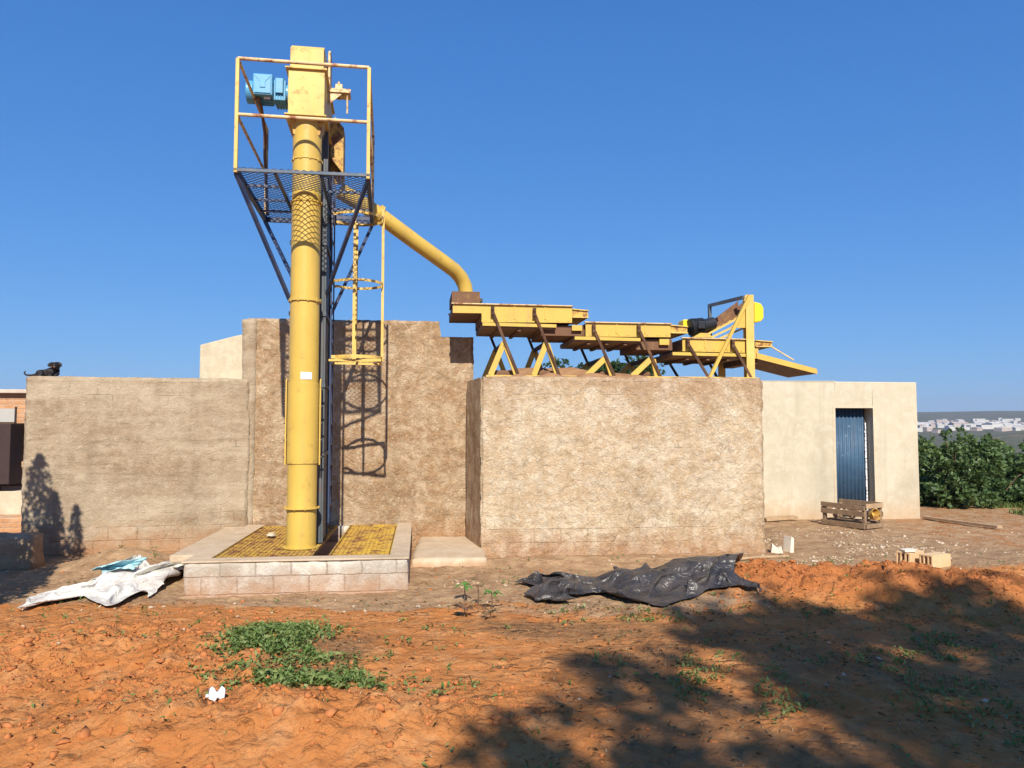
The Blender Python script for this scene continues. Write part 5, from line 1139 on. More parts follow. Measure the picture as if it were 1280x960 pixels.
0,-3,-2,-10,-4,-2,-5,-8,5,7,9,17,19,0,-3,10,-6,-3,4,-2,-6,-2,5,3,5,1,-3,-2,-12,-10,3,3,0,0,-1,-1,6,7,2,13,0,-2,-4,-14,-13,-12,-7,23,34,27,15,-6,-16,-23,-19,-6,5,13,5,-8,
11,5,6,3,3,13,-6,-4,-8,-11,0,2,9,16,-10,-9,0,5,3,2,5,5,-1,-13,-14,-3,6,6,8,6,7,12,17,6,-7,1,5,-3,-5,2,0,2,7,9,2,-3,-10,-16,-11,9,20,4,2,-2,-11,-3,0,3,1,13,
7,-6,-5,-2,-14,-14,-8,18,34,20,14,-10,-14,-25,-24,-12,-3,10,7,4,7,10,6,8,4,8,-10,-13,-11,1,4,-2,2,15,5,-10,-10,1,3,6,3,3,2,-9,-12,2,-5,12,16,13,8,4,10,11,-4,-9,-2,5,-1,-3,
2,8,17,12,0,-5,-18,-29,-14,21,6,-4,8,13,-4,-8,7,1,3,8,4,2,-6,-4,-6,-12,-8,14,19,23,7,-5,-15,-19,-23,-13,-12,6,-1,8,9,5,10,9,3,6,-14,-15,4,-2,-4,-2,0,6,3,9,-7,-9,0,2,
5,9,-4,-7,-1,-1,-2,4,17,20,14,2,0,10,4,-9,-5,-10,3,-2,-2,15,18,15,6,-6,-20,-33,-17,24,5,12,13,11,-13,1,1,3,2,-2,-3,7,4,-3,-9,-8,-8,10,20,12,5,-5,-12,-14,-17,-7,-14,0,-3,3,
11,1,10,9,5,2,-17,-2,-5,6,1,1,0,-4,-9,8,13,-11,-9,2,12,-7,-8,8,-3,0,-5,6,22,14,15,10,-4,1,10,-3,-15,-16,3,2,-4,15,18,15,5,-2,-21,-32,-17,23,11,27,7,9,-16,7,0,3,-5,-7,
7,-3,1,6,-5,-11,-8,10,14,5,6,0,-11,-9,-16,-13,3,1,-7,-1,12,-2,8,7,6,-1,-10,-7,-2,6,16,0,2,-5,-10,-9,6,9,-10,-5,9,5,-12,-3,9,-1,0,-5,28,20,6,8,4,-4,0,0,-11,-20,-14,7,
2,10,22,9,7,1,-20,-26,-14,15,27,17,20,2,-10,6,2,-5,-11,6,6,5,-5,-7,-1,-3,-7,2,7,-6,1,5,-2,-7,-9,-7,0,6,0,-7,14,2,-2,3,7,-6,0,-9,1,7,8,4,4,3,-6,-13,-8,9,8,-11,
-4,8,3,-11,0,7,-4,-2,24,27,7,1,10,-4,-5,-4,-14,-24,-17,10,3,3,21,10,8,3,-14,-24,-5,13,21,21,17,5,-2,4,0,-5,-8,11,8,5,-8,-6,-11,-5,3,0,-7,-13,-3,-2,-1,-1,-2,2,0,2,6,-4,
16,-6,-2,6,12,-4,-10,-3,2,12,-4,-2,3,6,6,-4,-8,-4,2,5,-10,8,8,-6,-13,6,2,-6,18,26,18,-1,4,5,-7,-19,-10,-21,-9,-4,-3,6,21,5,7,3,-5,-17,-14,7,16,27,18,13,7,2,-1,2,-9,11,
10,1,-4,-4,-14,-10,0,4,-16,-19,-10,-8,1,3,5,6,0,3,4,-3,16,-4,1,1,21,4,-10,-11,-1,5,-4,-4,-4,4,2,1,-3,9,1,6,-9,-2,11,1,-9,-11,-2,6,13,26,16,6,4,-10,-4,-9,-12,-23,-4,-6,
0,10,-1,4,2,4,2,-9,-5,4,-3,19,24,19,17,13,2,-2,-7,3,9,-4,3,-3,-12,-10,-5,3,-18,-22,-18,-10,6,-3,13,-1,3,2,3,-2,16,-4,-2,6,25,19,-6,-20,-5,-5,-8,-5,1,0,4,-7,4,-1,5,8,
4,-7,9,0,-1,-10,-10,3,14,22,17,3,8,-5,-15,-8,2,-19,-14,-6,11,-4,3,-9,0,0,6,3,2,7,-5,-6,19,27,27,23,4,-3,-7,-1,2,2,2,-6,-6,-9,-4,-5,-13,-19,-21,-19,-2,3,18,-11,-1,4,5,-2,
18,-8,-1,6,30,27,3,-17,-26,-5,-16,0,3,-5,8,-2,-6,4,-2,-1,7,12,-2,-4,0,-2,-4,-6,16,22,15,2,7,3,-12,-17,-3,8,-18,-11,12,-13,-5,-7,0,2,3,6,9,8,1,-14,-5,25,32,35,-1,-3,7,5,
-4,-4,-3,-2,-5,-6,-8,-9,-12,-7,-15,-20,-13,7,4,-7,-1,-6,3,9,19,-10,0,4,31,30,11,-14,-24,-22,-14,0,7,-9,3,10,-3,-7,0,1,-1,2,7,0,2,-8,-5,5,10,18,19,-1,9,11,-4,-10,-8,-9,-4,-10,
1,-13,-6,2,3,5,5,3,3,6,1,-8,-14,-4,30,42,21,-10,4,2,-14,-6,1,3,2,-2,-6,-9,-10,-10,-6,-8,-16,-12,-4,-2,1,1,-1,4,22,-13,0,3,28,32,8,-6,-20,-29,-11,1,3,-4,-2,6,11,-5,-12,-2,
5,-2,-3,2,9,-7,-4,1,12,15,19,-2,8,17,8,-13,-13,-14,-12,-5,-4,3,5,2,-1,-4,-5,-2,4,9,12,-3,-12,-19,13,38,29,8,-5,-11,-6,2,4,1,2,1,-8,-8,-15,-11,-7,6,1,-8,-12,-10,-10,1,1,-2,
24,-12,-3,3,24,22,10,-10,-7,-29,-13,1,5,14,-4,-1,1,9,-6,-10,-7,-1,1,0,4,5,-2,-2,4,13,16,-2,5,18,10,-10,-14,-15,-12,-10,-5,5,4,4,-7,-8,-2,1,2,9,20,5,-6,-16,-10,32,27,17,-5,-16,
-5,7,5,9,-1,-1,-2,-11,-15,-16,3,0,7,2,-12,-16,-12,-3,0,3,15,1,-5,9,11,10,8,-8,-10,-10,-4,1,7,0,-11,11,9,1,7,-2,-13,-11,0,1,2,-5,-2,5,3,9,12,-2,1,14,5,-3,-5,-17,-14,-10,
-1,0,4,2,-1,0,1,0,0,-1,15,7,3,-12,-16,13,28,18,16,-15,-7,-5,2,10,7,3,-5,-11,-15,-13,10,8,5,3,-9,-19,-19,-7,1,5,9,2,8,14,-4,-3,8,-8,-12,-3,13,8,-10,-11,3,18,14,2,-2,3,
-7,-12,-7,-3,0,-7,-4,1,8,9,4,0,-3,7,0,-2,-2,-11,-10,0,-1,0,0,3,3,1,-6,0,7,-7,10,1,10,-6,-6,-4,13,21,24,3,-11,-7,1,7,6,3,-1,-13,-14,-12,7,11,9,4,-6,-16,-16,-15,1,-4,
9,3,14,4,1,-12,0,-3,-5,5,-1,7,-6,-3,10,14,4,3,12,3,-7,-10,-6,-7,-5,-3,-3,-6,0,3,6,1,-5,0,-2,-2,1,-4,0,-1,0,0,2,2,0,-1,-3,4,-4,4,-2,0,8,-1,-5,1,4,17,23,14,
1,-8,2,4,-3,4,-1,-11,-11,-13,0,7,9,4,2,-11,-17,-9,-10,-1,9,7,6,-2,9,-8,-9,5,-1,0,2,1,-2,14,0,6,-2,5,15,8,-11,-5,-1,-8,-6,-4,-4,-6,-3,-2,1,-1,-3,0,-1,1,-1,3,-2,-1,
0,0,4,-1,-1,3,2,3,0,-4,0,-4,2,1,-5,0,2,12,20,17,8,1,5,1,-5,0,-3,-9,-11,-8,-3,0,5,8,-2,-2,-8,-11,-8,-9,8,2,1,1,9,0,-12,2,13,6,6,0,-3,-5,16,-5,-3,0,15,12,
-1,-9,-3,-6,-7,-6,-5,-4,-2,-2,-2,-2,-2,-1,0,1,3,-6,3,-2,1,2,-3,2,8,8,6,0,-6,-2,-4,-4,-7,-3,0,0,1,7,15,21,13,1,13,-4,3,-9,-7,-7,-6,-5,-4,-4,1,2,0,-5,2,-10,-5,-12,
]
WHITE_CLOTH = [
4,11,11,22,23,17,14,17,-16,18,21,1,21,21,30,19,30,34,31,24,11,8,16,27,36,42,43,37,28,14,20,20,14,6,-3,0,9,11,11,13,16,15,11,11,9,5,7,10,11,14,21,24,21,18,-11,10,16,14,13,29,
20,25,33,35,28,13,16,9,15,25,35,40,40,37,30,18,10,15,12,6,2,6,10,12,11,13,17,18,15,13,11,6,0,15,19,13,13,21,25,22,6,-1,15,22,6,20,20,33,34,33,32,17,10,5,16,24,33,38,37,36,
31,19,12,10,4,7,7,9,9,12,11,13,17,22,21,16,12,8,2,15,18,15,13,17,22,21,18,10,5,18,17,7,24,31,33,33,26,20,13,7,13,24,30,36,38,34,28,21,16,5,1,9,8,10,12,10,10,11,19,24,
25,18,13,12,5,14,13,18,15,8,26,25,19,12,14,4,17,10,26,31,36,35,28,14,13,8,7,23,28,33,36,35,31,22,16,-2,6,6,8,12,15,9,8,13,18,25,28,19,8,20,7,14,15,11,19,9,6,22,24,25,
14,16,8,20,25,31,37,35,26,19,0,11,8,16,27,29,38,34,30,22,10,9,-6,11,13,20,5,11,8,14,20,27,29,18,10,11,9,14,13,11,17,15,7,13,19,26,21,17,15,20,25,37,33,33,27,12,4,4,14,11,
23,25,32,38,32,20,9,11,-5,12,18,18,12,6,3,17,24,28,26,19,13,13,8,14,14,13,12,19,11,17,14,20,22,18,18,22,29,33,37,32,20,16,5,0,11,12,16,25,28,36,33,23,7,9,2,16,17,13,11,4,
3,19,27,30,29,22,10,11,10,16,13,12,12,16,16,20,19,16,18,16,16,24,30,35,32,31,20,11,8,10,9,6,14,23,27,28,31,25,11,9,15,11,3,18,9,-1,11,26,32,25,26,21,15,15,13,16,14,13,12,13,
19,21,22,18,19,11,12,23,29,31,31,24,23,15,15,12,12,3,12,20,26,24,26,18,14,10,15,18,-4,15,5,10,18,21,36,31,21,20,14,15,19,16,15,10,11,13,18,24,23,17,17,9,14,19,32,31,33,24,17,15,
15,15,18,-1,12,21,25,27,24,16,2,6,10,10,5,12,7,18,34,16,34,31,29,15,14,11,27,16,14,10,4,14,20,23,23,18,11,7,15,23,35,34,26,22,19,17,14,19,15,6,10,20,27,25,26,14,-3,0,-1,8,
9,14,15,19,35,29,19,32,33,26,10,12,35,14,14,6,6,9,22,25,22,18,13,11,12,31,29,27,25,18,18,14,13,20,21,12,12,23,26,25,21,17,-2,1,4,9,5,5,15,23,33,39,14,26,29,27,18,17,41,15,
12,7,2,11,24,26,23,15,16,15,14,29,25,25,21,16,20,15,13,11,18,19,15,26,30,22,18,18,-1,-1,1,12,12,11,13,18,29,28,31,20,26,24,20,20,48,16,11,8,3,11,24,26,23,22,12,12,16,25,28,19,
20,18,17,13,12,12,13,18,22,28,30,23,17,16,18,8,6,3,10,5,13,15,24,30,22,25,18,21,20,22,54,12,16,9,5,14,21,24,25,23,17,7,19,21,20,23,19,14,17,17,5,7,19,18,25,29,28,23,22,2,
13,24,25,11,1,6,7,18,17,23,26,21,17,13,21,21,66,8,14,12,9,11,19,25,25,24,19,12,18,10,17,20,18,18,19,11,12,6,16,22,24,28,26,19,20,8,13,24,25,24,5,3,9,16,18,19,20,19,18,15,
11,17,83,4,8,13,10,15,17,19,24,24,21,18,19,14,6,15,17,21,21,6,13,10,19,25,21,26,23,18,16,15,15,23,25,19,18,5,12,16,18,18,15,17,16,15,12,10,103,1,-1,10,10,16,19,20,22,23,23,21,
19,17,6,9,17,17,18,15,10,14,22,24,19,24,21,17,15,15,18,23,24,19,14,14,16,19,16,19,14,14,13,14,15,7,123,-4,-1,3,7,12,20,22,23,24,24,24,21,20,2,0,21,21,18,16,13,14,21,23,18,23,
19,14,12,15,20,23,23,21,18,17,13,25,26,21,7,7,11,8,9,15,129,1,2,1,6,13,19,23,18,24,26,28,20,19,3,-7,23,22,21,17,13,14,19,23,19,24,16,1,5,23,26,27,22,19,20,20,23,26,29,22,
-2,0,11,9,5,-1,138,4,1,2,8,15,20,14,18,26,29,24,23,15,2,-7,24,26,19,18,14,15,18,22,22,20,8,10,3,16,31,32,27,14,17,22,25,30,29,24,-9,6,9,4,-3,1,149,4,5,5,11,17,21,16,
20,21,28,11,11,16,3,4,25,25,22,19,15,16,16,21,24,22,6,12,4,6,32,34,30,15,16,19,28,23,37,23,-19,19,9,-7,-5,-7,159,5,6,12,16,20,19,11,22,25,20,11,-1,19,4,6,25,26,24,20,13,15,
16,21,26,23,9,5,1,2,34,30,30,23,11,23,25,25,39,23,-31,11,4,-2,2,-2,172,4,11,15,21,22,19,19,7,16,18,3,11,13,5,12,26,26,22,18,14,13,18,25,27,26,17,-1,-4,-6,25,31,29,14,20,28,
19,33,37,27,-29,-18,1,7,13,3,190,4,10,21,23,22,20,6,2,15,15,7,18,9,4,13,31,27,21,17,16,19,19,23,21,31,18,4,-4,-10,5,26,26,12,28,23,29,35,33,29,-16,-30,0,2,8,4,209,5,10,18,
26,18,15,8,-5,21,11,17,13,5,-3,25,34,29,18,16,17,18,24,17,32,27,14,10,-4,-5,-5,14,10,23,27,29,33,34,31,24,-3,-31,-3,-12,1,4,219,14,15,16,18,16,10,9,0,20,14,12,8,-6,14,32,33,23,
15,22,19,18,22,24,28,31,8,14,-2,-3,-7,1,8,27,28,31,33,33,24,23,-2,-25,-11,-11,-6,-2,231,14,18,17,15,7,9,12,9,19,9,13,-2,6,23,30,25,16,24,24,19,21,28,27,28,20,7,14,-2,-4,-7,-3,
14,23,31,31,32,31,18,21,-11,-26,-8,-7,-9,-6,248,9,18,12,11,4,12,11,17,20,10,10,6,13,21,26,21,17,26,22,20,24,28,23,23,24,7,9,-2,-1,-6,-4,14,31,29,30,28,25,22,1,-22,-21,-5,6,1,4,
262,11,16,8,6,8,7,12,17,20,18,11,10,15,19,24,21,19,20,26,24,21,26,27,21,17,13,-1,2,3,-4,1,20,24,27,21,22,31,9,-22,-18,-14,4,7,13,18,280,10,9,14,9,7,6,10,16,17,15,13,11,17,
19,24,22,20,15,26,26,22,26,25,20,13,11,9,4,-1,9,3,14,13,19,24,32,17,-16,-16,-15,-2,11,16,13,16,297,11,9,12,12,12,5,14,24,11,2,1,15,18,21,22,24,20,10,29,28,24,11,30,20,17,4,14,
16,5,6,6,6,9,15,28,27,-1,-18,-14,-9,12,14,26,18,19,308,12,15,12,14,11,18,21,22,12,2,-14,-5,19,23,23,23,24,12,20,29,8,22,25,30,20,11,9,16,21,10,6,8,5,-4,26,24,-16,-16,-11,7,16,
18,20,22,25,310,15,18,18,16,19,17,23,22,14,5,-18,-20,11,25,24,21,24,11,16,16,23,27,10,37,22,22,16,12,19,21,4,7,-3,-9,28,10,-20,-13,2,14,14,20,22,25,23,317,15,16,18,17,19,18,22,25,18,
-2,-12,-21,7,25,23,14,22,21,11,7,29,22,22,27,26,15,22,23,19,17,6,10,-4,-7,22,-7,-17,-1,9,13,16,17,26,28,21,325,13,14,17,16,15,21,28,26,14,-3,-12,-15,9,26,12,14,16,19,19,13,22,24,28,
23,18,13,19,21,22,23,11,9,-2,2,5,-13,-1,3,6,13,12,20,25,28,28,333,11,15,11,14,14,14,22,21,14,8,-6,-8,20,16,23,3,16,20,17,20,22,24,26,18,16,14,17,9,23,28,14,2,10,9,-1,-9,5,
-1,-1,19,8,21,22,30,20,337,11,12,11,10,9,7,17,23,15,10,-1,7,13,24,24,0,12,9,28,20,28,26,18,22,12,15,6,13,25,22,30,9,2,10,-4,3,2,-1,-12,19,15,19,23,29,6,328,16,12,12,13,4,
2,12,21,20,13,5,7,19,25,18,10,2,5,24,29,29,22,23,20,17,9,-1,18,22,28,25,22,6,4,-1,5,2,-11,-7,17,17,21,28,23,-11,334,10,15,10,11,-9,2,18,24,18,12,7,9,23,26,26,12,3,4,23,
25,25,22,22,17,15,8,-1,18,26,28,17,24,19,4,3,-2,-4,-12,7,18,17,25,23,11,-25,329,17,13,7,11,-9,9,25,19,7,10,2,13,29,28,27,24,-1,13,21,20,17,22,20,10,14,17,6,10,26,24,15,20,20,
20,-1,-12,-7,7,11,14,23,22,15,-2,-28,330,15,11,8,3,12,18,9,12,5,10,2,15,25,31,28,22,15,14,20,16,18,16,18,13,6,11,10,17,22,21,19,16,17,19,6,-6,4,11,7,10,21,18,5,-1,-25,327,23,
11,3,4,13,22,8,1,0,7,3,14,30,31,30,30,20,15,17,15,11,19,19,21,9,-4,15,15,20,21,20,11,15,18,7,5,13,10,2,10,20,13,3,-6,-22,329,13,21,9,8,7,12,4,2,-4,2,8,16,27,34,31,
29,29,16,16,19,13,13,17,15,21,2,14,20,11,17,16,11,11,19,14,4,10,13,10,7,15,16,3,-18,-18,336,4,14,22,11,7,-1,4,-5,-5,2,14,17,25,33,34,30,28,21,11,21,16,16,15,14,18,13,6,20,17,
13,11,7,15,13,20,14,7,13,13,7,7,17,6,-18,-29,326,-25,-38,-42,-44,-47,-47,-39,-19,-25,11,21,5,37,39,46,44,39,23,15,7,-5,-17,-27,-35,-39,-40,-38,-29,-28,-13,10,20,30,34,41,42,45,41,34,21,11,-9,-15,
-27,-34,338,-28,-36,-42,-45,-43,-42,-37,-23,-20,0,9,25,21,43,43,41,35,28,19,8,-4,-14,-25,-30,-35,-36,-35,-29,-23,-17,8,18,26,32,38,42,42,38,31,19,12,-12,-16,-23,-31,346,-25,-33,-41,-44,-44,-39,-34,-30,-13,-3,4,
27,25,36,38,40,36,28,25,3,-4,-12,-22,-28,-31,-34,-33,-29,-24,-16,6,14,24,30,39,42,41,36,30,15,3,-1,-14,-22,-29,360,-23,-30,-42,-43,-41,-41,-36,-28,-21,5,6,20,31,38,35,40,33,28,17,4,-4,-15,-19,-26,-30,
-31,-34,-32,-24,-13,4,11,24,32,41,42,41,37,28,16,9,-4,-17,-23,-27,375,-21,-31,-37,-42,-47,-34,-32,-29,-22,0,14,20,31,35,36,35,27,22,20,4,-5,-16,-17,-27,-29,-32,-32,-30,-24,-13,-2,13,26,36,42,41,41,35,27,
21,9,-8,-22,-25,-19,389,-18,-27,-38,-40,-44,-45,-33,-23,-10,3,11,22,26,33,32,30,25,22,16,7,-4,-17,-20,-22,-31,-27,-33,-30,-21,-14,2,12,28,36,39,41,37,32,25,20,8,-7,-23,-26,-26,400,-15,-25,-33,-37,-42,-44,-34,
-18,-5,3,11,19,24,27,23,29,26,18,14,5,-1,-16,-19,-21,-31,-28,-25,-24,-18,-12,5,13,27,33,35,37,31,28,24,15,7,-6,-24,-23,-24,407,-14,-20,-28,-34,-37,-39,-35,-17,1,4,9,13,18,19,24,21,24,22,7,7,3,
-16,-19,-22,-25,-25,-23,-17,-10,-8,5,15,24,28,33,30,27,24,18,14,3,-4,-17,-26,-23,414,-13,-19,-22,-30,-32,-34,-31,-19,0,8,7,9,9,14,16,25,20,19,13,6,-2,-13,-16,-20,-20,-21,-25,-11,-2,0,6,12,22,27,25,
23,22,15,8,10,17,-1,-14,-22,-24,418,-12,-15,-16,-25,-31,-30,-26,-18,-4,0,4,7,8,14,19,21,23,15,12,7,-6,-11,-18,-19,-17,-17,-22,-12,1,11,11,12,19,23,17,26,16,12,7,7,-1,11,-11,-11,-23,426,-10,-13,-15,
-20,-28,-30,-24,-17,-8,-2,3,4,10,18,20,15,17,20,14,8,-1,-16,-20,-22,-18,-17,-18,-11,5,12,12,12,18,21,23,24,10,1,13,10,1,-9,7,-12,-11,438,-9,-13,-18,-19,-25,-26,-25,-18,-8,-7,4,9,16,20,19,13,16,
14,11,8,4,-11,-23,-25,-20,-19,-19,-17,8,16,11,11,16,28,26,18,13,-2,7,15,-7,0,1,-1,-14,450,-9,-12,-18,-18,-25,-25,-25,-17,-10,-4,5,14,12,25,14,14,16,15,3,9,3,-6,-20,-25,-20,-21,-21,-24,1,11,16,
15,20,24,26,21,13,7,-7,19,6,0,-2,-4,-15,462,-12,-9,-17,-19,-22,-24,-22,-17,-7,-3,6,14,12,19,13,19,19,11,3,5,2,-7,-14,-22,-19,-20,-19,-25,-23,6,9,19,26,27,23,24,20,9,0,-4,6,-3,3,7,-11,
461,-6,-9,-10,-17,-17,-20,-20,-16,-12,2,6,13,13,13,19,12,15,13,12,1,0,-10,-14,-19,-13,-16,-16,-23,-20,-17,3,15,26,25,29,21,19,12,4,0,-7,1,0,2,-1,470,-6,-11,-7,-11,-19,-11,-17,-14,-11,-3,7,10,15,
15,15,15,14,5,1,12,-1,-10,-18,-12,-11,-6,-17,-14,-17,-13,-5,3,16,26,24,20,12,14,2,-8,1,1,5,1,-2,463,10,-6,-10,-8,-12,-13,-12,-11,-11,-5,3,6,20,12,12,9,12,7,-1,6,2,-7,-14,-4,-7,-3,-9,
-7,-14,-13,-7,-2,5,17,18,9,13,11,11,-7,-3,-4,3,9,-1,466,17,-2,-7,-9,-11,-14,-14,-12,-8,-3,2,7,12,18,8,8,7,5,6,4,-1,-6,-7,1,-1,3,-2,-6,-12,-13,-11,-6,-3,8,11,0,10,11,15,3,-3,
-7,-5,9,13,472,18,6,-9,-10,-9,-11,-14,-12,-8,-2,2,7,6,13,5,12,13,4,4,3,-1,-4,-3,5,6,7,1,-5,-15,-16,-13,-11,-7,0,1,7,12,14,-2,8,6,-2,-8,4,15,480,14,13,-9,-13,-13,-10,-10,-9,-4,
1,3,6,4,9,10,11,8,6,5,0,-2,-1,1,9,10,12,0,-8,-17,-19,-15,-14,-7,-2,3,12,8,0,-8,16,11,-1,0,-1,8,494,9,7,-1,-14,-11,-8,-8,-15,2,3,2,11,5,5,12,6,9,2,3,0,1,2,4,
12,11,6,-10,-3,-13,-17,-14,-10,-10,-3,6,4,3,-4,-4,26,15,-4,-6,1,8,503,7,9,1,-13,-13,-12,-8,-10,3,2,9,14,7,7,10,2,3,1,-3,7,-1,5,10,12,7,-5,-3,0,-8,-13,-10,-11,-8,-1,5,3,-1,
-11,-7,27,21,-6,-9,-5,1,507,8,5,5,-7,-17,-12,-2,4,3,5,10,9,4,6,6,-3,2,-6,-3,-2,6,13,14,13,-2,1,-6,4,7,-9,-9,-8,-5,-6,5,-2,-8,-14,-6,21,15,0,-10,-11,9,514,-5,7,8,-3,-9,
-7,12,1,1,16,8,5,-1,1,2,-6,-6,-3,-3,0,4,17,13,11,-2,0,6,7,16,-3,-8,-6,-7,-9,0,-8,-13,-13,-9,13,5,8,-9,-9,14,508,5,-5,9,9,-1,-1,8,14,11,14,8,-3,-8,-5,-5,-7,-3,-3,-1,
2,12,16,10,2,0,-3,10,16,22,10,-7,-4,-13,-12,-7,-17,-10,-14,-10,5,-8,0,5,5,15,506,12,1,-3,7,13,9,16,21,8,15,2,-11,-14,-10,-3,-7,1,-1,2,4,6,12,9,9,-3,-2,8,15,25,24,-1,-3,-19,
-11,-19,-15,-12,-11,-10,2,-2,-7,6,5,15,509,6,12,5,7,16,16,18,23,9,9,-6,-13,-12,-10,-8,-2,1,2,5,6,6,6,14,4,-3,0,3,13,18,24,9,-2,-10,-16,-20,-14,-12,-10,-8,1,1,-8,3,4,11,527,-2,
6,12,16,18,18,19,20,8,3,-6,-14,-10,-8,-5,-1,1,2,4,5,5,6,9,6,-5,6,0,11,14,21,17,3,-15,-14,-15,-15,-10,-11,-6,0,0,-7,3,5,8,541,-1,7,14,16,24,16,20,18,5,4,-6,-14,-10,-5,-4,
-1,0,0,2,3,2,10,1,3,2,9,2,8,17,21,17,-2,-9,-12,-13,-12,-11,-12,-4,-4,-13,2,1,12,10,547,7,4,26,20,23,19,20,15,5,4,-8,-12,-9,-7,-4,-4,-2,-4,1,-1,2,7,4,5,2,10,5,15,17,
22,18,-3,-10,-10,-13,-12,-13,-10,-9,-16,-10,1,7,11,10,555,16,11,22,27,23,24,21,16,7,-2,-5,-12,-11,-12,-6,-8,-8,-6,-1,-4,4,6,4,-1,12,8,17,21,19,21,23,-5,-18,-5,-19,-17,-8,-11,-22,-15,-10,5,6,
6,10,572,15,22,21,22,23,28,29,20,10,0,-9,-13,-14,-18,-15,-10,-14,-10,-3,1,2,1,-3,12,17,17,19,25,25,18,20,-5,-13,-15,-21,-15,-14,-23,-21,-15,-8,9,6,8,13,577,23,26,25,25,25,27,30,18,12,8,-2,
-18,-18,-21,-22,-14,-17,-7,-3,2,1,4,-1,10,15,24,23,21,27,22,13,2,-12,-22,-23,-21,-23,-25,-21,-13,-5,10,6,2,12,599,22,25,25,25,28,26,22,15,15,8,6,-6,-24,-21,-26,-20,-16,-18,-4,3,6,5,13,5,14,
22,28,24,18,20,12,1,-13,-12,-26,-23,-28,-26,-22,-15,-2,2,16,-1,-2,622,24,23,22,25,23,28,22,17,9,4,4,9,-19,-25,-25,-23,-18,-19,-12,3,11,9,15,8,12,19,24,27,19,12,18,1,-8,-10,-26,-28,-29,-28,-23,
-17,-3,0,10,2,-8,644,25,22,21,22,24,26,25,12,4,8,4,11,-13,-23,-24,-22,-17,-23,-18,3,9,14,15,10,11,23,21,21,10,15,21,6,-3,-7,-26,-30,-32,-30,-26,-17,-6,3,5,-4,-5,665,22,22,20,22,20,23,21,
14,10,9,1,11,-6,-19,-21,-25,-12,-23,-15,-14,6,19,17,14,16,20,17,18,18,17,12,10,-1,-6,-26,-30,-35,-33,-28,-18,-8,-6,4,-6,4,679,22,22,20,17,24,27,23,17,9,9,5,4,-6,-18,-17,-18,-14,-21,-22,-2,-3,
9,14,21,20,23,23,13,16,8,13,13,3,-11,-25,-31,-36,-34,-32,-21,-15,-3,-10,10,20,696,18,20,20,22,34,33,25,16,11,7,2,-3,-13,-17,-15,-15,-20,-24,-16,-7,6,6,13,18,28,25,28,21,15,4,2,9,0,-14,-24,
-33,-36,-35,-30,-20,-17,-9,1,16,21,702,22,20,25,33,39,37,24,19,14,6,-3,-11,-17,-24,-17,-20,-28,-28,-16,-4,3,18,17,24,32,32,29,31,6,8,0,-7,-7,-13,-28,-34,-36,-33,-28,-23,-14,-6,6,20,21,711,26,24,31,
35,42,39,28,23,16,3,-7,-16,-23,-30,-30,-20,-32,-23,-12,-5,2,18,23,31,37,35,33,26,17,8,-4,-14,-17,-24,-27,-36,-35,-32,-29,-20,-11,-5,13,19,-1,726,23,29,34,42,44,40,30,25,16,2,-12,-19,-26,-33,-35,-29,-36,
-22,-12,-6,12,17,24,37,40,40,38,31,18,8,-6,-15,-24,-27,-35,-38,-39,-36,-31,-22,-9,-7,18,19,-13,739,23,31,38,44,42,40,35,25,16,4,-13,-22,-24,-32,-37,-37,-39,-27,-15,-1,10,21,25,38,45,43,41,35,23,12,-6,
-18,-26,-30,-39,-43,-43,-40,-35,-27,-11,0,18,18,-13,755,16,30,40,46,46,39,36,22,15,6,-12,-20,-19,-30,-39,-38,-38,-29,-21,-3,8,19,27,38,46,49,42,41,29,16,-2,-18,-29,-32,-43,-48,-46,-44,-39,-31,-19,5,13,14,-9,
768,16,25,40,45,46,42,33,24,14,10,-7,-15,-19,-27,-37,-41,-38,-34,-24,-7,7,19,28,38,46,52,47,41,35,18,2,-16,-29,-35,-43,-50,-52,-47,-42,-35,-19,-1,14,8,-4,776,19,26,33,47,48,43,36,21,15,13,0,-12,-19,
-29,-36,-43,-40,-35,-27,-8,4,20,30,38,43,52,54,44,33,22,1,-15,-27,-38,-42,-47,-52,-50,-45,-37,-19,-5,13,9,-11,19,-7,9,0,-6,-6,0,-1,7,6,3,-3,10,-4,9,-11,-4,7,-8,-7,6,4,-3,-4,-2,-2,-3,5,
-4,1,-2,0,0,3,-2,2,11,6,1,1,4,-10,-7,-5,-4,0,18,-4,-2,13,1,-10,-5,-1,15,-1,-15,10,12,-1,-6,6,-2,-2,0,-6,-9,5,3,-3,-6,0,2,-3,4,0,9,-8,-1,-3,4,4,7,5,2,0,-4,-4,
1,-2,-10,-4,13,-4,0,10,17,-4,-8,-4,11,-4,-17,7,7,15,-15,-4,-1,-5,3,7,-7,-9,7,6,-5,-7,4,-3,4,7,11,-12,-11,3,7,6,1,4,5,-3,-13,-8,7,10,-8,-9,12,-2,2,-2,12,16,3,-2,3,-3,
-21,-7,7,13,-3,-17,6,0,-1,-3,4,-5,0,1,7,-2,-5,1,8,8,9,-14,-12,4,7,4,4,1,-1,-7,-10,-5,4,6,4,-5,10,2,8,-7,3,7,9,9,0,-9,1,-16,-4,6,-3,1,2,8,-2,-10,-4,8,1,-5,
-6,6,7,-1,2,8,9,-13,-6,2,1,5,-4,3,3,-4,-10,-6,1,-4,5,5,10,4,4,-2,-2,-2,3,5,-4,0,14,0,-10,-5,-6,8,3,4,-1,-3,-8,2,3,8,-9,0,6,-7,-2,12,14,-8,-12,-5,-1,1,14,5,
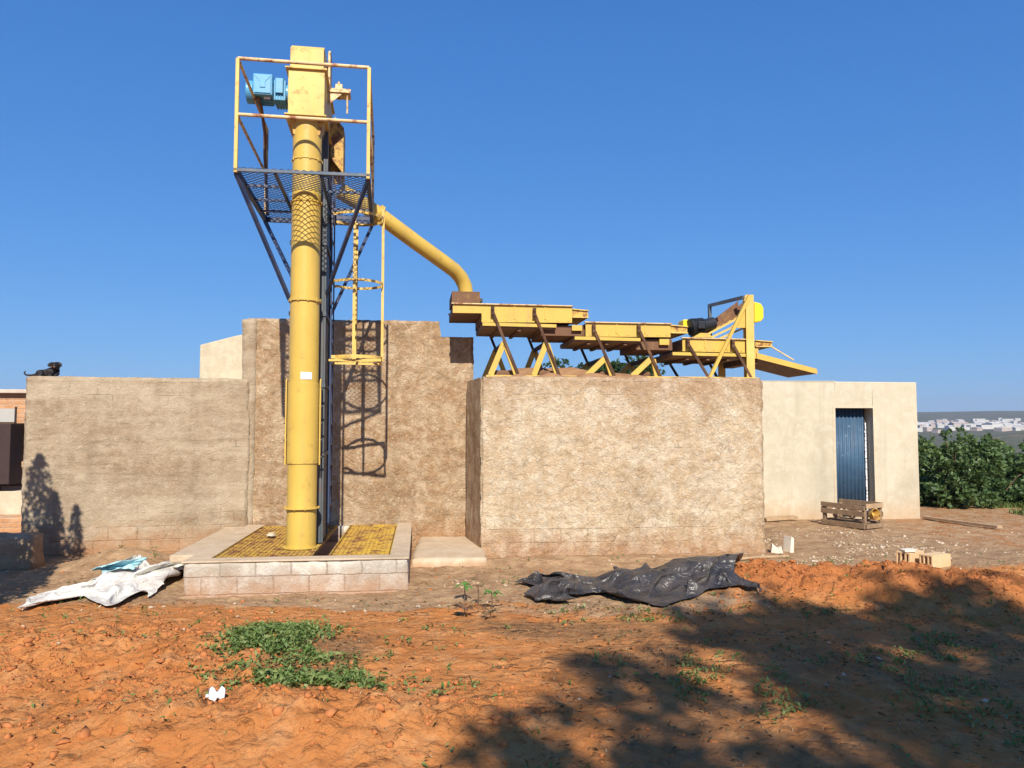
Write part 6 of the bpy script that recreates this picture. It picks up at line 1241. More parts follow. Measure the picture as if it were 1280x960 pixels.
2,-3,-5,-7,-9,2,-1,-1,8,3,0,5,1,-7,4,4,-6,-2,8,4,4,-5,-7,-4,10,7,4,-6,-8,-9,4,16,-1,-6,-9,4,-1,9,16,-5,-14,-10,2,0,13,17,-4,-1,0,-8,-11,5,-4,-8,14,2,1,1,0,-9,
7,-6,15,-11,-3,1,0,0,1,0,-1,7,11,0,-8,-12,6,11,10,-10,-18,2,4,9,18,0,-15,-11,6,-5,19,15,-5,-11,-5,8,-11,-5,-6,-9,12,4,4,-4,-3,1,1,-5,14,7,-12,-3,0,2,4,3,-8,-5,7,5,
1,-9,-2,15,15,-10,-18,3,4,11,14,6,-6,-14,-12,16,19,-5,-14,-14,-4,9,9,-18,-8,1,17,-7,2,7,-6,-1,4,-4,11,14,5,-5,-4,-2,-4,8,-8,-12,-5,1,4,-3,2,10,13,4,-17,4,11,18,8,4,-1,-8,
-9,14,2,-1,-17,-29,-4,-3,19,8,-18,-5,16,-2,-5,7,-2,-4,1,1,12,21,7,-1,-9,-22,-3,8,12,2,-8,-6,-9,-6,1,14,8,7,-7,-5,17,19,18,4,-4,-18,1,-4,-2,4,-2,-33,-8,-4,2,24,-7,-18,16,0,
-7,6,11,-7,-10,2,13,19,7,-2,-15,-21,1,3,22,14,-10,-7,-8,-7,-10,11,2,9,6,-12,11,24,17,12,-14,-15,-7,3,3,-8,3,-18,-27,0,1,12,20,-13,16,2,-9,8,9,-10,-5,0,7,16,6,5,-17,-3,-7,18,
16,-12,-4,-12,-3,-3,-7,6,-2,5,7,4,-8,27,19,8,-1,-10,-1,2,0,-11,-8,-2,-24,-8,4,-1,12,12,17,5,-13,10,-1,-5,-4,6,-4,17,5,9,-14,1,9,-1,4,-9,-6,-9,7,-11,3,-2,0,-3,5,17,-16,4,
20,11,-1,-6,6,18,2,-10,-12,4,-8,-10,-5,2,-4,1,12,12,-8,-3,1,0,-2,0,0,4,14,11,-9,7,10,-7,-18,-12,-2,0,4,-1,4,-1,-3,0,-1,13,-3,-7,4,4,14,10,5,9,2,4,-7,-4,6,-6,-5,-3,
-6,-8,9,12,3,-11,0,7,-9,1,2,1,10,16,-3,2,7,-11,-9,-16,6,5,-3,-7,4,0,-4,3,-1,2,0,12,-16,5,-4,21,18,15,-3,1,6,-2,1,0,-7,-7,-8,-10,9,12,1,-1,-4,6,3,-8,-1,5,8,14,
5,-5,-7,-8,-11,-1,3,9,1,-14,-5,3,0,1,0,-2,2,12,-16,0,2,8,21,16,11,-4,10,2,3,1,-7,-11,-15,-13,8,10,6,-4,1,0,7,11,-1,1,5,8,2,-10,-8,-11,-12,-6,5,13,2,-10,-6,3,3,-2,
-2,3,10,-5,-11,3,-3,17,11,16,8,2,9,1,7,0,-4,-7,-13,-13,10,4,13,4,-1,0,3,5,7,2,1,-1,5,-5,-11,-10,-6,-5,0,0,6,-6,-5,4,8,-8,3,-5,1,2,5,-6,0,9,8,10,6,6,9,9,
1,7,2,-1,-8,-9,12,10,5,11,4,3,2,3,4,1,-3,-4,-2,1,-13,-14,-4,-6,3,1,3,-2,-6,4,13,-7,-9,2,2,2,6,-6,4,5,0,6,7,2,10,17,-1,-3,2,11,9,0,17,-4,10,11,-1,7,6,1,
-8,-3,2,1,2,-1,-12,-12,-6,5,-1,-6,7,0,-5,1,16,-7,4,6,-8,-4,2,0,-9,5,2,0,-3,11,14,28,2,-14,-3,7,17,12,26,-9,-3,15,6,-9,1,-3,-11,-2,-1,8,12,8,-12,-9,-5,3,3,3,-1,1,
-5,-3,11,6,18,-5,-14,-13,-3,2,1,2,4,-3,4,6,18,23,-8,-11,0,4,13,10,19,6,-7,5,16,-1,-8,-11,-3,13,-14,14,18,-1,-9,-9,-3,-1,3,8,-2,-5,-5,-1,3,16,17,-3,-19,-15,-12,8,0,2,5,-6,
3,23,0,34,-10,-12,2,7,5,9,17,6,5,-4,13,7,-1,-19,-1,-2,-2,15,25,-4,-7,-11,-5,-1,-3,7,5,-3,-6,2,7,13,13,2,-15,-22,-16,0,-6,10,18,-12,10,16,-9,35,1,-21,0,8,8,6,14,4,6,4,
7,13,-10,-12,-13,12,-10,31,22,-1,-7,-13,-7,-8,-10,5,-1,2,2,1,10,16,14,9,-11,-18,-23,-10,-5,21,5,0,12,-1,-10,27,24,-22,-13,7,4,8,15,0,6,4,6,7,4,-16,-10,-7,19,32,17,1,-11,-18,-2,-12,
-14,-7,2,1,-1,8,16,19,18,13,-2,-8,-24,-18,-11,12,1,10,3,1,-17,15,34,-6,-11,-6,5,-1,9,7,5,12,1,-3,1,-11,-7,-2,27,26,14,-3,-15,-2,-9,-12,-19,-2,-1,-4,-1,16,17,24,20,11,7,-9,-13,-17,
-17,-5,7,5,2,-4,-15,-2,34,16,-11,-6,9,-3,14,1,6,8,10,-2,-9,-9,-7,6,24,24,5,-7,-7,3,-12,-19,-18,5,0,-4,3,19,21,18,24,8,7,-11,-4,-17,-28,-9,4,13,3,-10,-20,-1,30,19,-2,-2,4,7,
23,3,-1,-3,5,1,-5,-4,-9,9,23,16,-4,-3,4,2,-17,-24,-2,2,-2,4,3,17,22,25,16,7,4,-12,0,-24,-19,-12,12,5,-7,-11,-22,15,28,5,15,9,-3,-5,22,12,3,-8,0,-6,-3,-6,-4,3,17,10,-1,7,
1,3,-17,-21,4,2,5,9,11,14,19,16,3,6,3,-10,-5,-18,-22,3,6,-5,-12,-18,0,26,8,10,12,2,2,-6,30,-2,7,2,-2,-5,-7,-7,-2,-6,5,14,5,7,-6,7,-9,-17,10,-6,3,12,13,15,18,7,7,-2,
8,-14,-11,-9,-16,-9,9,-15,-19,1,24,7,11,12,9,-10,-9,-3,43,-3,3,-10,0,4,-9,-3,-4,-2,-6,0,12,8,-9,2,6,-14,16,-4,-7,11,12,12,14,8,4,6,6,-8,-15,-5,-17,-14,-12,-11,3,8,16,15,9,12,
-7,0,-6,-4,44,0,-8,0,-7,6,9,-4,-3,2,-7,-16,-4,15,-4,-8,15,-10,20,-1,-3,-2,6,10,18,2,9,3,6,4,-5,-11,-21,-25,-17,5,-5,19,16,12,10,12,-12,-9,3,4,35,-6,-1,1,4,-3,5,6,2,-1,
0,-9,-18,-2,8,-4,6,1,2,0,-9,8,3,19,10,7,8,4,8,6,4,-9,-19,-23,-27,-4,7,17,15,12,7,9,-4,-11,-9,5,28,-5,-1,-2,5,4,2,-1,-1,-5,9,4,-14,-12,5,8,-10,19,-9,-9,-4,10,-5,20,
4,18,4,10,5,7,4,-1,-11,-27,-30,-8,16,11,16,13,-2,5,9,-8,-15,-10,26,-7,1,0,-2,4,3,3,-8,-4,4,3,1,-9,-4,6,-2,12,-8,9,-16,6,-5,15,19,7,9,4,5,0,0,2,-7,-22,-27,-1,16,10,
16,11,-10,-1,12,-2,-13,-21,27,-6,-3,3,5,9,4,1,-10,-5,-6,7,-11,-6,0,12,5,-10,-2,9,-1,11,-8,8,18,4,10,0,-10,1,4,-5,0,-16,-19,3,15,13,12,9,-14,3,-5,-8,-13,-12,32,-7,-2,3,14,14,
0,-7,-5,-5,-1,-8,-8,-11,12,-4,22,-2,-11,0,-8,17,10,6,3,8,4,-8,-23,1,-9,6,8,-6,-3,11,12,5,9,-4,-3,-15,-3,-17,-9,15,37,-4,1,6,18,0,2,-12,-13,-2,2,-8,-12,5,-1,6,30,3,-9,-2,
-8,-2,9,14,7,-1,-9,-11,-21,6,-11,0,7,15,6,12,2,6,-2,-11,-3,-16,-8,-11,2,27,39,-2,8,10,2,6,-4,-21,-13,3,2,-8,-12,14,-10,17,29,11,-5,-5,-6,0,5,8,5,-4,-14,-21,-6,-15,6,3,5,15,
17,7,1,-3,-7,-12,-8,-13,-11,-4,19,27,45,-5,5,10,11,-10,-11,-17,-3,2,4,-9,-11,13,-7,3,31,11,-1,4,-1,3,6,1,2,-9,-14,-25,-18,1,1,9,-2,11,13,12,0,-3,-7,-9,-7,-10,-4,0,18,24,47,4,
-2,15,8,-13,-16,-3,-4,-2,-3,-6,-12,3,4,4,4,8,7,9,3,9,7,12,-3,-15,-15,-24,-6,-1,-6,7,0,4,7,4,3,-5,-1,-4,-6,5,2,-2,7,18,56,-3,1,8,10,-13,-10,-11,-2,-2,-1,-10,-5,-8,6,2,
-6,3,12,10,12,8,12,9,4,-13,-27,-19,-14,5,3,1,-8,6,7,-3,4,-1,8,-6,-10,3,14,0,4,23,58,7,3,8,4,-15,-8,-14,-16,6,-3,-8,-7,3,-9,-1,4,-2,14,13,12,19,4,1,1,-7,-21,-20,-13,-5,
2,0,8,2,-10,6,0,5,7,-10,-7,-1,12,4,5,25,50,17,11,3,-4,-6,-14,-16,-17,-3,0,-9,-3,1,3,-1,-1,0,13,14,12,13,16,-4,-10,-7,-17,-14,-8,-9,3,5,5,5,-6,-8,-6,2,8,-1,-5,-1,2,4,
14,28,40,20,19,7,-4,-8,-16,-17,-21,-12,2,-1,2,-2,0,0,1,6,9,17,10,12,7,9,-19,-16,-15,-13,2,-2,-6,7,12,3,0,-9,-14,-1,3,-2,2,2,-7,8,23,20,
]
BLUE_CLOTH = [
91,-3,17,15,13,11,3,29,23,19,15,20,28,18,19,-1,-7,-17,-11,-6,9,76,20,10,14,14,14,16,20,19,13,6,17,29,24,18,4,-18,-11,-12,10,-2,67,20,21,9,15,17,19,20,14,-2,8,19,21,22,19,6,-7,-14,
-8,11,14,54,15,19,17,16,16,22,17,9,-4,4,15,21,20,21,11,2,-12,-3,3,11,34,13,21,20,22,13,21,26,0,-8,1,9,19,17,21,17,15,12,3,-6,-2,9,13,20,18,23,22,24,30,13,-19,-8,1,14,19,21,
18,17,17,16,12,-3,0,3,12,16,24,30,29,32,20,-20,-12,-3,13,18,20,17,18,18,17,21,15,7,3,3,12,29,28,25,30,24,-18,-16,-1,16,18,21,19,19,15,13,19,21,3,12,11,11,26,30,23,19,22,-18,-5,4,
14,16,21,19,19,12,13,19,19,20,2,8,24,28,23,26,9,17,-4,1,6,16,14,22,17,14,12,12,16,21,40,2,16,20,28,23,17,14,15,4,5,9,18,8,16,17,15,12,12,8,15,60,3,17,27,25,19,13,21,15,
9,4,13,15,17,15,14,14,9,4,2,-4,81,8,16,25,25,21,13,21,13,10,5,8,21,22,20,13,2,3,-3,-2,-6,91,14,17,26,24,15,20,19,14,12,4,14,21,25,23,-5,-13,-10,-3,10,0,95,12,23,26,15,22,
22,16,15,12,7,17,26,24,19,-2,-15,-10,-9,-3,10,103,11,23,12,12,25,25,19,12,12,13,21,27,26,22,-10,-9,-8,-9,-3,-3,102,-17,-23,-32,-28,-2,18,13,22,10,6,10,-2,-7,3,18,22,19,15,-1,-1,107,-4,-20,
-27,-25,-8,5,19,18,4,4,0,6,2,1,17,15,16,10,0,8,126,-9,-15,-18,-23,-15,2,14,12,-4,7,5,-10,6,7,16,8,17,1,5,7,131,2,-4,-18,-19,-18,-4,9,11,-12,-2,6,3,-15,7,10,15,13,15,7,4,
116,14,3,0,-11,-20,-8,3,3,-10,-11,4,5,-9,1,5,13,12,14,14,7,112,7,1,1,5,3,-13,2,-2,-15,-10,-7,6,-2,0,5,10,13,13,7,10,101,10,2,3,12,9,0,-4,-7,-15,-10,-11,4,2,2,3,11,10,
12,7,6,94,8,5,11,8,9,-6,11,-9,-18,-7,-11,5,-3,6,5,9,10,12,3,9,99,-2,5,8,9,0,6,10,-5,-20,-5,-2,-2,9,8,6,7,5,8,9,8,102,1,-14,6,1,4,7,23,-12,-21,6,9,-2,11,4,
8,15,-3,9,11,9,92,1,-1,-16,-3,11,14,25,-13,-6,7,6,1,18,14,7,-6,6,6,17,17,84,-9,4,-7,-13,13,22,15,3,-1,13,4,8,13,10,11,-6,1,15,19,13,76,-11,0,-2,-6,12,21,14,14,4,10,14,
5,3,7,15,9,1,10,12,12,67,-6,-7,-6,2,14,20,15,19,7,13,10,10,-4,12,14,2,11,11,7,14,56,-2,-7,-12,3,9,20,26,17,13,12,9,7,19,16,8,1,-2,10,8,1,55,-6,-9,-8,-12,8,17,29,29,
15,9,10,21,23,16,8,4,-12,3,4,-8,12,9,13,5,-8,2,7,0,-1,4,4,3,-10,-22,-9,1,12,8,13,12,8,10,9,7,2,-8,0,9,4,7,12,-6,-3,-2,-9,-11,3,1,14,11,3,8,8,3,0,18,-8,-9,
8,2,9,18,0,-4,-8,-7,-7,-4,20,5,8,9,-3,12,-1,-4,15,-2,-8,-3,9,12,11,9,2,-13,-8,-10,-9,14,5,8,15,11,22,0,4,-14,8,-10,0,1,13,10,3,9,2,-10,-10,-11,-7,4,13,9,15,25,3,8,
-10,-9,-7,0,4,10,-3,3,12,11,-4,-9,-10,-8,-6,2,11,13,29,6,2,-5,-8,-2,-9,8,10,-7,-4,6,8,9,-1,-12,-9,-6,-1,2,11,32,-3,11,6,-6,-2,-5,2,7,-7,-7,1,-2,5,3,6,-6,-10,-7,6,5,
38,-2,2,15,5,-10,6,2,3,-11,-11,-2,0,-1,-1,4,3,-9,-6,-5,10,44,9,1,4,5,1,4,13,-13,-13,-10,-3,0,0,6,0,-6,-1,-8,-8,2,64,7,-1,1,1,12,8,7,-18,-17,-8,-1,-1,8,-4,-4,5,-9,
-10,-4,-2,75,7,10,-3,3,13,11,-12,-17,-13,-2,1,2,1,-5,-6,-2,-9,-9,1,8,84,1,8,15,5,7,8,-18,-12,-13,2,4,3,-2,-6,-8,-10,-8,-4,7,12,96,2,3,12,10,15,3,-19,-15,-13,5,3,3,3,-7,
-6,-10,-7,-5,10,13,90,13,10,5,18,3,1,-2,-20,-12,1,5,5,4,-10,-17,-6,6,-8,8,14,76,12,10,17,13,-6,8,9,-3,-15,-1,7,11,5,-6,-12,-23,-8,-2,4,16,
]

# ---------------------------------------------------------------- foliage tools
RNG = np.random.default_rng(12)
def leaves_mesh(C, size, rng, up=.35, aspect=.45, droop=0.0):
    """one diamond leaf (two bent halves) at every centre"""
    N = len(C)
    d = rng.normal(size=(N, 3)); d[:, 2] = d[:, 2] * .7 - droop; d /= np.linalg.norm(d, axis=1)[:, None]
    u = rng.normal(size=(N, 3)); u[:, 2] += up * 3
    s = np.cross(d, u); s /= np.linalg.norm(s, axis=1)[:, None] + 1e-9
    nn = np.cross(s, d)
    L = size * (.6 + .8 * rng.random(N))[:, None]
    a = C - d * L * .5; b = C + d * L * .5 - nn * L * .10; w = s * L * aspect * .5; m = C + nn * L * .06
    V = np.stack([a, m + w, b, m - w], 1).reshape(-1, 3)
    F = np.arange(N * 4).reshape(N, 4)
    return V, F
def tree(name, loc, label, cat, crown_fn, n, size, leaf, trunk_pts, trunk_r, limbs=9, group=None, seed=1, aspect=.45):
    rng = np.random.default_rng(seed)
    t = empty(name, loc, 0, label, cat, group)
    C = crown_fn(n, rng)
    V, F = leaves_mesh(C, size, rng, aspect=aspect)
    mesh_obj('crown', V, F, leaf, t)
    tr_ = MB(); tr_.tube(trunk_pts, list(np.linspace(trunk_r, trunk_r * .55, len(trunk_pts))), 9)
    top = Vector(trunk_pts[-1]); ids = rng.choice(len(C), limbs, replace=False)
    for i in ids:
        e = Vector(C[i]); st = Vector(trunk_pts[-1]) * .6 + Vector(trunk_pts[-2]) * .4 if rng.random() < .5 else top
        md = st.lerp(e, .5) + Vector((0, 0, .12 * (e - st).length))
        tr_.tube([st, md, e], [trunk_r * .42, trunk_r * .26, trunk_r * .08], 6)
    tr_.build('trunk', M['bark'], t, smooth=True)
    return t
def blobs(cs, fill=.5):
    """leaf centres in a set of lumps (cx,cy,cz,rx,ry,rz); most leaves near the skin, in small clusters"""
    cs = np.array(cs, float)
    def fn(n, rng):
        vol = cs[:, 3] * cs[:, 4] * cs[:, 5]; k = rng.choice(len(cs), n // 7, p=vol / vol.sum())
        d = rng.normal(size=(n // 7, 3)); d /= np.linalg.norm(d, axis=1)[:, None]
        r = rng.random(n // 7) ** fill
        P = cs[k, :3] + d * r[:, None] * cs[k, 3:]
        keep = fbm(P[:, 0] * 2.1 + P[:, 2], P[:, 1] * 2.1 - P[:, 2] * 1.3, 5, 3) > -.16
        P = P[keep]
        P = np.repeat(P, 7, 0) + rng.normal(size=(len(P) * 7, 3)) * .075 * cs[:, 3:].mean()
        return P
    return fn
def rand_lumps(rng, n, R0, H0, H1, r0, r1):
    out = []
    for _ in range(n):
        a = rng.random() * 6.28; q = rng.random() ** .5 * R0; z = H0 + (H1 - H0) * rng.random()
        r = r0 + (r1 - r0) * rng.random(); q *= 1 - .35 * (z - H0) / (H1 - H0)
        out.append((q * math.cos(a), q * math.sin(a), z, r, r, r * .8))
    return out

# bushes right of the cream building
bs = [(10.7, 18.6, 2.05, 'broad dark leafy bush right beside the corner of the cream building'), (12.9, 18.9, 1.7, 'leafy bush second from the cream building, lower than its neighbour'),
      (14.9, 19.6, 1.6, 'leafy bush at the right edge of the photo'), (11.9, 21.8, 1.85, 'paler bush behind the first dark bush beside the cream building'), (14.3, 23.0, 1.6, 'paler bush behind the bushes at the right edge'),
      (17.4, 21.4, 1.6, 'outermost bush of the row right of the cream building')]
for i, (x, y, hh, lab) in enumerate(bs):
    rg_ = np.random.default_rng(100 + i); g0_ = gz(x, y)
    cs_ = rand_lumps(rg_, 16, 1.0, .3, hh - g0_ - .38, .34, .55) + [(rg_.normal() * .7, rg_.normal() * .7, .3, .55, .55, .4) for _ in range(6)]
    tree('leafy_bush', (x, y, g0_), lab, 'bush', blobs(cs_, .45), 9000, .12, M['leaf'] if i in (0, 1, 2) else M['leaf_mid'],
         [(0, 0, -.1), (.05, .02, .5), (.02, .08, 1.0)], .07, 8, 'bushes beside the cream building', 200 + i, .55)
# bright grass verge in front of the bushes handled with the grass below
# trees further down the slope
mid_t = [(19, 34, 4.2), (24, 38, 4.5), (17, 44, 4.6), (27, 52, 5.4), (22, 60, 6.0), (33, 66, 6.2), (30, 44, 4.2), (40, 80, 6.5), (-30, 46, 4.5), (-22, 55, 5)]
for i, (x, y, hh) in enumerate(mid_t):
    rg_ = np.random.default_rng(300 + i); g0_ = gz(x, y); hh = min(hh, 1.45 - g0_)
    tree('valley_tree', (x, y, g0_), 'rounded green tree down the slope behind the bushes', 'tree', blobs(rand_lumps(rg_, 10, hh * .33, hh * .35, hh * .82, hh * .13, hh * .22), .45), 2400, .32, M['leaf_mid'],
         [(0, 0, -.2), (.1, 0, hh * .3), (.1, .1, hh * .55)], .14, 5, 'trees down the slope', 320 + i, .6)
# flat topped tree behind the tray machine
rg_ = np.random.default_rng(9); tz = gz(2.75, 21)
lm_ = [(rg_.uniform(-1.35, 1.35), rg_.uniform(-1.1, 1.1), rg_.uniform(3.1, 3.75), rg_.uniform(.28, .5), rg_.uniform(.28, .5), rg_.uniform(.10, .18)) for _ in range(30)]
tree('acacia_tree', (2.55, 21, tz), 'flat spreading fine leaved tree showing under the tray machine', 'tree', blobs(lm_, .6), 9000, .11, M['leaf_fine'],
     [(.1, 0, -.2), (.0, 0, 1.2), (-.1, .1, 2.4)], .12, 16, None, 91, .4)
# trees behind and beside the camera: they stand outside the picture and shade the foreground
rg_ = np.random.default_rng(21)
def shade_tree(x, y, c, rad, nl, seed, n, size=.17, label='', r0=.7, r1=1.1):
    rg = np.random.default_rng(seed); g0_ = gz(x, y); L_ = []
    while len(L_) < nl:
        p = rg.uniform(-1, 1, 3)
        if (p ** 2).sum() < 1:
            r = rg.uniform(r0, r1); L_.append((c[0] + p[0] * rad[0] - x, c[1] + p[1] * rad[1] - y, c[2] + p[2] * rad[2] - g0_, r, r, r * .6))
    tree('shade_tree', (x, y, g0_), label, 'tree', blobs(L_, .6), n, size, M['leaf_mid'], [(0, 0, -.2), (.15, .05, 1.5), (.1, .2, 3.0), ((c[0] - x) * .4, (c[1] - y) * .4, c[2] * .62)], .2, 14, 'shade trees behind the camera', seed + 1, .5)
shade_tree(5.6, -8.6, (5.2, -7.55, 10.0), (2.8, 2.6, 1.7), 50, 41, 34000, .17, 'tall leafy tree standing behind the camera to the right')
shade_tree(8.8, -8.3, (8.25, -7.3, 10.0), (2.4, 2.2, 1.7), 30, 47, 24000, .17, 'leafy tree standing to the right behind the camera, outermost')
shade_tree(.9, -7.2, (2.0, -6.35, 8.0), (1.6, .8, .5), 11, 53, 5200, .15, 'smaller leafy tree standing behind the camera, nearest its left', .4, .7)
# upright shrub trees left of the picture, shading the foot of the low wall
def plume_tree(x, y, plumes, seed, label):
    def fn(n, rng):
        P = []
        for (px_, py_, z0, z1, r) in plumes:
            m = int(n * (z1 - z0) / sum(p[3] - p[2] for p in plumes)); t = rng.random(m)
            rr = r * np.sin(np.clip(t * .95 + .05, 0, 1) * math.pi) ** .6 * rng.random(m) ** .5; a = rng.random(m) * 6.28
            P.append(np.stack([px_ + rr * np.cos(a), py_ + rr * np.sin(a), z0 + (z1 - z0) * t], 1))
        return np.concatenate(P)
    g0_ = gz(x, y)
    tree('shrub_tree', (x, y, g0_), label, 'tree', fn, 4600, .10, M['leaf_fine'], [(0, 0, -.2), (0, 0, .6), (.05, 0, 1.2)], .07, 10, 'upright shrub trees left of the picture', seed, .35)
plume_tree(-6.75, 8.3, [(.1, 0, 1.6, 4.05, .30), (.30, .05, 1.4, 3.5, .22), (-.4, 0, 1.2, 3.6, .4), (.0, -.2, .8, 2.9, .45)], 61, 'upright shrub tree left of the low wall, the taller one')
plume_tree(-6.35, 8.25, [(.22, 0, .9, 3.45, .17), (-.1, -.1, .8, 3.2, .24), (.02, -.1, .5, 2.9, .32), (.42, -.2, .5, 2.75, .20), (-.35, -.3, .5, 3.0, .35)], 63, 'upright shrub tree left of the low wall, the nearer one')
plume_tree(-6.1, 6.9, [(0, 0, .6, 2.9, .5), (.4, .1, .8, 2.7, .35), (-.5, .2, .8, 2.8, .5), (.5, .2, .6, 2.3, .3)], 65, 'bushy shrub tree left of the yard')

# ---------------------------------------------------------------- the distant white town
random.seed(5)
M['town_white'] = plain('whitewashed_render', (.62, .60, .57), (.48, .44, .40), .8, .4)
M['town_roof'] = plain('pale_sheet_roof', (.50, .44, .40), (.42, .30, .24), .8, .4)
tp = 0
def house_mesh(w, d, h, kind):
    m = MB(); m.bx(-w / 2, w / 2, -d / 2, d / 2, -3, h)
    if kind: m.prism([(-d / 2 - .3, h + .01), (d / 2 + .3, h + .01), (0, h + d * .16)], 'x', -w / 2 - .3, w / 2 + .3)
    return m
for i in range(150):
    px_ = random.uniform(1128, 1330); D_ = random.uniform(900, 1500)
    if i > 130: px_ = random.uniform(-200, 1100)
    p = at(px_, 535, D_); x, y = p.x, p.y
    big_ = random.random() < .15
    w_, d_, h_ = (random.uniform(14, 24), random.uniform(10, 14), random.uniform(4, 6.5)) if big_ else (random.uniform(6, 11), random.uniform(6, 9), random.uniform(3, 5.5))
    o = house_mesh(w_, d_, h_, random.random() < .5).build('town_house', M['town_white'] if random.random() < .65 else M['town_roof'], None, loc=(x, y, gz(x, y)), rot=(0, 0, random.uniform(-.5, .5)))
    tag(o, 'small white house of the distant hillside town', 'house', 'white houses of the distant town')

# ---------------------------------------------------------------- soil heap on the tank top
def heap(name, frame, pts, m, label, cat, kind=None):
    xs = np.linspace(0.08, 4.25, 90); ys = np.linspace(.10, 1.65, 34); Xh, Yh = np.meshgrid(xs, ys)
    Zh = -.02 + 0 * Xh
    for (cx, cy, sx, sy, hh) in pts: Zh = Zh + hh * np.exp(-((Xh - cx) / sx) ** 2 - ((Yh - cy) / sy) ** 2)
    Zh = Zh + .03 * fbm(Xh * 4, Yh * 4, 8, 4); ed = np.minimum(np.minimum(Xh - .08, 4.25 - Xh), np.minimum(Yh - .1, 1.65 - Yh))
    Zh = Zh * sstep(0, .25, ed) - .01
    i = np.arange(90 * 34).reshape(34, 90); Fh = np.stack([i[:-1, :-1], i[:-1, 1:], i[1:, 1:], i[1:, :-1]], -1).reshape(-1, 4)
    o = mesh_obj(name, np.stack([Xh, Yh, Zh], -1), Fh, m, None, True, loc=(frame.o.x, frame.o.y, 2.672), rot=(0, 0, frame.rot))
    return tag(o, label, cat, kind=kind)
M['soil_brown'] = plain('brown_soil', (.26, .14, .075), (.36, .21, .115), .95, 5, .6, .1)
heap('soil_heap', BT, [(.75, .9, .55, .4, .22), (1.55, .9, .45, .4, .20), (2.3, .7, .5, .4, .10), (3.3, .9, .9, .4, .08), (.62, .24, .18, .1, .10), (1.1, .24, .2, .1, .12), (1.75, .24, .28, .1, .11), (2.45, .24, .2, .1, .07), (3.1, .24, .3, .1, .07), (3.9, .24, .2, .1, .06)], M['soil_brown'], 'low heap of brown soil lying on top of the pale block tank', 'soil heap')

# ---------------------------------------------------------------- crumpled sheets (shapes from a drop test of real cloth)
def cloth(data, nx, ny):
    q = np.array(data, np.int32).reshape(3, ny, nx)
    q = np.cumsum(q, axis=2).transpose(1, 2, 0).reshape(-1, 3) / 500.0
    q[:, :2] -= (q[:, :2].max(0) + q[:, :2].min(0)) / 2
    i = np.arange(nx * ny).reshape(ny, nx)
    return q, np.stack([i[:-1, :-1], i[:-1, 1:], i[1:, 1:], i[1:, :-1]], -1).reshape(-1, 4)
def sheet(name, data, nx, ny, c, scale, rot, m, label, cat, extra=0.0):
    q, F = cloth(data, nx, ny); q = q * np.array(scale)
    zc_ = q[:, 2]; q[:, 2] = np.where(zc_ > .13, .13 + (zc_ - .13) * .45, zc_)
    cr, sr = math.cos(rot), math.sin(rot)
    x = q[:, 0] * cr - q[:, 1] * sr + c[0]; y = q[:, 0] * sr + q[:, 1] * cr + c[1]
    z = q[:, 2] + height(x, y, False) + .02 + extra
    z = np.maximum(z, height(x, y) + .008 + extra)
    g = gz(*c)
    o = mesh_obj(name, np.stack([x - c[0], y - c[1], z - g], -1), F, m, None, True, loc=(c[0], c[1], g))
    s = o.modifiers.new('sub', 'SUBSURF'); s.levels = 1; s.render_levels = 2
    s = o.modifiers.new('thick', 'SOLIDIFY'); s.thickness = .004
    return tag(o, label, cat)
c1 = onground(792, 740)
sheet('plastic_sheet', BLACK_CLOTH, 80, 40, (c1.x, c1.y + .06), (.98, 1.0, .95), R(1), M['black_sheet'], 'crumpled black plastic sheet lying in front of the pale block tank', 'plastic sheet')
c2 = onground(132, 738)
sheet('white_tarpaulin', WHITE_CLOTH, 46, 46, (c2.x + .03, c2.y + .28), (.82, 1.05, .85), R(8), M['white_sheet'], 'crumpled dirty white tarpaulin at the foot of the low brown wall', 'tarpaulin')
c3 = onground(146, 720)
sheet('blue_sheet', BLUE_CLOTH, 21, 16, (c3.x + .05, c3.y - .1), (.85, 1.0, .42), R(5), M['blue_sheet'], 'small pale blue sheet lying on the rear of the white tarpaulin', 'sheet', .07)

# ---------------------------------------------------------------- crate, hollow bricks, planks and other loose things
p = onground(1068, 658)
cr_ = empty('wooden_crate', (p.x, p.y + .1, gz(p.x, p.y + .1)), R(-60), 'rough wooden crate frame in front of the blue door', 'crate')
cw, cd, ch = .86, .46, .40
def slat(name, a, b, w, h, m='wood', par=cr_): return MB().bar(a, b, w, h).build(name, M[m], par, .004)
for x in (-cw / 2, cw / 2):
    for y in (-cd / 2, cd / 2): slat('post', (x, y, 0), (x, y, ch), .06, .06)
for y, zz in ((-cd / 2 - .042, .05), (-cd / 2 - .042, .27), (cd / 2 + .042, .05), (cd / 2 + .042, .42), (cd / 2 + .042, .25)):
    slat('slat', (-cw / 2 - .05, y, zz), (cw / 2 + .04, y, zz), .022, .095)
slat('slat', (-cw / 2 - .05, -cd / 2 - .042, ch - .0), (cw / 2 + .04, -cd / 2 - .042, ch - .02), .022, .085)
for x, zz in ((cw / 2 + .055, .05), (cw / 2 + .055, .42), (-cw / 2 - .055, .05), (-cw / 2 - .055, .3)):
    slat('slat', (x, -cd / 2 - .02, zz), (x, cd / 2 + .02, zz), .022, .085, 'wood_pale' if zz > .4 else 'wood')
slat('floor_board', (-cw / 2, -.12, .11), (cw / 2, -.12, .11), .2, .02); slat('floor_board', (-cw / 2, .11, .11), (cw / 2, .11, .11), .2, .02)
rb = MB(); random.seed(3)
for k in range(16):
    bmesh.ops.create_icosphere(rb.bm, subdivisions=1, radius=random.uniform(.035, .075), matrix=Matrix.Translation((random.uniform(-.32, .32), random.uniform(-.17, .14), .17 + random.uniform(0, .12))))
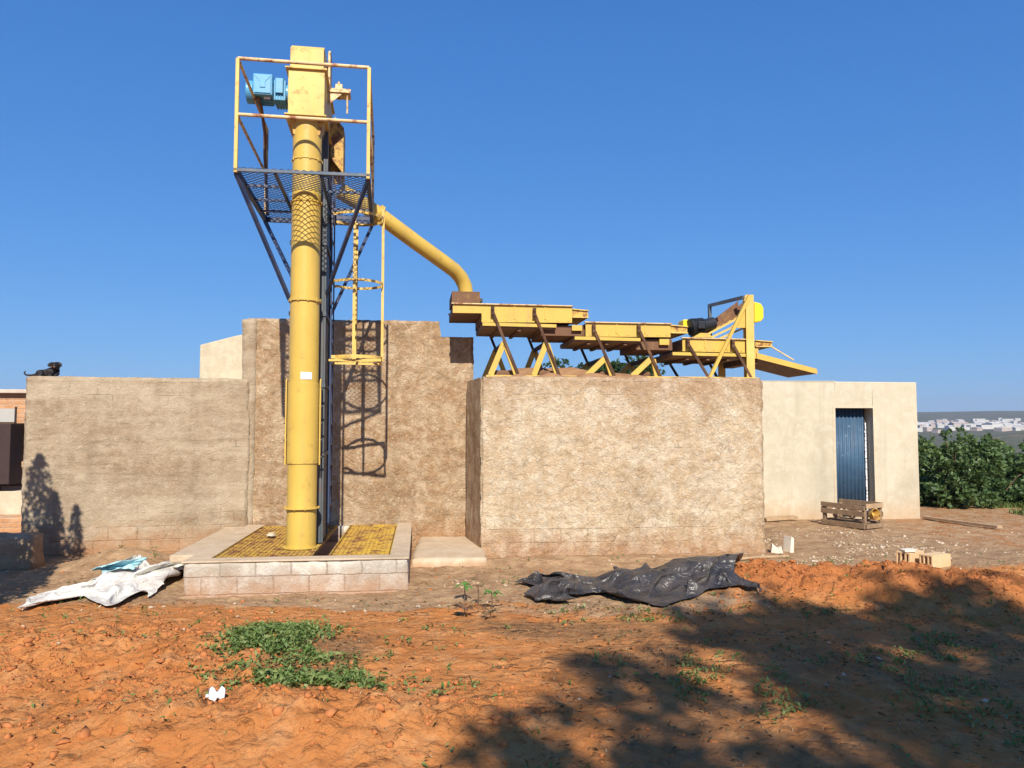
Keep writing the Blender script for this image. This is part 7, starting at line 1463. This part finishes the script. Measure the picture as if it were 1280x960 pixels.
ro_ = rb.build('rubble_fill', M['stone_pale'], None, loc=(p.x, p.y + .1, gz(p.x, p.y + .1)), rot=(0, 0, R(-60)))
tag(ro_, 'pale broken rubble lying inside the wooden crate', 'rubble', kind='stuff')
bw_ = MB(); bw_.lathe([(.02, 0), (.08, .0), (.11, .12), (.104, .12), (.075, .01), (.02, .01)], 18)
bwo = bw_.build('plastic_bowl', M['yellow_rusty'], None, smooth=True, loc=(p.x + .20, p.y - .27, gz(p.x, p.y) + .24), rot=(R(75), 0, R(25)))
tag(bwo, 'yellow plastic bowl stuck in the end of the wooden crate', 'bowl')

def hollow_brick(loc, rot, label, L=.39, Wd=.19, H=.19, tilt=0.0):
    o = empty('hollow_brick', loc, rot, label, 'brick', 'hollow clay bricks beside the soil heap'); o.rotation_euler = (tilt, 0, rot)
    m = MB(); t = .022; e = .02
    # hollow along x: shell and two webs
    m.bx(-L / 2, L / 2, -Wd / 2, Wd / 2, 0, e); m.bx(-L / 2, L / 2, -Wd / 2, Wd / 2, H - e, H)
    for y in (-Wd / 2, -Wd / 6 - t / 2, Wd / 6 - t / 2, Wd / 2 - t): m.bx(-L / 2, L / 2, y, y + t, e, H - e)
    m.bx(-.02, .02, -Wd / 2 + t, Wd / 2 - t, e + .001, H - e - .001)
    m.build('shell', M['fired_clay'], o, .003); return o
b0 = onground(1166, 712)
bz_ = gz(b0.x, b0.y)
hollow_brick((b0.x + .12, b0.y + .16, gz(b0.x + .1, b0.y + .16) - .01), R(27), 'hollow brick showing its plain long side, rightmost brick by the soil heap')
hollow_brick((b0.x - .12, b0.y + .36, gz(b0.x, b0.y + .2) + .005), R(36), 'hollow brick lying behind and left of the plain sided brick by the soil heap', tilt=R(3))
cpz = gz(b0.x, b0.y + .2) + .20
cpb = MB(); cpb.prism([(-.13, -.06), (.02, -.09), (.12, -.02), (.09, .07), (-.08, .08)], 'z', 0, .03)
tag(cpb.build('cement_slab', M['fired_clay_top'], None, .006, loc=(b0.x - .17, b0.y + .28, cpz), rot=(0, 0, R(20))), 'flat pale cement piece on top of the left hollow brick', 'cement piece')

def plank(a, b, w, h, label, m='wood_pale', name='timber_plank'):
    a, b = Vector(a), Vector(b); c = (a + b) / 2
    mb_ = MB(); mb_.bar(a - c, b - c, w, h); o = mb_.build(name, M[m], None, .004, loc=c); return tag(o, label, 'plank')
a, b = onground(1156, 649), onground(1250, 662)
plank((a.x, a.y, gz(a.x, a.y) + .04), (b.x, b.y, gz(b.x, b.y) + .05), .12, .05, 'long pale plank on the ground right of the cream building')
a, b = onground(955, 652), onground(994, 650)
plank((a.x, a.y, gz(a.x, a.y) + .05), (b.x, b.y, gz(b.x, b.y) + .06), .22, .06, 'short pale board lying at the left foot of the cream building')
a, b = onground(898, 704), onground(985, 698)
stk = MB(); stk.tube([(a.x, a.y, gz(a.x, a.y) + .03), ((a.x + b.x) / 2, (a.y + b.y) / 2 + .02, gz((a.x + b.x) / 2, (a.y + b.y) / 2) + .035), (b.x, b.y, gz(b.x, b.y) + .03)], .02, 8)
tag(stk.build('stick', M['wood_pale'], None, smooth=True), 'thin pale stick on the ground in front of the pale block tank', 'stick')
# broken block bits by the tank corner
def stone(loc, s, seed, label, cat='stone', m='stone_pale', group=None, name='broken_stone', flat=.7):
    rg = np.random.default_rng(seed); mb_ = MB(); bmesh.ops.create_icosphere(mb_.bm, subdivisions=2, radius=1)
    off = rg.uniform(0, 50)
    for v in mb_.bm.verts:
        k = 1 + .45 * float(fbm(np.array([v.co.x * 1.3 + off]), np.array([v.co.y * 1.3 + v.co.z * 1.7]), seed, 3)[0])
        v.co = Vector((v.co.x * k * s[0], v.co.y * k * s[1], v.co.z * k * s[2]))
    o = mb_.build(name, M[m], None, loc=loc, rot=(rg.uniform(-.2, .2), rg.uniform(-.2, .2), rg.uniform(0, 6)))
    return tag(o, label, cat, group)
p = onground(975, 691); z = gz(p.x, p.y)
ba = MB(); ba.prism([(-.12, 0), (.06, 0), (.04, .10), (-.02, .07), (-.10, .14)], 'y', -.09, .09)
tag(ba.build('broken_block', M['fired_clay_top'], None, .008, loc=(p.x - .02, p.y, z), rot=(0, 0, R(-15))), 'low broken piece of pale block lying by the right corner of the block tank', 'block piece')
ba = MB(); ba.prism([(-.03, 0), (.04, 0), (.03, .23), (-.02, .25)], 'y', -.09, .09)
tag(ba.build('broken_block', M['fired_clay_top'], None, .008, loc=(p.x + .14, p.y + .05, z), rot=(0, R(5), R(20))), 'upright broken block shard by the right corner of the block tank', 'block piece')
# cement crumb on the left grating
g_ = PF.wld((.62, 1.9, PH)); stone((g_.x, g_.y, PH + .03), (.10, .06, .035), 5, 'pale lump of cement lying on the left grating', 'cement lump')
# white litter packet
p = onground(270, 876); z = gz(p.x, p.y)
lv, lf = [], []
for j in range(7):
    for i in range(9):
        x, y = -.055 + .11 * i / 8, -.038 + .076 * j / 6
        lv.append((x, y, .035 + .02 * math.sin(i * 1.3 + j) + .025 * j / 6 + .008 * math.sin(i * 3.1 + j * 2.2)))
lf = [(j * 9 + i, j * 9 + i + 1, (j + 1) * 9 + i + 1, (j + 1) * 9 + i) for j in range(6) for i in range(8)]
lo = mesh_obj('litter_packet', lv, lf, M['paper'], None, True, loc=(p.x, p.y, z), rot=(R(14), 0, R(6))); s_ = lo.modifiers.new('t', 'SOLIDIFY'); s_.thickness = .01
tag(lo, 'crumpled white litter packet beside the green grass patch', 'litter')

# ---------------------------------------------------------------- seedlings
def seedling(px, py, h, leaf, label, seed, nl=9, ls=.10, sprout=None):
    p = onground(px, py); rg = np.random.default_rng(seed)
    s = empty('seedling', (p.x, p.y, gz(p.x, p.y)), 0, label, 'plant', 'seedlings in front of the step')
    MB().tube([(0, 0, -.02), (.01, .005, h * .5), (.005, 0, h)], [.008, .006, .004], 6).build('stem', M['bark'], s, smooth=True)
    V, F = [], []
    for k in range(nl):
        a = k / nl * 6.28 + rg.uniform(-.3, .3); e = rg.uniform(-.1, .5); L = ls * rg.uniform(.7, 1.2)
        d = Vector((math.cos(a) * math.cos(e), math.sin(a) * math.cos(e), math.sin(e))); sd_ = Vector((-math.sin(a), math.cos(a), 0)) * L * .2
        b = Vector((.005, 0, h)); m_ = b + d * L * .55 + Vector((0, 0, .01)); t_ = b + d * L - Vector((0, 0, L * .25)); i = len(V)
        V += [b, m_ + sd_, t_, m_ - sd_]; F.append((i, i + 1, i + 2, i + 3))
    mesh_obj('leaves', [tuple(v) for v in V], F, leaf, s)
seedling(580, 752, .17, M['leaf_bright'], 'bright green seedling in front of the step, the one further left', 1, 11, .12)
seedling(614, 762, .16, M['leaf_bright'], 'bright green seedling in front of the step, the one further right', 2, 11, .13)
seedling(597, 757, .20, M['leaf_dry'], 'tall brown dried seedling between the two green seedlings', 3, 7, .08)
seedling(580, 771, .08, M['leaf_dry'], 'low dark star shaped dried seedling, nearest the camera on the left', 4, 10, .13)
seedling(612, 774, .07, M['leaf_dry'], 'low dark star shaped dried seedling, nearest the camera on the right', 5, 9, .11)

# ---------------------------------------------------------------- clods, gravel, grass, straw (uncountable)
def ico():
    b = bmesh.new(); bmesh.ops.create_icosphere(b, subdivisions=1, radius=1); b.verts.ensure_lookup_table()
    V = np.array([v.co[:] for v in b.verts]); F = np.array([[v.index for v in f.verts] for f in b.faces]); b.free(); return V, F
def scatter_stones(name, P, S, m, label, kind='stuff', seed=1, flat=.65, sink=.3, cat='stones'):
    rg = np.random.default_rng(seed); V0, F0 = ico(); N = len(P)
    k = 1 + .55 * (rg.random((N, len(V0), 1)) - .5) * 2
    V = V0[None] * k
    ax = rg.uniform(.65, 1.35, (N, 1, 3)); ax[:, :, 2] *= flat; V = V * ax * S[:, None, None]
    a = rg.uniform(0, 6.28, N); b = rg.normal(0, .35, N); ca, sa, cb2, sb2 = np.cos(a)[:, None], np.sin(a)[:, None], np.cos(b)[:, None], np.sin(b)[:, None]
    x, y, z = V[..., 0], V[..., 1], V[..., 2]
    y, z = y * cb2 - z * sb2, y * sb2 + z * cb2
    x, y = x * ca - y * sa, x * sa + y * ca
    V = np.stack([x + P[:, 0:1], y + P[:, 1:2], z + P[:, 2:3] + (S * flat * (1 - 2 * sink) * .5)[:, None]], -1).reshape(-1, 3)
    F = (F0[None] + (np.arange(N) * len(V0))[:, None, None]).reshape(-1, 3)
    o = mesh_obj(name, V, F, m); return tag(o, label, cat, kind=kind)
def field(n, x0, x1, y0, y1, dens, rg):
    x = rg.uniform(x0, x1, n); y = rg.uniform(y0, y1, n); k = rg.random(n) < dens(x, y)
    x, y = x[k], y[k]; return np.stack([x, y, height(x, y)], 1)
rg_ = np.random.default_rng(77)
solid = lambda x, y: 1.0 * ~((y > 8.6 + .1 * (x + 3.7)) & (x > -4.1) & (x < -1.1) & (y < 13)) * (y < 11.3 + .1 * x + 20 * (x > 4.0))
P = field(130000, -6.5, 7.5, 3.6, 10.5, lambda x, y: (np.clip(masks(x, y) * .55 + .02, 0, 1) * (.35 + 1.3 * vn(x * 1.6, y * 1.6, 3) ** 2)) * solid(x, y), rg_)
S = .005 + .016 * rg_.random(len(P)) ** 4 + .03 * rg_.random(len(P)) ** 30
scatter_stones('earth_clods', P, S, M['clod'], 'orange clods of dug earth scattered over the heaps', seed=5)
dens = lambda x, y: np.clip(.75 * gauss(x, y, 5.6, 12.6, 1.7, .8, .1) + .8 * gauss(x, y, 4.6, 11.2, .9, .7) + .5 * gauss(x, y, 6.0, 13.9, 1.4, .5) + .9 * gauss(x, y, 9.9, 13.3, .8, .8) + .5 * gauss(x, y, 7.4, 10.2, .8, .3)
                               + .10 * gauss(x, y, -3, 8.3, 2.5, .4) + .06 * gauss(x, y, 1, 9.6, 3, .8) + .7 * gauss(x, y, 6.35, 8.9, .7, .35) + .008, 0, 1) * solid(x, y)
P = field(42000, -7, 11.5, 3.8, 15.4, lambda x, y: dens(x, y) * sstep(.3, .7, vn(x * 2.2, y * 2.2, 12)), rg_); S = .010 + .016 * rg_.random(len(P)) ** 2 + .03 * rg_.random(len(P)) ** 25
scatter_stones('gravel', P, S, M['stone_pale'], 'pale rubble and gravel strewn before the cream building', seed=6, flat=.55)
def blades(name, P, Hh, w, m, label, rg, lean=.5, flat=False):
    N = len(P); a = rg.uniform(0, 6.28, N); dx, dy = np.cos(a), np.sin(a); H_ = Hh * (.5 + rg.random(N)); l = rg.uniform(.1, 1, N) * lean
    if flat: l = rg.uniform(1.5, 4, N)
    w = w * (.6 + .8 * rg.random(N)); nrm = np.sqrt(1 + l * l)
    base = P; s = np.stack([-dy, dx, 0 * dx], 1) * w[:, None]
    mid_ = base + np.stack([dx * l * H_ * .35 / nrm, dy * l * H_ * .35 / nrm, H_ * .6 / nrm], 1)
    tip = base + np.stack([dx * l * H_ / nrm, dy * l * H_ / nrm, H_ / nrm * (.95 if not flat else .35)], 1)
    V = np.stack([base - s, base + s, mid_ + s * .8, tip, mid_ - s * .8], 1).reshape(-1, 3)
    F = np.arange(N * 5).reshape(N, 5)
    o = mesh_obj(name, V, F, m); return tag(o, label, 'grass', kind='stuff')
gd = lambda x, y: np.clip(1.25 * gauss(x, y, -2.0, 6.5, .22, .40) * (vn(x * 4, y * 4, 3) > .28) + .6 * gauss(x, y, -1.45, 5.55, .45, .16) * (vn(x * 5, y * 5, 4) > .4) + .22 * gauss(x, y, -1.5, 6.2, .4, .5) * (vn(x * 5, y * 5, 5) > .5)
                        , 0, 1)
P = field(30000, -3.2, -.4, 4.8, 8, gd, rg_)
def creeper(name, P, hh, size, label, rg, m='grass'):
    C = np.repeat(P, 4, 0); C = C + np.stack([rg.normal(0, .022, len(C)), rg.normal(0, .022, len(C)), rg.random(len(C)) * hh + .006], 1)
    V, F = leaves_mesh(C, size, rg, .8, .42); return tag(mesh_obj(name, V, F, M[m]), label, 'grass', kind='stuff')
creeper('grass_patch', P, .05, .045, 'low green grass patch on the orange earth, left of centre', rg_)
blades('grass_tips', P[::5], .05, .003, M['grass'], 'short grass blades standing in the low green patch', rg_, 1.2)
gd2 = lambda x, y: np.clip((sstep(.50, .72, vn(x * 1.3, y * 1.3, 33)) * .55 * sstep(-.6, .8, x) * (1 - sstep(6.9, 7.9, y)) + .5 * gauss(x, y, 1.5, 7.75, .5, .22) + .4 * gauss(x, y, .65, 8.0, .3, .15) + .5 * gauss(x, y, 3.0, 8.0, .5, .2) + .45 * gauss(x, y, 6.1, 9.5, .5, .2)
                          + .5 * gauss(x, y, 4.3, 11.0, .3, .2) + .3 * gauss(x, y, -2.4, 8.55, .5, .08) + .25 * gauss(x, y, -.5, 5.4, .25, .3) + .02) * (vn(x * 5, y * 5, 5) > .42), 0, 1) * solid(x, y)
P = field(60000, -5.5, 7.5, 3.8, 11.5, gd2, rg_)
creeper('weeds', P[::2], .035, .04, 'thin green weeds growing over the shaded earth', rg_)
blades('weed_blades', P[1::3], .05, .0032, M['grass'], 'short grass blades among the weeds of the shaded earth', rg_, 1.3)
P = field(9000, 11.0, 16.5, 16.6, 19.5, lambda x, y: .8 * (vn(x * 1.5, y * 1.5, 9) > .25), rg_)
blades('grass_verge', P, .12, .009, M['grass'], 'green grass verge in front of the bushes on the right', rg_, 1.0)
gd3 = lambda x, y: np.clip(.5 * gauss(x, y, .8, 8.15, 2.0, .4) + .35 * gauss(x, y, -1.6, 6.1, .9, .8) + .3 * sstep(-.6, 1, x) * (1 - sstep(7, 8, y)) * (vn(x * 2, y * 2, 8) > .4) + .35 * gauss(x, y, -4.2, 8.9, .7, .4) + .25 * gauss(x, y, 3, 8, 1.2, .35) + .03, 0, 1) * solid(x, y)
P = field(40000, -6, 7, 3.8, 10.8, gd3, rg_); P[:, 2] += .006
blades('dry_straw', P, .042, .0026, M['straw'], 'dry straw and leaf litter on the ground', rg_, 1, flat=True)

# ---------------------------------------------------------------- the black dog lying on the low wall
pd_ = LW.on(56, 469, .12)
dw = LW.wld((pd_.x, .12, 2.682))
dog = empty('dog', dw, LW.rot, 'black dog lying on top of the low brown wall, head up towards the camera', 'dog')
def skin_body(name, verts, edges, rad, m, parent, root=0):
    me = bpy.data.meshes.new(name); me.from_pydata(verts, edges, []); me.materials.append(m)
    o = bpy.data.objects.new(name, me); link(o, parent)
    sk = o.modifiers.new('skin', 'SKIN'); sk.use_smooth_shade = True
    ss = o.modifiers.new('sub', 'SUBSURF'); ss.levels = 2; ss.render_levels = 2
    for i, r in enumerate(rad):
        v = me.skin_vertices[0].data[i]; v.radius = (r, r) if not isinstance(r, tuple) else r; v.use_root = (i == root)
    return o
V = [(-.10, .10, .075), (-.02, .11, .08), (.06, .10, .085), (.10, .06, .115), (.115, .03, .16), (.118, .00, .178), (.12, -.055, .155), (.12, -.09, .147),   # hip, back, chest, neck, skull, muzzle
     (-.17, .09, .035), (-.22, .07, .022), (-.27, .05, .020), (-.305, .045, .03), (-.318, .045, .058), (-.300, .045, .085),                                  # tail
     (.075, .02, .05), (.075, -.04, .022), (.075, -.10, .018), (.15, .03, .05), (.155, -.04, .022), (.155, -.10, .018),                                       # forelegs
     (-.10, .0, .06), (-.04, -.03, .035), (-.10, -.06, .018), (-.03, -.075, .016),                                                                            # near hind leg: knee, hock, paw
     (.075, .005, .203), (.045, -.005, .188), (.036, -.015, .15), (.163, .005, .203), (.192, -.005, .188), (.202, -.015, .15)]                                 # ears
E_ = [(0, 1), (1, 2), (2, 3), (3, 4), (4, 5), (5, 6), (6, 7), (0, 8), (8, 9), (9, 10), (10, 11), (11, 12), (12, 13), (2, 14), (14, 15), (15, 16), (2, 17), (17, 18), (18, 19),
      (0, 20), (20, 21), (21, 22), (22, 23), (5, 24), (24, 25), (25, 26), (5, 27), (27, 28), (28, 29)]
RD = [.068, .068, .07, .058, .056, .058, .034, .026, .026, .017, .015, .014, .012, .008, .032, .022, .024, .032, .022, .024, .045, .032, .018, .022, .022, (.010, .026), (.008, .02), .022, (.010, .026), (.008, .02)]
V = [(x, y + .06, z - (.022 if i in (0, 1) else 0)) for i, (x, y, z) in enumerate(V)]; RD = [(r * 1.22 if not isinstance(r, tuple) else (r[0], r[1] * 1.25)) if i in (4, 5, 6, 7, 24, 25, 26, 27, 28, 29) else r for i, r in enumerate(RD)]
skin_body('body', V, E_, RD, M['fur'], dog, 2)
ey = MB()
for s in (-1, 1): bmesh.ops.create_uvsphere(ey.bm, u_segments=10, v_segments=8, radius=.0085, matrix=Matrix.Translation((.119 + s * .028, .000, .196)))
bmesh.ops.create_uvsphere(ey.bm, u_segments=10, v_segments=8, radius=.012, matrix=Matrix.Translation((.12, -.066, .155)))
ey.build('eyes_and_nose', M['eye'], dog, smooth=True)
mz_ = MB()
for s in (-1, 1):
    bmesh.ops.create_uvsphere(mz_.bm, u_segments=10, v_segments=8, radius=.007, matrix=Matrix.Translation((.119 + s * .020, -.000, .216)))
    bmesh.ops.create_uvsphere(mz_.bm, u_segments=10, v_segments=8, radius=.015, matrix=Matrix.Translation((.119 + s * .019, -.040, .140)))
mz_.build('tan_markings', M['fur_tan'], dog, smooth=True)
